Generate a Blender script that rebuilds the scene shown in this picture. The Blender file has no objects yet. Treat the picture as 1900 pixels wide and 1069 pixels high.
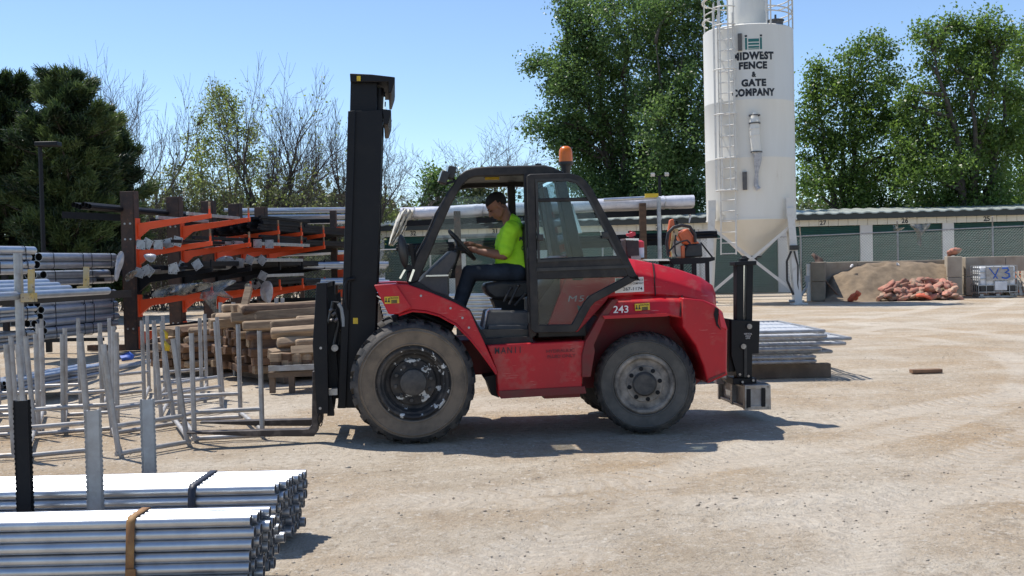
import bpy, bmesh, math, random
import numpy as np
from mathutils import Vector, Matrix, noise as mnoise

SC = bpy.context.scene
COL = SC.collection
R = math.radians
rnd = random.Random(7)

# ------------------------------------------------------------------ camera
F = 2050.0                      # focal length in pixels of the 1900 px wide photograph
PITCH, ROLL, CAMZ = R(1.27), R(1.3), 1.62
CAMROT = (Matrix.Rotation(math.pi/2 - PITCH, 3, 'X') @ Matrix.Rotation(-ROLL, 3, 'Z'))
cam = bpy.data.cameras.new('camera')
camo = bpy.data.objects.new('camera', cam)
COL.objects.link(camo)
cam.sensor_width = 36.0
cam.lens = 36.0*F/1900.0
cam.clip_start, cam.clip_end = 0.1, 3000
camo.matrix_world = Matrix.Translation((0, 0, CAMZ)) @ CAMROT.to_4x4()
SC.camera = camo

# ------------------------------------------------------------------ sun, sky, exposure
SUN = Vector((-0.42, 0.31, 1.0)).normalized()
EL, AZ = math.asin(SUN.z), math.atan2(SUN.x, SUN.y)
sl = bpy.data.lights.new('sun', 'SUN')
sl.energy, sl.angle, sl.color = 4.55, R(0.5), (1.0, 0.955, 0.885)
so = bpy.data.objects.new('sun', sl)
COL.objects.link(so)
so.rotation_euler = SUN.to_track_quat('Z', 'Y').to_euler()
so.location = (-20, 10, 40)
W = bpy.data.worlds.new('World')
SC.world = W
W.use_nodes = True
nt = W.node_tree
bg = nt.nodes['Background']
sky = nt.nodes.new('ShaderNodeTexSky')
sky.sky_type = 'NISHITA'
sky.sun_disc = False
sky.sun_elevation, sky.sun_rotation = EL, AZ
sky.altitude, sky.air_density, sky.dust_density, sky.ozone_density = 250, 0.82, 0.12, 3.4
nt.links.new(sky.outputs[0], bg.inputs[0])
bg.inputs[1].default_value = 0.15
SC.view_settings.view_transform = 'Standard'
SC.view_settings.look = 'None'
SC.view_settings.exposure = 0.27
SC.view_settings.gamma = 1.0
SC.cycles.max_bounces = 8
SC.cycles.transparent_max_bounces = 16
SC.cycles.use_denoising = True

# ------------------------------------------------------------------ pixel -> world helpers
CP = Vector((0, 0, CAMZ))
def ray(x, y):
    return CAMROT @ Vector(((x-950.0)/F, -(y-534.5)/F, -1.0))
def P(x, y, Y):                         # world point seen at pixel x,y at depth Y
    d = ray(x, y)
    return CP + d*(Y/d.y)
def G(x, y, z=0.0):                     # world point seen at pixel x,y at height z
    d = ray(x, y)
    return CP + d*((z-CAMZ)/d.z)
def PX(p):                              # pixel of a world point
    q = CAMROT.transposed() @ (Vector(p)-CP)
    return (950 + F*q.x/-q.z, 534.5 - F*q.y/-q.z)

# ------------------------------------------------------------------ materials
def mat(name, col, rough=0.6, metal=0.0, col2=None, nscale=6.0, namt=1.0, lo=0.35, hi=0.65, bump=0.0, bscale=40.0,
        stretch=None, col3=None, n3=1.5, lo3=0.5, hi3=0.62, rough2=None, spec=None, coat=0.0, detail=6.0, obrand=0.0, scratch=None):
    m = bpy.data.materials.new(name)
    m.use_nodes = True
    t = m.node_tree; N = t.nodes; L = t.links
    b = N['Principled BSDF']
    b.inputs['Roughness'].default_value = rough
    b.inputs['Metallic'].default_value = metal
    if spec is not None: b.inputs['Specular IOR Level'].default_value = spec
    if coat: b.inputs['Coat Weight'].default_value = coat; b.inputs['Coat Roughness'].default_value = 0.12
    tc = N.new('ShaderNodeTexCoord')
    src = tc.outputs['Object']
    if stretch:
        mp = N.new('ShaderNodeMapping'); mp.inputs['Scale'].default_value = stretch
        L.new(src, mp.inputs[0]); src = mp.outputs[0]
    def noise(scale, det=detail):
        n = N.new('ShaderNodeTexNoise'); n.inputs['Scale'].default_value = scale; n.inputs['Detail'].default_value = det
        n.inputs['Roughness'].default_value = 0.62
        L.new(src, n.inputs['Vector']); return n.outputs['Fac']
    def ramp(s, a, c):
        r = N.new('ShaderNodeMapRange'); r.inputs[1].default_value = a; r.inputs[2].default_value = c
        L.new(s, r.inputs[0]); return r.outputs[0]
    def mix(f, a, c):
        x = N.new('ShaderNodeMix'); x.data_type = 'RGBA'
        if isinstance(f, float): x.inputs[0].default_value = f
        else: L.new(f, x.inputs[0])
        for k, q in ((6, a), (7, c)):
            if isinstance(q, tuple): x.inputs[k].default_value = (*q, 1)
            else: L.new(q, x.inputs[k])
        return x.outputs[2]
    c = tuple(col)
    if col2 is not None:
        f = ramp(noise(nscale), lo, hi)
        if namt < 1:
            mm = N.new('ShaderNodeMath'); mm.operation = 'MULTIPLY'; mm.inputs[1].default_value = namt
            L.new(f, mm.inputs[0]); f = mm.outputs[0]
        c = mix(f, c, tuple(col2))
        if rough2 is not None:
            r = N.new('ShaderNodeMapRange'); r.inputs[3].default_value = rough; r.inputs[4].default_value = rough2
            L.new(f, r.inputs[0]); L.new(r.outputs[0], b.inputs['Roughness'])
    if col3 is not None:
        c = mix(ramp(noise(n3, 8.0), lo3, hi3), c, tuple(col3))
    if scratch is not None:
        mp2 = N.new('ShaderNodeMapping'); mp2.inputs['Scale'].default_value = (5, 5, 70); mp2.inputs['Rotation'].default_value = (.2, .5, .3)
        L.new(tc.outputs['Object'], mp2.inputs[0]); src = mp2.outputs[0]
        f2 = ramp(noise(1.3, 3.0), .64, .70); src = tc.outputs['Object']
        m2 = N.new('ShaderNodeMath'); m2.operation = 'MULTIPLY'; L.new(f2, m2.inputs[0]); L.new(ramp(noise(2.1, 3.0), .45, .62), m2.inputs[1])
        m3 = N.new('ShaderNodeMath'); m3.operation = 'MULTIPLY'; m3.inputs[1].default_value = .55; L.new(m2.outputs[0], m3.inputs[0])
        c = mix(m3.outputs[0], c, tuple(scratch))
    if obrand:
        oi = N.new('ShaderNodeObjectInfo')
        hs = N.new('ShaderNodeHueSaturation')
        r = N.new('ShaderNodeMapRange'); r.inputs[3].default_value = 1-obrand; r.inputs[4].default_value = 1+obrand
        L.new(oi.outputs['Random'], r.inputs[0]); L.new(r.outputs[0], hs.inputs['Value'])
        if isinstance(c, tuple): hs.inputs['Color'].default_value = (*c, 1)
        else: L.new(c, hs.inputs['Color'])
        c = hs.outputs[0]
    if isinstance(c, tuple): b.inputs['Base Color'].default_value = (*c, 1)
    else: L.new(c, b.inputs['Base Color'])
    if bump:
        bp = N.new('ShaderNodeBump'); bp.inputs['Strength'].default_value = bump; bp.inputs['Distance'].default_value = 0.02
        L.new(noise(bscale, 5.0), bp.inputs['Height']); L.new(bp.outputs[0], b.inputs['Normal'])
    return m

def glassmat(name, tint, refl=0.6, dirt=0.06):
    m = bpy.data.materials.new(name); m.use_nodes = True
    t = m.node_tree; N = t.nodes; L = t.links
    N.remove(N['Principled BSDF'])
    out = N['Material Output']
    tr = N.new('ShaderNodeBsdfTransparent'); tr.inputs[0].default_value = (*tint, 1)
    gl = N.new('ShaderNodeBsdfGlossy'); gl.inputs['Roughness'].default_value = 0.03
    df = N.new('ShaderNodeBsdfDiffuse'); df.inputs[0].default_value = (0.45, 0.42, 0.36, 1)
    fr = N.new('ShaderNodeFresnel'); fr.inputs[0].default_value = 1.5
    mu = N.new('ShaderNodeMath'); mu.operation = 'MULTIPLY'; mu.inputs[1].default_value = refl
    L.new(fr.outputs[0], mu.inputs[0])
    a = N.new('ShaderNodeMixShader'); L.new(mu.outputs[0], a.inputs[0]); L.new(tr.outputs[0], a.inputs[1]); L.new(gl.outputs[0], a.inputs[2])
    tc = N.new('ShaderNodeTexCoord'); nz = N.new('ShaderNodeTexNoise'); nz.inputs['Scale'].default_value = 5; nz.inputs['Detail'].default_value = 7
    L.new(tc.outputs['Object'], nz.inputs['Vector'])
    mr = N.new('ShaderNodeMapRange'); mr.inputs[1].default_value = 0.35; mr.inputs[2].default_value = 0.75; mr.inputs[4].default_value = dirt*2
    L.new(nz.outputs['Fac'], mr.inputs[0])
    b = N.new('ShaderNodeMixShader'); L.new(mr.outputs[0], b.inputs[0]); L.new(a.outputs[0], b.inputs[1]); L.new(df.outputs[0], b.inputs[2])
    L.new(b.outputs[0], out.inputs[0])
    return m

def leafmat(name, c1, c2, trans=0.35, rough=0.5):
    m = bpy.data.materials.new(name); m.use_nodes = True
    t = m.node_tree; N = t.nodes; L = t.links
    b = N['Principled BSDF']
    at = N.new('ShaderNodeAttribute'); at.attribute_name = 'tone'
    x = N.new('ShaderNodeMix'); x.data_type = 'RGBA'
    x.inputs[6].default_value = (*c1, 1); x.inputs[7].default_value = (*c2, 1)
    L.new(at.outputs['Fac'], x.inputs[0])
    L.new(x.outputs[2], b.inputs['Base Color'])
    b.inputs['Roughness'].default_value = rough
    tl = N.new('ShaderNodeBsdfTranslucent')
    hs = N.new('ShaderNodeHueSaturation'); hs.inputs['Value'].default_value = 1.3; hs.inputs['Saturation'].default_value = 1.1
    L.new(x.outputs[2], hs.inputs['Color']); L.new(hs.outputs[0], tl.inputs[0])
    ms = N.new('ShaderNodeMixShader'); ms.inputs[0].default_value = trans
    L.new(b.outputs[0], ms.inputs[1]); L.new(tl.outputs[0], ms.inputs[2])
    L.new(ms.outputs[0], N['Material Output'].inputs[0])
    return m

M = {}
M['red'] = mat('red_paint', (0.52, 0.008, 0.016), 0.42, col2=(0.42, 0.010, 0.018), nscale=2.5, col3=(0.36, 0.13, 0.10), n3=4.5, lo3=0.54, hi3=0.84, bump=0.04, bscale=30, spec=.4, scratch=(.62, .36, .30))
M['red_dark'] = mat('red_paint_darker', (0.19, 0.006, 0.010), 0.6, col2=(0.14, 0.03, 0.022), nscale=5)  # deeper red for the inner and lower body parts
M['black_steel'] = mat('black_steel', (0.006, 0.0065, 0.009), 0.5, col2=(0.014, 0.013, 0.013), nscale=5, lo=.5, hi=.8, bump=.05, spec=.28)
M['cab_frame'] = mat('cab_frame_paint', (0.016, 0.015, 0.016), 0.55, col2=(0.060, 0.050, 0.042), nscale=6, lo=0.42, hi=0.82, bump=.05, spec=.35)
M['black_plastic'] = mat('black_plastic', (0.016, 0.016, 0.017), 0.5, col2=(0.04, 0.037, 0.034), nscale=9)
M['grey_plastic'] = mat('grey_plastic', (0.075, 0.075, 0.08), 0.6, col2=(0.13, 0.12, 0.11), nscale=7)
M['rubber'] = mat('tyre_rubber', (0.030, 0.030, 0.031), 0.85, col2=(0.115, 0.10, 0.085), nscale=9, lo=.4, hi=.72, bump=.2, bscale=60)
M['sidewall'] = mat('dusty_sidewall', (0.20, 0.155, 0.112), 0.95, col2=(0.085, 0.072, 0.058), nscale=4.5, lo=.42, hi=.72, bump=.15, bscale=50)
M['sidewall_rear'] = mat('rear_sidewall', (0.085, 0.080, 0.072), 0.95, col2=(0.165, 0.148, 0.125), nscale=4.5, lo=.4, hi=.75, bump=.15, bscale=50)
M['rim_black'] = mat('chipped_black_rim', (0.022, 0.021, 0.021), 0.75, col2=(0.12, 0.10, 0.082), nscale=6, lo=.44, hi=.75, col3=(0.60, 0.60, 0.58), n3=7.5, lo3=0.565, hi3=0.575)
M['rim_grey'] = mat('dusty_grey_rim', (0.38, 0.33, 0.275), 0.8, col2=(0.10, 0.09, 0.08), nscale=7)
M['hub'] = mat('hub_metal', (0.035, 0.034, 0.033), 0.6, col2=(0.09, 0.08, 0.07), nscale=12)
M['chrome'] = mat('chrome_rod', (0.75, 0.76, 0.78), 0.12, 1.0)
M['steel'] = mat('bare_steel', (0.42, 0.41, 0.40), 0.45, 0.8, col2=(0.28, 0.25, 0.22), nscale=9)
M['fork'] = mat('worn_fork_steel', (0.045, 0.035, 0.030), 0.55, 0.3, col2=(0.17, 0.14, 0.12), nscale=7, lo=.5, hi=.75)
M['galv'] = mat('galvanised_steel', (0.60, 0.62, 0.64), 0.36, 0.85, col2=(0.45, 0.47, 0.50), nscale=7, lo=.3, hi=.7, stretch=(1, 1, 1), bump=.03, bscale=90)
M['galv_dull'] = mat('weathered_galvanised', (0.40, 0.41, 0.42), 0.45, 0.55, col2=(0.27, 0.26, 0.25), nscale=9, lo=.35, hi=.72, bump=.05)
M['galv_frame'] = mat('stillage_steel', (0.42, 0.41, 0.40), 0.5, 0.4, col2=(0.29, 0.26, 0.23), nscale=9, lo=.4, hi=.72, bump=.05, obrand=.1)
M['panel_bar'] = mat('panel_bar_zinc', (0.80, 0.81, 0.82), 0.5, 0.25)
M['galv_bright'] = mat('bright_galvanised', (0.80, 0.82, 0.84), 0.3, 0.8, col2=(0.62, 0.64, 0.67), nscale=9)
M['hole'] = mat('dark_bore', (0.01, 0.01, 0.011), 0.9)
M['bore'] = mat('grey_bore', (0.10, 0.10, 0.105), 0.8)
M['glass'] = glassmat('tinted_glass', (0.82, 0.905, 0.92), 0.6, 0.014)
M['glass_clear'] = glassmat('clear_glass', (0.95, 0.975, 0.97), 0.5, 0.006)
M['glass_low'] = glassmat('dusty_glass', (0.86, 0.915, 0.925), 0.7, 0.04)
M['amber'] = mat('amber_plastic', (0.75, 0.17, 0.012), 0.3, col2=(0.62, 0.13, 0.01), nscale=12)
M['lens'] = mat('lamp_lens', (0.55, 0.56, 0.58), 0.15, 0.6)
M['white_paint'] = mat('silo_white_paint', (0.76, 0.735, 0.67), 0.5, col2=(0.70, 0.665, 0.59), nscale=0.9, lo=.4, hi=.75, col3=(0.46, 0.40, 0.31), n3=3.5, lo3=.66, hi3=.86, bump=.03, stretch=(1.3, 1.3, .22))
M['white_steel'] = mat('white_steel', (0.66, 0.64, 0.59), 0.5, col2=(0.46, 0.42, 0.36), nscale=3, lo=.5, hi=.8)
M['letter'] = mat('black_lettering', (0.018, 0.02, 0.025), 0.55)
M['letter_white'] = mat('white_lettering', (0.75, 0.74, 0.72), 0.5)
M['letter_grey'] = mat('grey_lettering', (0.46, 0.46, 0.48), 0.5)
M['letter_faint'] = mat('faded_lettering', (0.14, 0.014, 0.018), 0.5)
M['teal'] = mat('teal_emblem', (0.02, 0.15, 0.14), 0.5)
M['yellow'] = mat('yellow_decal', (0.72, 0.50, 0.02), 0.5, col2=(0.60, 0.40, 0.03), nscale=20)
M['sign_white'] = mat('white_sign', (0.70, 0.68, 0.66), 0.5)
M['blue_writing'] = mat('blue_writing', (0.03, 0.12, 0.50), 0.6)
M['concrete'] = mat('concrete', (0.42, 0.36, 0.28), 0.9, col2=(0.30, 0.25, 0.19), nscale=2, lo=.35, hi=.7, bump=.3, bscale=25)
M['concrete_dark'] = mat('concrete_darker', (0.28, 0.23, 0.17), 0.9, col2=(0.19, 0.16, 0.12), nscale=2, bump=.3, bscale=25)  # same concrete in a darker tone, for the left end wall
M['sand'] = mat('sand', (0.25, 0.185, 0.12), 0.95, col2=(0.15, 0.11, 0.072), nscale=3, lo=.35, hi=.7, bump=.6, bscale=14)
M['bag'] = mat('faded_orange_bag', (0.42, 0.17, 0.12), 0.85, col2=(0.30, 0.20, 0.14), nscale=4, lo=.4, hi=.62, bump=1.0, bscale=9, obrand=.35)
M['bag_tan'] = mat('dusty_bag', (0.36, 0.25, 0.175), 0.9, col2=(0.40, 0.18, 0.125), nscale=5, lo=.4, hi=.6, bump=1.0, bscale=9, obrand=.3)
M['bag_bright'] = mat('orange_bag', (0.66, 0.14, 0.07), 0.75, bump=.4, bscale=18)
M['building_wall'] = mat('cream_panel', (0.72, 0.68, 0.57), 0.7, col2=(0.66, 0.61, 0.50), nscale=1.5)
M['building_trim'] = mat('cream_pillar', (0.66, 0.64, 0.60), 0.7, col2=(0.58, 0.56, 0.52), nscale=1.5)
M['green_door'] = mat('green_door', (0.018, 0.085, 0.072), 0.55, col2=(0.022, 0.070, 0.060), nscale=3)
M['roof_metal'] = mat('roof_metal', (0.46, 0.50, 0.47), 0.4, 0.3, col2=(0.38, 0.41, 0.38), nscale=2)
M['fascia'] = mat('dark_fascia', (0.030, 0.036, 0.034), 0.5)
M['wire'] = mat('fence_wire', (0.20, 0.23, 0.22), 0.5, 0.5)
M['rust'] = mat('rusty_steel', (0.085, 0.050, 0.036), 0.8, col2=(0.045, 0.030, 0.025), nscale=5, col3=(0.16, 0.07, 0.04), n3=9, lo3=.55, hi3=.72, bump=.2)
M['orange'] = mat('orange_paint', (0.86, 0.085, 0.012), 0.5, col2=(0.74, 0.08, 0.015), nscale=5, lo=.5, hi=.8, col3=(.2, .08, .05), n3=11, lo3=.66, hi3=.72)
M['black_post'] = mat('black_post_paint', (0.005, 0.0055, 0.008), 0.62, col2=(0.010, 0.010, 0.012), nscale=5, spec=.2)
M['plastic_film'] = mat('white_plastic_film', (0.66, 0.66, 0.70), 0.35, col2=(0.52, 0.52, 0.58), nscale=7, bump=.6, bscale=11)
M['clear_film'] = mat('greyish_film', (0.50, 0.50, 0.52), 0.3, col2=(0.30, 0.31, 0.34), nscale=10, bump=.8, bscale=16)
M['cream_film'] = mat('cream_tarpaulin', (0.68, 0.64, 0.54), 0.6, col2=(0.55, 0.51, 0.43), nscale=4, bump=.5, bscale=9)
M['film_thin'] = glassmat('thin_film', (0.80, 0.82, 0.82), 0.6, 0.34)
M['wood'] = mat('weathered_timber', (0.37, 0.265, 0.165), 0.85, col2=(0.20, 0.135, 0.085), nscale=9, lo=.38, hi=.68, stretch=(.35, .8, 3.2), col3=(.09, .06, .04), n3=7, lo3=.60, hi3=.72, bump=.25, bscale=30, obrand=.3)
M['wood_brown'] = mat('brown_timber', (0.20, 0.115, 0.065), 0.85, col2=(0.105, 0.06, 0.037), nscale=9, stretch=(.5, .8, 2.5), bump=.25, bscale=30, obrand=.4)
M['wood_pallet'] = mat('pallet_timber', (0.50, 0.42, 0.32), 0.85, col2=(0.38, 0.31, 0.23), nscale=5)
M['dark_timber'] = mat('dark_timber', (0.19, 0.14, 0.10), 0.9, col2=(0.12, 0.088, 0.064), nscale=4, bump=.3)
M['strap'] = mat('rusty_strap', (0.24, 0.115, 0.045), 0.7, 0.0, col2=(0.36, 0.20, 0.07), nscale=14, lo=.4, hi=.65)
M['strap_dark'] = mat('dark_strap', (0.02, 0.022, 0.035), 0.5)
M['yellow_paint'] = mat('chipped_yellow_paint', (0.58, 0.40, 0.10), 0.6, col2=(0.5, 0.42, 0.28), nscale=8, col3=(.12, .06, .03), n3=14, lo3=.6, hi3=.66)
M['skin'] = mat('skin', (0.30, 0.145, 0.092), 0.55, col2=(0.24, 0.11, 0.07), nscale=14, spec=.35)
M['hair'] = mat('short_dark_hair', (0.012, 0.009, 0.008), 0.8, bump=.4, bscale=200)
M['hivis'] = mat('hi_vis_shirt', (0.50, 0.95, 0.03), 0.75, col2=(0.43, 0.86, 0.025), nscale=5, bump=.35, bscale=12)
M['jeans'] = mat('dark_jeans', (0.014, 0.021, 0.034), 0.85, col2=(0.038, 0.055, 0.078), nscale=7, lo=.42, hi=.75, bump=.35, bscale=14)
M['boot'] = mat('work_boot', (0.07, 0.045, 0.03), 0.8)
M['bark'] = mat('bark', (0.10, 0.085, 0.068), 0.9, col2=(0.05, 0.042, 0.034), nscale=4, bump=.3, bscale=12)
M['twig'] = mat('grey_twigs', (0.11, 0.09, 0.078), 0.9, col2=(0.055, 0.044, 0.038), nscale=1)
M['saw_orange'] = mat('saw_orange', (0.72, 0.16, 0.045), 0.4, col2=(0.60, 0.13, 0.04), nscale=14)
M['saw_white'] = mat('saw_cream', (0.62, 0.58, 0.48), 0.45, col2=(0.45, 0.40, 0.3), nscale=12)
M['red_plastic'] = mat('red_plastic', (0.60, 0.03, 0.05), 0.4)
M['ibc_plastic'] = mat('white_tank_plastic', (0.82, 0.84, 0.86), 0.4, col2=(0.56, 0.58, 0.62), nscale=2)
M['ibc_dark'] = mat('dark_liquid_plastic', (0.02, 0.02, 0.024), 0.4)
M['hose'] = mat('grey_hose', (0.30, 0.32, 0.33), 0.5)
M['blue'] = mat('blue_tarp', (0.03, 0.10, 0.42), 0.6)

# ------------------------------------------------------------------ things, parts, labels
MATS = {}
def thing(name, label, cat, loc=(0, 0, 0), rotz=0.0, group=None):
    o = bpy.data.objects.new(name, None)
    COL.objects.link(o)
    o.empty_display_size = 0.2
    o.location = loc
    o.rotation_euler = (0, 0, rotz)
    MATS[o.name] = (Matrix.Translation(loc) @ Matrix.Rotation(rotz, 4, 'Z')).inverted()
    tag(o, label, cat, group)
    return o
def tag(o, label, cat, group=None, kind=None):
    if label: o['label'] = label
    if cat: o['category'] = cat
    if group: o['group'] = group
    if kind: o['kind'] = kind
    return o
KIDS = {}
def copy_tree(o, loc, rotz=0.0, label=None, group=None):
    def cp(a, par):
        c = a.copy(); COL.objects.link(c)
        if par is not None: c.parent = par
        for ch in KIDS.get(a.name, []):
            n = cp(ch, c); KIDS.setdefault(c.name, []).append(n)
        return c
    c = cp(o, None)
    c.location = loc; c.rotation_euler = (0, 0, rotz)
    MATS[c.name] = (Matrix.Translation(loc) @ Matrix.Rotation(rotz, 4, 'Z')).inverted()
    if label: c['label'] = label
    if group: c['group'] = group
    return c

ZUP = Vector((0, 0, 1))
class MB:
    def __init__(s): s.v = []; s.f = []; s.m = []; s.mi = 0
    def add(s, vs, fs):
        o = len(s.v)
        s.v += [Vector(v) for v in vs]
        s.f += [tuple(i+o for i in f) for f in fs]
        s.m += [s.mi]*len(fs)
        return s
    def box(s, c, d, rot=None):
        c = Vector(c); h = Vector(d)*0.5
        vs = [Vector((sx*h.x, sy*h.y, sz*h.z)) for sz in (-1, 1) for sy in (-1, 1) for sx in (-1, 1)]
        if rot is not None: vs = [rot @ v for v in vs]
        return s.add([c+v for v in vs], [(0, 2, 3, 1), (4, 5, 7, 6), (0, 1, 5, 4), (1, 3, 7, 5), (3, 2, 6, 7), (2, 0, 4, 6)])
    def bar(s, p, q, w, h, up=ZUP):         # rectangular bar p..q, w across, h along 'up'
        p, q = Vector(p), Vector(q); d = (q-p).normalized(); up = Vector(up)
        if abs(d.dot(up)) > .98: up = Vector((1, 0, 0)) if abs(d.x) < .9 else Vector((0, 1, 0))
        a = d.cross(up).normalized(); b = a.cross(d).normalized()
        vs = [e + a*(i*w/2) + b*(j*h/2) for e in (p, q) for i, j in ((-1, -1), (1, -1), (1, 1), (-1, 1))]
        return s.add(vs, [(3, 2, 1, 0), (4, 5, 6, 7), (0, 1, 5, 4), (1, 2, 6, 5), (2, 3, 7, 6), (3, 0, 4, 7)])
    def tube(s, pts, r, n=8, cap=True):
        pts = [Vector(p) for p in pts]
        if len(pts) < 2: return s
        rs = r if isinstance(r, (list, tuple)) else [r]*len(pts)
        o = len(s.v); vs = []; fs = []
        prev = None
        for i, p in enumerate(pts):
            d = (pts[min(i+1, len(pts)-1)] - pts[max(i-1, 0)])
            d = d.normalized() if d.length > 1e-9 else Vector((0, 0, 1))
            if prev is None:
                u = Vector((0, 0, 1)) if abs(d.z) < .9 else Vector((1, 0, 0))
                a = d.cross(u).normalized()
            else:
                a = (prev - d*prev.dot(d))
                a = a.normalized() if a.length > 1e-6 else d.orthogonal().normalized()
            prev = a; b = d.cross(a)
            for k in range(n):
                t = 2*math.pi*k/n
                vs.append(p + (a*math.cos(t) + b*math.sin(t))*rs[i])
        for i in range(len(pts)-1):
            for k in range(n):
                k2 = (k+1) % n
                fs.append((i*n+k, i*n+k2, (i+1)*n+k2, (i+1)*n+k))
        if cap:
            fs.append(tuple(range(n-1, -1, -1)))
            fs.append(tuple((len(pts)-1)*n+k for k in range(n)))
        return s.add(vs, fs)
    def cyl(s, p, q, r, r2=None, n=14, cap=True):
        return s.tube([p, q], [r, r if r2 is None else r2], n, cap)
    def pipe(s, p, q, r, t=0.12, n=10):     # hollow pipe with a dark bore: mi+1 is the bore
        p, q = Vector(p), Vector(q); d = (q-p).normalized(); ri = r*(1-t)
        s.tube([p, q], r, n, False)
        u = d.orthogonal().normalized(); w = d.cross(u)
        for e, sg in ((p, 1), (q, -1)):
            vs = []
            for rr, off in ((r, 0), (ri, 0), (ri, r*1.6)):
                vs += [e + d*(sg*off) + (u*math.cos(2*math.pi*k/n) + w*math.sin(2*math.pi*k/n))*rr for k in range(n)]
            s.add(vs, [(k, (k+1) % n, n+(k+1) % n, n+k) for k in range(n)])
            mi = s.mi; s.mi = mi+1
            s.add(vs, [(n+k, n+(k+1) % n, 2*n+(k+1) % n, 2*n+k) for k in range(n)] + [tuple(2*n+k for k in range(n))])
            s.mi = mi
        return s
    def loft(s, A, B, cap=True):
        n = len(A)
        fs = [(i, (i+1) % n, n+(i+1) % n, n+i) for i in range(n)]
        if cap: fs += [tuple(range(n-1, -1, -1)), tuple(range(n, 2*n))]
        return s.add(list(A)+list(B), fs)
    def lathe(s, prof, c, axis, n=32):       # prof: (radius, offset along axis)
        c = Vector(c); ax = Vector(axis).normalized(); u = ax.orthogonal().normalized(); w = ax.cross(u)
        vs = []; fs = []
        for r, o in prof:
            vs += [c + ax*o + (u*math.cos(2*math.pi*k/n) + w*math.sin(2*math.pi*k/n))*max(r, 1e-4) for k in range(n)]
        for i in range(len(prof)-1):
            fs += [(i*n+k, i*n+(k+1) % n, (i+1)*n+(k+1) % n, (i+1)*n+k) for k in range(n)]
        return s.add(vs, fs)
    def ell(s, c, r, n=12, rot=None):
        c = Vector(c); r = Vector(r) if not isinstance(r, (int, float)) else Vector((r, r, r))
        vs = []; fs = []; m = max(6, n//2+2)
        for i in range(m+1):
            th = math.pi*i/m
            for k in range(n):
                ph = 2*math.pi*k/n
                v = Vector((r.x*math.sin(th)*math.cos(ph), r.y*math.sin(th)*math.sin(ph), r.z*math.cos(th)))
                vs.append(c + (rot @ v if rot is not None else v))
        for i in range(m):
            fs += [(i*n+k, (i+1)*n+k, (i+1)*n+(k+1) % n, i*n+(k+1) % n) for k in range(n)]
        return s.add(vs, fs)

def finish(me, smooth):
    bm = bmesh.new(); bm.from_mesh(me)
    bmesh.ops.remove_doubles(bm, verts=bm.verts, dist=1e-5)
    bmesh.ops.recalc_face_normals(bm, faces=bm.faces)
    bm.to_mesh(me); bm.free()
    if smooth:
        me.polygons.foreach_set('use_smooth', [True]*len(me.polygons))
        me.set_sharp_from_angle(angle=R(smooth))

def build(mb, name, mats, parent=None, local=False, smooth=40, bevel=0.0, clean=True):
    """one mesh object; with a parent its points are brought into the parent's space unless local"""
    if isinstance(mats, str): mats = [mats]
    vs = mb.v
    loc = Vector((0, 0, 0))
    if parent is not None:
        if not local:
            mi = MATS[parent.name]; vs = [mi @ v for v in vs]
    elif not local:
        xs = [v.x for v in vs]; ys = [v.y for v in vs]
        loc = Vector(((min(xs)+max(xs))/2, (min(ys)+max(ys))/2, min(v.z for v in vs)))
        vs = [v-loc for v in vs]
    me = bpy.data.meshes.new(name)
    me.from_pydata([tuple(v) for v in vs], [], mb.f)
    for m in mats: me.materials.append(M[m])
    if len(mats) > 1: me.polygons.foreach_set('material_index', mb.m)
    if clean: finish(me, smooth)
    elif smooth: me.polygons.foreach_set('use_smooth', [True]*len(me.polygons))
    o = bpy.data.objects.new(name, me)
    COL.objects.link(o)
    o.location = loc
    if parent is not None:
        o.parent = parent
        MATS[o.name] = MATS[parent.name] if parent.name in MATS else Matrix()
        KIDS.setdefault(parent.name, []).append(o)
    else:
        MATS[o.name] = Matrix.Translation(loc).inverted()
    if bevel:
        b = o.modifiers.new('bevel', 'BEVEL'); b.width = bevel; b.segments = 2; b.limit_method = 'ANGLE'; b.angle_limit = R(35)
    return o

def remeshed(mb, voxel, smooth_it=4):
    """voxel-union of overlapping pieces -> (verts, faces) as one continuous skin"""
    me = bpy.data.meshes.new('tmp'); me.from_pydata([tuple(v) for v in mb.v], [], mb.f); finish(me, 0)
    o = bpy.data.objects.new('tmp', me); COL.objects.link(o)
    r = o.modifiers.new('r', 'REMESH'); r.mode = 'VOXEL'; r.voxel_size = voxel
    if smooth_it:
        s = o.modifiers.new('s', 'SMOOTH'); s.iterations = smooth_it; s.factor = 0.5
    dg = bpy.context.evaluated_depsgraph_get(); dg.update()
    m2 = bpy.data.meshes.new_from_object(o.evaluated_get(dg))
    out = MB(); out.add([v.co.copy() for v in m2.vertices], [tuple(p.vertices) for p in m2.polygons])
    bpy.data.objects.remove(o); bpy.data.meshes.remove(me); bpy.data.meshes.remove(m2)
    return out

def text_pts(body, size=1.0, bold=0.0, shear=0.0, align='CENTER', space=1.0):
    """flat lettering as (verts2d, faces); height of capitals about 0.7*size"""
    cu = bpy.data.curves.new('t', 'FONT'); cu.body = body; cu.size = size; cu.align_x = align; cu.align_y = 'CENTER'
    cu.offset = bold; cu.shear = shear; cu.resolution_u = 3; cu.space_character = space; cu.space_line = 0.85
    o = bpy.data.objects.new('t', cu); COL.objects.link(o)
    dg = bpy.context.evaluated_depsgraph_get(); dg.update()
    me = bpy.data.meshes.new_from_object(o.evaluated_get(dg))
    vs = [(v.co.x, v.co.y) for v in me.vertices]; fs = [tuple(p.vertices) for p in me.polygons]
    bpy.data.objects.remove(o); bpy.data.curves.remove(cu); bpy.data.meshes.remove(me)
    return vs, fs

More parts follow.
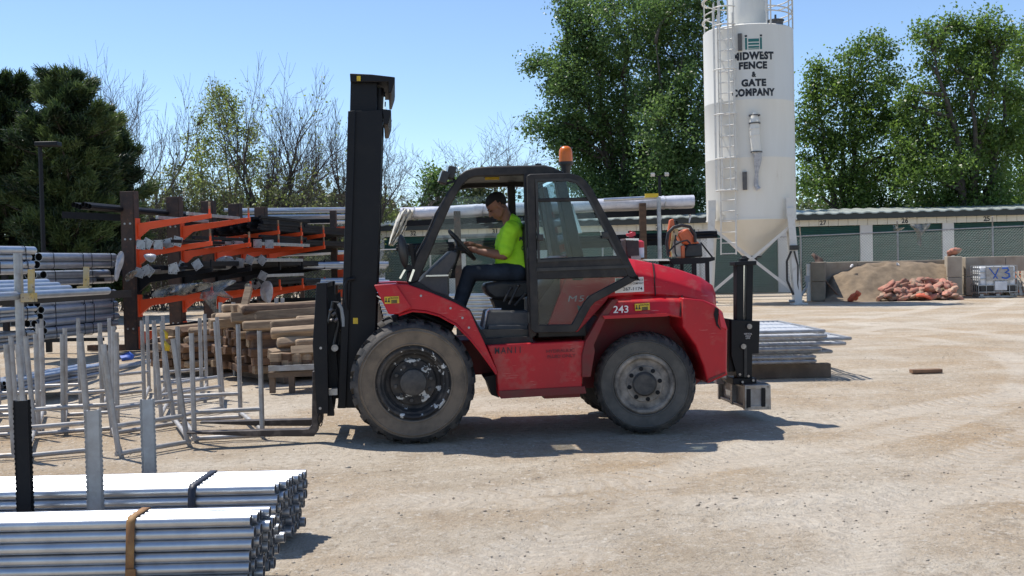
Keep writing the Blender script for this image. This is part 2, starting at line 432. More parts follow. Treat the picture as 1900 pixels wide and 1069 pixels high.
def cloud(name, V, Fc, mats, parent=None, tone=None, loc=(0, 0, 0)):
    """fast mesh from numpy arrays: V (n,3), Fc (m,k) indices"""
    V = np.asarray(V, np.float32); Fc = np.asarray(Fc, np.int32)
    me = bpy.data.meshes.new(name)
    m, k = Fc.shape
    me.vertices.add(len(V)); me.vertices.foreach_set('co', V.ravel())
    me.loops.add(m*k); me.loops.foreach_set('vertex_index', Fc.ravel())
    me.polygons.add(m); me.polygons.foreach_set('loop_start', np.arange(0, m*k, k, dtype=np.int32))
    me.update(calc_edges=True)
    if tone is not None:
        at = me.attributes.new('tone', 'FLOAT', 'FACE'); at.data.foreach_set('value', np.asarray(tone, np.float32))
    for q in mats: me.materials.append(M[q])
    o = bpy.data.objects.new(name, me); COL.objects.link(o)
    o.location = loc
    if parent is not None: o.parent = parent; KIDS.setdefault(parent.name, []).append(o)
    return o
# ================================================================== GROUND
def ground_h(x, y):
    d = math.hypot(x, y)
    k = 1.0 if d < 45 else max(0.0, 1-(d-45)/30)
    if k == 0: return -0.012
    h = 0.016*mnoise.noise((x*0.45, y*0.9, 1.7)) + 0.009*mnoise.noise((x*1.4+0.3*y, y*3.1, 5.1)) + 0.006*mnoise.noise((x*4, y*6, 9))
    for cx, cy, r0, w, a in ((12.8, .7, 12.2, .22, .016), (12.8, .7, 13.9, .22, .016), (-5.1, 20, 13.1, .22, .016), (-5.1, 20, 14.8, .22, .016), (-30, 60, 52.0, .24, .014), (-30, 60, 50.2, .24, .014)):
        q = (math.hypot(x-cx, y-cy)-r0)/w
        h -= a*math.exp(-q*q)
    return h*k - 0.012
def make_ground():
    ys = [-60, -25, -8, -1, 1.5]
    y = 2.2
    while y < 75:
        ys.append(y); y += 0.022 + 0.0125*y
    ys += [95, 130, 200, 400, 1200]
    n = 281
    V = []
    for y in ys:
        hw = 7 + 0.78*abs(y)
        for i in range(n):
            t = i/(n-1)*2-1
            x = hw*t
            V.append((x, y, ground_h(x, y) if 0 < y < 80 else -0.012))
    Fc = []
    for j in range(len(ys)-1):
        for i in range(n-1):
            a = j*n+i; Fc.append((a, a+1, a+n+1, a+n))
    o = cloud('ground', V, Fc, ['ground'])
    o.data.polygons.foreach_set('use_smooth', [True]*len(o.data.polygons))
    o['kind'] = 'structure'
    return o
def ground_material():
    m = bpy.data.materials.new('gravel_yard'); m.use_nodes = True
    t = m.node_tree; N = t.nodes; L = t.links; b = N['Principled BSDF']
    b.inputs['Roughness'].default_value = 0.95; b.inputs['Specular IOR Level'].default_value = 0.2
    tc = N.new('ShaderNodeTexCoord')
    def mapped(scale, rot=0.0):
        mp = N.new('ShaderNodeMapping'); mp.inputs['Scale'].default_value = scale; mp.inputs['Rotation'].default_value = (0, 0, rot)
        L.new(tc.outputs['Object'], mp.inputs[0]); return mp.outputs[0]
    def nz(vec, scale, det=8, rough=.6):
        n = N.new('ShaderNodeTexNoise'); n.inputs['Scale'].default_value = scale; n.inputs['Detail'].default_value = det; n.inputs['Roughness'].default_value = rough
        L.new(vec, n.inputs['Vector']); return n.outputs['Fac']
    def rg(s, a, c, lo=0., hi=1.):
        r = N.new('ShaderNodeMapRange'); r.inputs[1].default_value = a; r.inputs[2].default_value = c; r.inputs[3].default_value = lo; r.inputs[4].default_value = hi
        L.new(s, r.inputs[0]); return r.outputs[0]
    def mx(f, a, c):
        x = N.new('ShaderNodeMix'); x.data_type = 'RGBA'; L.new(f, x.inputs[0])
        for k, q in ((6, a), (7, c)):
            if isinstance(q, tuple): x.inputs[k].default_value = (*q, 1)
            else: L.new(q, x.inputs[k])
        return x.outputs[2]
    def ma(op, a, c):
        x = N.new('ShaderNodeMath'); x.operation = op
        for k, q in ((0, a), (1, c)):
            if isinstance(q, (int, float)): x.inputs[k].default_value = q
            else: L.new(q, x.inputs[k])
        return x.outputs[0]
    iso = mapped((1, 1, 1)); streak = mapped((0.7, 0.9, 1), R(-9)); streak2 = mapped((0.45, 1.25, 1), R(-12))
    c = mx(rg(nz(streak, .55), .38, .62), (0.405, 0.325, 0.232), (0.585, 0.510, 0.410))
    c = mx(rg(nz(iso, .33, 7), .44, .62), c, (0.42, 0.305, 0.190))           # tan, clayey patches
    c = mx(rg(nz(streak2, .8, 9), .54, .72, 0, .6), c, (0.64, 0.57, 0.46))   # pale dust dragged by wheels
    c = mx(rg(nz(streak2, 1.7, 9), .58, .74, 0, .45), c, (0.32, 0.25, 0.175))
    c = mx(rg(nz(iso, 2.6, 10, .72), .53, .68, 0, .75), c, (0.30, 0.235, 0.168))
    c = mx(rg(nz(iso, 14, 6, .7), .53, .64, 0, .7), c, (0.29, 0.23, 0.165))
    c = mx(rg(nz(mapped((1, 1, 1), .7), 17, 5, .7), .56, .66, 0, .75), c, (0.66, 0.60, 0.51))  # darker crumbs
    vo = N.new('ShaderNodeTexVoronoi'); vo.inputs['Scale'].default_value = 38; L.new(iso, vo.inputs['Vector'])
    peb = rg(nz(iso, 55, 3), .52, .70, 0, .55)
    c = mx(peb, c, (0.58, 0.53, 0.45))
    c = mx(rg(nz(iso, 90, 2), .60, .72, 0, .7), c, (0.14, 0.115, 0.09))
    # tyre prints: bands along arcs, with a chevron tread
    sx = N.new('ShaderNodeSeparateXYZ'); L.new(tc.outputs['Object'], sx.inputs[0])
    tread = None; lines = None
    for cx, cy, r0, w in ((12.8, .7, 12.2, .24), (12.8, .7, 13.9, .24), (-5.1, 20, 13.1, .24), (-5.1, 20, 14.8, .24), (2.0, 30.0, 22.6, .2), (-30, 60, 52.0, .26), (-30, 60, 50.2, .26)):
        dx = ma('SUBTRACT', sx.outputs[0], cx); dy = ma('SUBTRACT', sx.outputs[1], cy)
        r = ma('SQRT', ma('ADD', ma('MULTIPLY', dx, dx), ma('MULTIPLY', dy, dy)), 0)
        q = ma('ABSOLUTE', ma('SUBTRACT', r, r0), 0)
        band = rg(q, w*.75, w*1.25, 1, 0)
        ang = ma('ARCTAN2', dy, dx)
        chev = ma('SINE', ma('ADD', ma('MULTIPLY', ang, r0*2*math.pi/.16), ma('MULTIPLY', q, 22)), 0)
        brk = rg(nz(iso, .6, 5), .40, .54)
        one = ma('MULTIPLY', ma('MULTIPLY', band, brk), ma('ADD', ma('MULTIPLY', chev, .35), .65))
        two = ma('MULTIPLY', ma('MULTIPLY', band, brk), rg(chev, .15, .8))
        lines = two if lines is None else ma('MAXIMUM', lines, two)
        tread = one if tread is None else ma('MAXIMUM', tread, one)
    c = mx(ma('MULTIPLY', tread, .70), c, (0.70, 0.63, 0.53))
    c = mx(ma('MULTIPLY', lines, .36), c, (0.33, 0.255, 0.175))
    L.new(c, b.inputs['Base Color'])
    h = ma('ADD', ma('MULTIPLY', nz(iso, 60, 4), .5), ma('MULTIPLY', nz(iso, 9, 9, .7), 1.6))
    h = ma('ADD', h, ma('MULTIPLY', nz(streak2, 3.5, 8), .8))
    h = ma('ADD', h, ma('MULTIPLY', tread, .4))
    bp = N.new('ShaderNodeBump'); bp.inputs['Strength'].default_value = 1.0; bp.inputs['Distance'].default_value = 0.034
    L.new(h, bp.inputs['Height']); L.new(bp.outputs[0], b.inputs['Normal'])
    M['ground'] = m
ground_material()
make_ground()

def make_gravel():
    g = np.random.default_rng(3)
    base = np.array([(1, 0, 0), (-1, 0, 0), (0, 1, 0), (0, -1, 0), (0, 0, 1), (0, 0, -1)], float)
    fc = np.array([(0, 2, 4), (2, 1, 4), (1, 3, 4), (3, 0, 4), (2, 0, 5), (1, 2, 5), (3, 1, 5), (0, 3, 5)])
    n = 9000
    Y = 4.6 + 17*g.random(n)**1.5
    X = (g.random(n)*2-1)*(Y*.55+.5)
    keep = np.array([mnoise.noise((x*.6, y*.9, 3)) > -0.1 or g.random() < .35 for x, y in zip(X, Y)])
    X, Y = X[keep], Y[keep]; n = len(X)
    s = 0.004 + 0.010*g.random(n)**3
    s[g.random(n) < .008] *= 2.0
    V = []; Fc = []
    for i in range(n):
        a = g.random()*6.28; ca, sa = math.cos(a), math.sin(a)
        b = base*(g.random((6, 3))*.6+.7)*np.array([1, .75, .55])*s[i]
        b = np.stack([b[:, 0]*ca-b[:, 1]*sa, b[:, 0]*sa+b[:, 1]*ca, b[:, 2]], 1)
        V.append(b+np.array([X[i], Y[i], ground_h(X[i], Y[i])+s[i]*.2])); Fc.append(fc+6*i)
    M['pebble'] = mat('pebbles', (0.46, 0.40, 0.32), .9, col2=(0.27, 0.225, 0.175), nscale=3.1, lo=.4, hi=.6, detail=2)
    o = cloud('gravel', np.concatenate(V), np.concatenate(Fc), ['pebble'])
    tag(o, 'loose stones scattered over the dusty yard in front', 'gravel', kind='stuff')
make_gravel()

# ================================================================== VEGETATION
def leaf_cloud(g, C, size, asp=.62, jit=.35, up=.25):
    """rhombic leaves at centres C"""
    n = len(C)
    a = g.normal(size=(n, 3)); a /= np.linalg.norm(a, axis=1)[:, None]
    nn = g.normal(size=(n, 3)); nn[:, 2] += up*2; nn /= np.linalg.norm(nn, axis=1)[:, None]
    a = np.cross(a, nn); a /= np.linalg.norm(a, axis=1)[:, None]+1e-9
    b = np.cross(nn, a)
    s = size*(1+jit*(g.random(n)*2-1))
    a *= (s/2)[:, None]; b *= (s*asp/2)[:, None]
    V = np.stack([C-a, C+b-a*.15, C+a, C-b-a*.15], 1).reshape(-1, 3)
    return V, np.arange(4*n).reshape(-1, 4)

M['leaf_poplar'] = leafmat('poplar_leaves', (0.068, 0.120, 0.044), (0.180, 0.265, 0.085), .55, .38)
M['leaf_poplar_b'] = leafmat('cottonwood_leaves', (0.080, 0.135, 0.036), (0.205, 0.300, 0.075), .55, .38)
M['leaf_young'] = leafmat('young_leaves', (0.16, 0.21, 0.06), (0.30, 0.35, 0.12), .5)
M['leaf_dull'] = leafmat('dull_bush_leaves', (0.070, 0.088, 0.036), (0.16, 0.18, 0.075), .4)
M['needle'] = leafmat('pine_needles', (0.016, 0.034, 0.015), (0.125, 0.175, 0.060), .3, .5)

def limb_pts(rn, a, b, bend, n=5):
    a, b = Vector(a), Vector(b); d = b-a; o = []
    off = Vector((rn.uniform(-1, 1), rn.uniform(-1, 1), rn.uniform(-.2, 1)))*bend*d.length
    for i in range(n+1):
        t = i/n
        o.append(a + d*t + off*math.sin(math.pi*t) + Vector((rn.uniform(-1, 1), rn.uniform(-1, 1), 0))*(.02*d.length if 0 < i < n else 0))
    return o

def leafy_tree(label, bx, Y, lobes, leaf, seed, dens=1.0, trunk_r=.32, size=.165, group='leafy trees behind the storage building', leaders=3, deep=.8, fork=.16, name='poplar_tree'):
    rn = random.Random(seed); g = np.random.default_rng(seed)
    k = Y/F
    base = P(bx, 400, Y); base.z = 0.0
    t = thing(name, label, 'tree', tuple(base), group=group)
    wood = MB(); C = []; T = []
    L3 = [(P(x, y, Y + rn.uniform(-1, 1)*deep*r*k*1.2), r*k) for x, y, r in lobes]
    top = max(c.z for c, _ in L3)
    forks = []
    trunk_top = base + Vector((rn.uniform(-.3, .3), 0, top*fork))
    wood.tube(limb_pts(rn, base, trunk_top, .03, 4), [trunk_r*(1.25-.07*i) for i in range(5)], 9)
    for i in range(leaders):
        e = base + Vector(((i-(leaders-1)/2)*top*.10+rn.uniform(-.4, .4), rn.uniform(-1, 1)*top*.08, top*rn.uniform(.74, .9)))
        pts = limb_pts(rn, trunk_top, e, .05, 8)
        wood.tube(pts, [trunk_r*.75*(1-.11*j) for j in range(9)], 7); forks += pts[1:]
    for c, r in L3:
        f = min(forks, key=lambda q: (q-c).length + max(0, q.z-c.z+r*.5)*2.5)
        pts = limb_pts(rn, f, c+Vector((0, 0, r*.2)), .10, 6)
        wood.tube(pts, [max(.03, trunk_r*.34*(1-.13*j)) for j in range(7)], 5)
        n = max(6, int(17*dens*r*r))
        for _ in range(n):
            d = Vector((rn.gauss(0, 1), rn.gauss(0, 1), rn.gauss(0, 1)*1.0+.1)).normalized()*(r*rn.random()**.42*rn.uniform(.82, 1.10))
            cc = c + d
            if cc.z < .3: continue
            if rn.random() < .30:
                s = pts[rn.randint(2, 6)]
                wood.tube(limb_pts(rn, s, cc, .08, 3), [.035, .026, .018, .010], 3)
            m = int(rn.uniform(45, 100)); sg = rn.uniform(.18, .44)
            C.append(np.array(cc)+g.normal(size=(m, 3))*sg*np.array([1, 1, .85]))
            T.append(np.clip(rn.uniform(.0, .75)+g.normal(size=m)*.24, 0, 1))
    build(wood, 'trunk', 'bark', t, clean=False)
    C = np.concatenate(C)-np.array(base); T = np.concatenate(T)
    V, Fc = leaf_cloud(g, C, size)
    cloud('crown', V, Fc, [leaf], t, T)
    return t

leafy_tree('tall broad poplar tree rising behind the cab and its orange beacon', 1150, 60,
    [(1085, 40, 62), (1065, 100, 48), (1120, 130, 75), (1030, 122, 26), (1000, 118, 18), (985, 122, 10), (1060, 170, 50), (1035, 165, 26), (1110, 230, 80), (1050, 222, 42), (1012, 232, 26), (988, 240, 14),
     (1040, 262, 32), (1090, 300, 70), (1150, 330, 80), (1180, 60, 75), (1175, 190, 80), (1130, -10, 60), (1060, 10, 32), (1215, 20, 55), (1085, 352, 45), (1120, 372, 45), (1190, 372, 45), (1052, 145, 40), (1060, 60, 22), (1020, 165, 14), (1015, 255, 20), (1060, 280, 35), (1200, 290, 70)],
    'leaf_poplar', 11, trunk_r=.36, leaders=4)
leafy_tree('dense poplar tree directly behind and left of the white silo', 1262, 57,
    [(1255, 30, 55), (1285, 100, 60), (1235, 110, 60), (1275, 190, 65), (1240, 240, 65), (1290, 280, 60), (1250, 330, 65), (1300, 360, 50), (1310, 30, 40), (1220, 370, 50), (1320, 220, 45), (1280, -20, 45), (1225, 300, 50), (1215, 180, 50), (1262, 375, 45)],
    'leaf_poplar', 12, trunk_r=.3)
leafy_tree('poplar tree just right of the white silo with bright lower leaves', 1575, 58,
    [(1512, 150, 25), (1505, 185, 30), (1520, 225, 40), (1500, 270, 36), (1525, 330, 44), (1610, 95, 34), (1575, 120, 36), (1640, 100, 28), (1650, 150, 38), (1600, 170, 52), (1560, 190, 40), (1590, 250, 60), (1650, 230, 55), (1555, 290, 45), (1610, 330, 55), (1660, 320, 55), (1580, 370, 40), (1640, 375, 40), (1515, 125, 12), (1545, 150, 16), (1490, 230, 20), (1500, 350, 30), (1685, 290, 40), (1545, 388, 26), (1600, 390, 30), (1665, 388, 30), (1570, 330, 40), (1495, 300, 22)],
    'leaf_poplar_b', 13, trunk_r=.3, dens=.9)
leafy_tree('tallest cottonwood tree at the right edge above doors 25 and 26', 1805, 55,
    [(1730, 75, 28), (1760, 55, 22), (1715, 62, 14), (1790, 90, 45), (1825, 55, 32), (1850, 90, 38), (1760, 130, 50), (1720, 120, 22), (1820, 160, 60), (1750, 210, 60), (1710, 240, 50), (1800, 260, 70), (1740, 300, 60), (1700, 330, 50), (1780, 350, 50), (1830, 340, 55), (1720, 380, 35), (1870, 170, 45), (1870, 250, 55), (1700, 175, 26), (1835, 35, 16), (1772, 42, 14), (1865, 60, 18), (1745, 390, 30), (1800, 390, 35), (1860, 385, 40), (1690, 260, 35), (1685, 200, 20), (1840, 290, 55)],
    'leaf_poplar_b', 14, trunk_r=.38, leaders=4)
leafy_tree('cottonwood tree cut by the right edge of the picture', 1935, 60,
    [(1900, 110, 45), (1940, 80, 55), (1920, 190, 60), (1900, 270, 55), (1950, 280, 60), (1900, 350, 55), (1960, 370, 55), (1885, 80, 20), (1910, 62, 22)],
    'leaf_poplar_b', 15, trunk_r=.3)

def bare_tree(label, bx, Y, topy, spread, seed, forks=4, lean=0.0, twigs=1.0, leaves=None, leaf_n=0, size=.14, r0=.17, group='bare spring trees behind the pipe racks', low=.36, name='bare_tree', levels=5, matl='twig', fan=1.05, shrub=False):
    rn = random.Random(seed); g = np.random.default_rng(seed)
    base = P(bx, 430, Y); base.z = 0
    H = P(bx, topy, Y).z
    S = spread*Y/F
    t = thing(name, label, 'tree' if 'tree' in name else 'bush', tuple(base), group=group)
    segs = []; tips = []
    def grow(p, d, ln, r, lev):
        n = 4 if lev < 3 else 3
        pts = [p]; q = p; dd = d
        for i in range(n):
            dd = (dd + Vector((rn.gauss(0, .11), rn.gauss(0, .11), rn.gauss(.035, .07)))).normalized()
            q = q + dd*ln/n; pts.append(q)
        e = r*.55
        rs = [r+(e-r)*i/n for i in range(n+1)]
        segs.append((pts, rs, lev))
        if lev >= levels-1:
            tips.append(pts[-1]); tips.append(pts[-2]); return
        for i in range(1, n+1):
            kids = 2 if i == n else (1 if rn.random() < (.95 if lev else .75)*twigs else 0)
            for kk in range(kids):
                ax = dd.orthogonal().normalized(); ax.rotate(Matrix.Rotation(rn.uniform(0, 6.28), 3, dd))
                a = rn.uniform(.22, .50) if i == n else rn.uniform(.5, .95)
                nd = dd*math.cos(a) + ax*math.sin(a)
                nd.z += .10 if lev < 3 else .03
                nd.normalize()
                grow(pts[i], nd, ln*(rn.uniform(.62, .80) if i == n else rn.uniform(.48, .68)), max(.008, rs[i]*(.75 if i == n else .5)), lev+1)
    if not shrub:
        tp = base+Vector((lean*H*.2, 0, H*low)); segs.append(([base-ZUP*.1, base.lerp(tp, .5)+Vector((.08, 0, 0)), tp], [r0*1.25, r0*1.1, r0], 0))
    for f in range(forks):
        a = (f+rn.random()*.6)/forks*6.28
        fa = rn.uniform(.25, 1)*fan
        d = Vector((math.cos(a)*math.sin(fa)+lean, math.sin(a)*math.sin(fa), math.cos(fa))).normalized()
        if shrub: p = base+Vector((rn.uniform(-.5, .5)*S, rn.uniform(-.5, .5)*S, -.05))
        else: p = base.lerp(tp, rn.uniform(.75, 1.0))
        grow(p, d, (H*(1-low)*.44 if not shrub else H*.40)*rn.uniform(.8, 1.1), r0*.62, 0)
    zs = sorted(p.z for sg in segs for p in sg[0])[-12]; xs = sorted(abs(p.x-base.x) for sg in segs for p in sg[0])
    kz = H/zs; kx = min(max(S/(xs[int(len(xs)*.86)]+1e-6), .5), 2.4)
    fix = lambda v: Vector((base.x+(v.x-base.x)*kx, base.y+(v.y-base.y)*kx, v.z*kz))
    wood = MB()
    for pts, rs, lev in segs: wood.tube([fix(v) for v in pts], rs, 6 if lev < 2 else (4 if lev < 3 else 3), False)
    build(wood, 'trunk', matl, t, clean=False)
    if leaves:
        tp = np.array([fix(v) for v in tips]); idx = g.integers(0, len(tp), leaf_n//6)
        C = np.repeat(tp[idx], 6, 0) + g.normal(size=(len(idx)*6, 3))*.16 - np.array(base)
        V, Fc = leaf_cloud(g, C, size)
        cloud('crown', V, Fc, [leaves], t, np.clip(np.repeat(g.random(len(idx)), 6)+g.normal(size=len(C))*.15, 0, 1))
    return t

bare_tree('tall bare tree standing behind the dark pine', 262, 52, 113, 105, 21, forks=5, lean=-.02)
bare_tree('slender bare tree partly hidden by the pine top', 180, 56, 118, 50, 22, forks=4, fan=.4)
leafy_tree('tree in pale young leaf left of the tall bare trees', 408, 62, [(400, 195, 22), (425, 190, 20), (385, 225, 24), (412, 225, 28), (440, 220, 24), (370, 262, 26), (402, 265, 34), (440, 262, 30), (465, 245, 18), (360, 300, 28), (395, 308, 38), (435, 305, 36), (470, 300, 24), (375, 345, 36), (420, 350, 40), (460, 345, 32), (408, 172, 12), (380, 385, 34), (440, 388, 36), (345, 330, 22)], 'leaf_young', 23, dens=.42, trunk_r=.16, size=.14, leaders=3, group='small trees and bushes behind the yard', name='young_tree')
bare_tree('tall bare tree with thick dark limbs above the orange rack', 486, 52, 130, 95, 24, forks=5, leaves='leaf_young', leaf_n=1500, size=.13, r0=.2)
bare_tree('bare tree leaning right beside the forklift mast', 528, 54, 138, 80, 25, forks=4, lean=.16, fan=.45)
bare_tree('bare twiggy tree directly behind the forklift mast', 640, 56, 192, 80, 26, forks=5, twigs=1.05)
bare_tree('bare tree in the gap between mast and cab', 700, 55, 232, 88, 27, forks=5)
bare_tree('bare tree seen above the driver through the cab', 898, 62, 236, 92, 28, forks=5)
bare_tree('small bare tree reaching up right of the mast', 756, 60, 345, 45, 29, forks=4)
leafy_tree('small green tree left of the cab roof lamps', 812, 58, [(812, 335, 24), (800, 350, 20), (828, 350, 22), (815, 375, 28), (840, 380, 22), (795, 378, 16)], 'leaf_poplar', 31, dens=.8, trunk_r=.1, size=.2, leaders=2, group='small trees and bushes behind the yard', name='small_tree')
leafy_tree('dull green bush tree behind the driver', 885, 59, [(870, 350, 30), (900, 360, 32), (925, 372, 28), (860, 385, 28), (940, 390, 25), (900, 395, 30)], 'leaf_dull', 32, dens=.7, trunk_r=.1, size=.18, leaders=2, group='small trees and bushes behind the yard', name='small_tree')
for i, (bx, Yb, ty, sp, lf, n, lab) in enumerate((
        (275, 47, 275, 75, None, 0, 'grey brown thicket bush beside the pine branches'),
        (335, 50, 275, 75, 'leaf_young', 2500, 'olive bush in thin leaf behind the first orange arms'),
        (395, 48, 305, 75, 'leaf_dull', 9000, 'broad dull green bush above the orange rack'),
        (455, 51, 318, 75, 'leaf_dull', 6000, 'yellow green bush under the tall bare tree'),
        (520, 49, 345, 70, 'leaf_dull', 6000, 'rounded green bush behind the rear rack columns'),
        (575, 52, 320, 70, 'leaf_young', 1500, 'thin olive bush left of the mast'),
        (620, 50, 330, 55, 'leaf_dull', 5000, 'olive bush hidden behind the mast'),
        (715, 56, 368, 42, 'leaf_young', 6000, 'low light green bush right of the mast'),
        (765, 58, 372, 42, 'leaf_dull', 5000, 'low bush behind the white wrapped load'),
        (235, 46, 320, 58, None, 0, 'bare brown thicket at the foot of the pine'),
        (300, 46, 330, 58, None, 0, 'bare brown thicket between the first two rack columns'))):
    bare_tree(lab, bx, Yb, ty, sp, 40+i, forks=14, leaves=lf, leaf_n=n, size=.15, r0=.045, name='thicket_bush', levels=4, group='small trees and bushes behind the yard', shrub=True, fan=1.0)

def pine(label, bx, Y, topy, half_px, seed, nb=120, low=.06):
    rn = random.Random(seed); g = np.random.default_rng(seed)
    base = P(bx, 430, Y); base.z = 0
    H = P(bx, topy, Y).z; S = half_px*Y/F
    t = thing('pine_tree', label, 'tree', tuple(base), group='dark pines at the left edge')
    wood = MB(); C = []; A = []; T = []
    wood.tube([base, base+Vector((.05, 0, H*.5)), base+Vector((0, .05, H*.97))], [.2, .14, .03], 8)
    def tuft(p, d, tone):
        m = 30
        dirs = np.array(d)[None, :]*.9 + g.normal(size=(m, 3))*.55; dirs[:, 2] += .25
        dirs /= np.linalg.norm(dirs, axis=1)[:, None]
        C.append(np.array(p)[None, :]+g.normal(size=(m, 3))*.07); A.append(dirs*(.17+.12*g.random(m))[:, None])
        T.append(np.clip(tone+g.normal(size=m)*.18, 0, 1))
    for i in range(nb):
        f = low + (1-low)*(i+rn.random())/nb
        z = H*f
        prof = math.sqrt(max(.02, 1-((f-.42)/.62)**2))*(0.45+.60*rn.random()**1.3)
        ln = S*prof*(1.0 if f < .8 else .85)
        a = i*2.4+rn.uniform(-.4, .4)
        d = Vector((math.cos(a), math.sin(a), rn.uniform(.0, .22)+.5*max(0, f-.6)))
        p0 = base+Vector((0, 0, z))
        pts = [p0+d*ln*q+Vector((0, 0, .22*ln*q*q)) for q in (0, .25, .5, .75, 1)]
        wood.tube(pts, [.05, .042, .034, .026, .014], 4, False)
        tone = rn.uniform(.0, 1.0)
        for j in range(int(7+ln*8)):
            q = rn.random()**.42; w = pts[min(4, int(q*4)+1)]; v = pts[int(q*4) if q < 1 else 3]
            pp = v.lerp(w, q*4-int(q*4))
            side = Vector((-d.y, d.x, 0))*rn.gauss(0, .17)*ln*(1.15-q*.7)
            e = pp+side+Vector((0, 0, rn.uniform(-.08, .2)+.06*ln))
            if side.length > .18: wood.tube([pp, e], [.016, .008], 3, False)
            dd = (Vector((d.x, d.y, .45))+side*.5).normalized()
            tuft(e, dd, tone); tuft(e-dd*.22, dd, tone*.8)  # inner tufts darker: shade inside the crown put into their tone
    for j in range(7):        # upright candles at the top
        q = base+Vector((rn.gauss(0, .28), rn.gauss(0, .28), H*rn.uniform(.93, .99)))
        for k in range(4): tuft(q+Vector((0, 0, k*.13)), Vector((0, 0, 1)), .4)
    build(wood, 'trunk', 'bark', t, clean=False)
    C = np.concatenate(C); A = np.concatenate(A); T = np.concatenate(T)
    n = len(C); side = np.cross(A, g.normal(size=(n, 3))); side *= (.019/(np.linalg.norm(side, axis=1)+1e-9))[:, None]
    C = C-np.array(base)
    V = np.stack([C-side, C+side, C+A+side*.4, C+A-side*.4], 1).reshape(-1, 3)
    cloud('crown', V, np.arange(4*n).reshape(-1, 4), ['needle'], t, T)
pine('broad dark pine tree with upright tips left of the bare trees', 132, 38, 152, 122, 51, nb=105)
pine('broad dark pine tree with upright tips at the left edge', 22, 40, 158, 125, 52, nb=100)
pine('shorter dark pine tree reaching over the rusty rack column', 200, 41, 235, 85, 53, nb=80)
pine('dark pine tree mostly outside the left edge', -95, 38, 150, 130, 54, nb=70)

# distant belt of woodland that closes the gaps behind everything
def woodland():
    g = np.random.default_rng(5)
    C = []; T = []
    for i in range(1900):
        x = -75+150*g.random(); y = 84+14*g.random()
        h = 5.6+2.2*mnoise.noise((x*.09, 3, 0))+ (1.2 if x < -8 else 0)
        z = h*g.random()**.6; m = 40
        C.append(np.array([x, y, z])+g.normal(size=(m, 3))*.6); T.append(np.clip(g.random()*.7+g.normal(size=m)*.2, 0, 1))
    V, Fc = leaf_cloud(g, np.concatenate(C), .5)
    o = cloud('woodland', V, Fc, ['leaf_dull'], None, np.concatenate(T))
    tag(o, 'far green wood closing the view behind the storage building', 'woodland', kind='stuff')
woodland()

# ================================================================== STORAGE BUILDING
BA = P(600, 430, 53.2); BB = P(2010, 430, 49.9); BA.z = BB.z = 0
bd = (BB-BA).normalized(); brot = math.atan2(bd.y, bd.x); BL = (BB-BA).length
bld = thing('storage_building', 'long cream self storage building with green roll up doors behind the fence', 'building', tuple(BA), brot)
def bu(x):                     # distance along the front wall of the point seen at pixel column x
    lo, hi = 0.0, BL
    for _ in range(40):
        m = (lo+hi)/2
        if PX(BA+bd*m+ZUP*2.5)[0] < x: lo = m
        else: hi = m
    return lo
def L_(u, v, w): return Vector((u, v, w))
ZD, ZH, ZE = 3.02, 3.30, 3.56
centers = [bu(1532-152*i) for i in range(-3, 7)]
hw = 1.56
edges = sorted(centers)
pts = [0.0]
for c in edges: pts += [c-hw, c+hw]
pts.append(BL)
for i in range(0, len(pts), 2):
    a, b = pts[i], pts[i+1]
    if b-a > .05: wl = MB(); wl.box(((a+b)/2, .15, ZD/2), (b-a, .3, ZD)); build(wl, 'wall_pillar', 'building_trim', bld, local=True)
hd = MB()
u = 0.0
while u < BL:                  # header of pressed panels with open joints
    w_ = min(.44, BL-u); hd.box((u+w_/2, .13, (ZD+ZH)/2+.002), (w_-.018, .30, ZH-ZD)); u += .44
hd.box((BL/2, .20, (ZD+ZH)/2), (BL, .3, ZH-ZD-.01))
build(hd, 'header', 'building_wall', bld, local=True)
fa = MB(); fa.box((BL/2, -.22, (ZH+ZE)/2+.005), (BL, .14, ZE-ZH)); fa.box((BL/2, 0.0, ZH+.03), (BL, .30, .03)); build(fa, 'fascia', 'fascia', bld, local=True)
rf = MB(); nx = int(BL/.15)
prof = []
for i in range(nx+1):
    prof.append((i*BL/nx, .045 if i % 4 in (1, 2) else 0.0))
for (v0, z0), (v1, z1) in (((-.36, ZE+.02), (5.0, ZE+.42)), ((5.0, ZE+.42), (10.4, ZE+.02))):
    rf.add([L_(u_, v0, z0+h) for u_, h in prof]+[L_(u_, v1, z1+h) for u_, h in prof]+[L_(u_, v0, z0+h-.05) for u_, h in prof],
           [(i, i+1, nx+2+i, nx+1+i) for i in range(nx)]+[(i, i+1, 2*(nx+1)+i+1, 2*(nx+1)+i) for i in range(nx)])
build(rf, 'roof', 'roof_metal', bld, local=True, smooth=0)
bk = MB(); bk.box((BL/2, 10.1, 1.75), (BL, .2, 3.5)); bk.box((.1, 5.1, 1.75), (.2, 9.8, 3.5)); bk.box((BL-.1, 5.1, 1.75), (.2, 9.8, 3.5)); build(bk, 'rear_wall', 'building_wall', bld, local=True)
for k, c in enumerate(centers):
    dm = MB(); n = 36; A = []; B = []
    for i in range(n*2+1):
        z = .02+(ZD-.04)*i/(n*2); d = .10 if i % 2 else .135
        A.append(L_(c-hw+.012, d, z)); B.append(L_(c+hw-.012, d, z))
    m_ = len(A)
    dm.add(A+B, [(i, i+1, m_+i+1, m_+i) for i in range(m_-1)])
    build(dm, 'roll_up_door', 'green_door', bld, local=True, smooth=0)
    tv, tf = text_pts(str(24+k), .30, .006)
    tm = MB(); tm.add([L_(c+x-.12, -.028, (ZD+ZH)/2-.005+y) for x, y in tv], tf)
    build(tm, 'door_number', 'letter', bld, local=True, smooth=0)

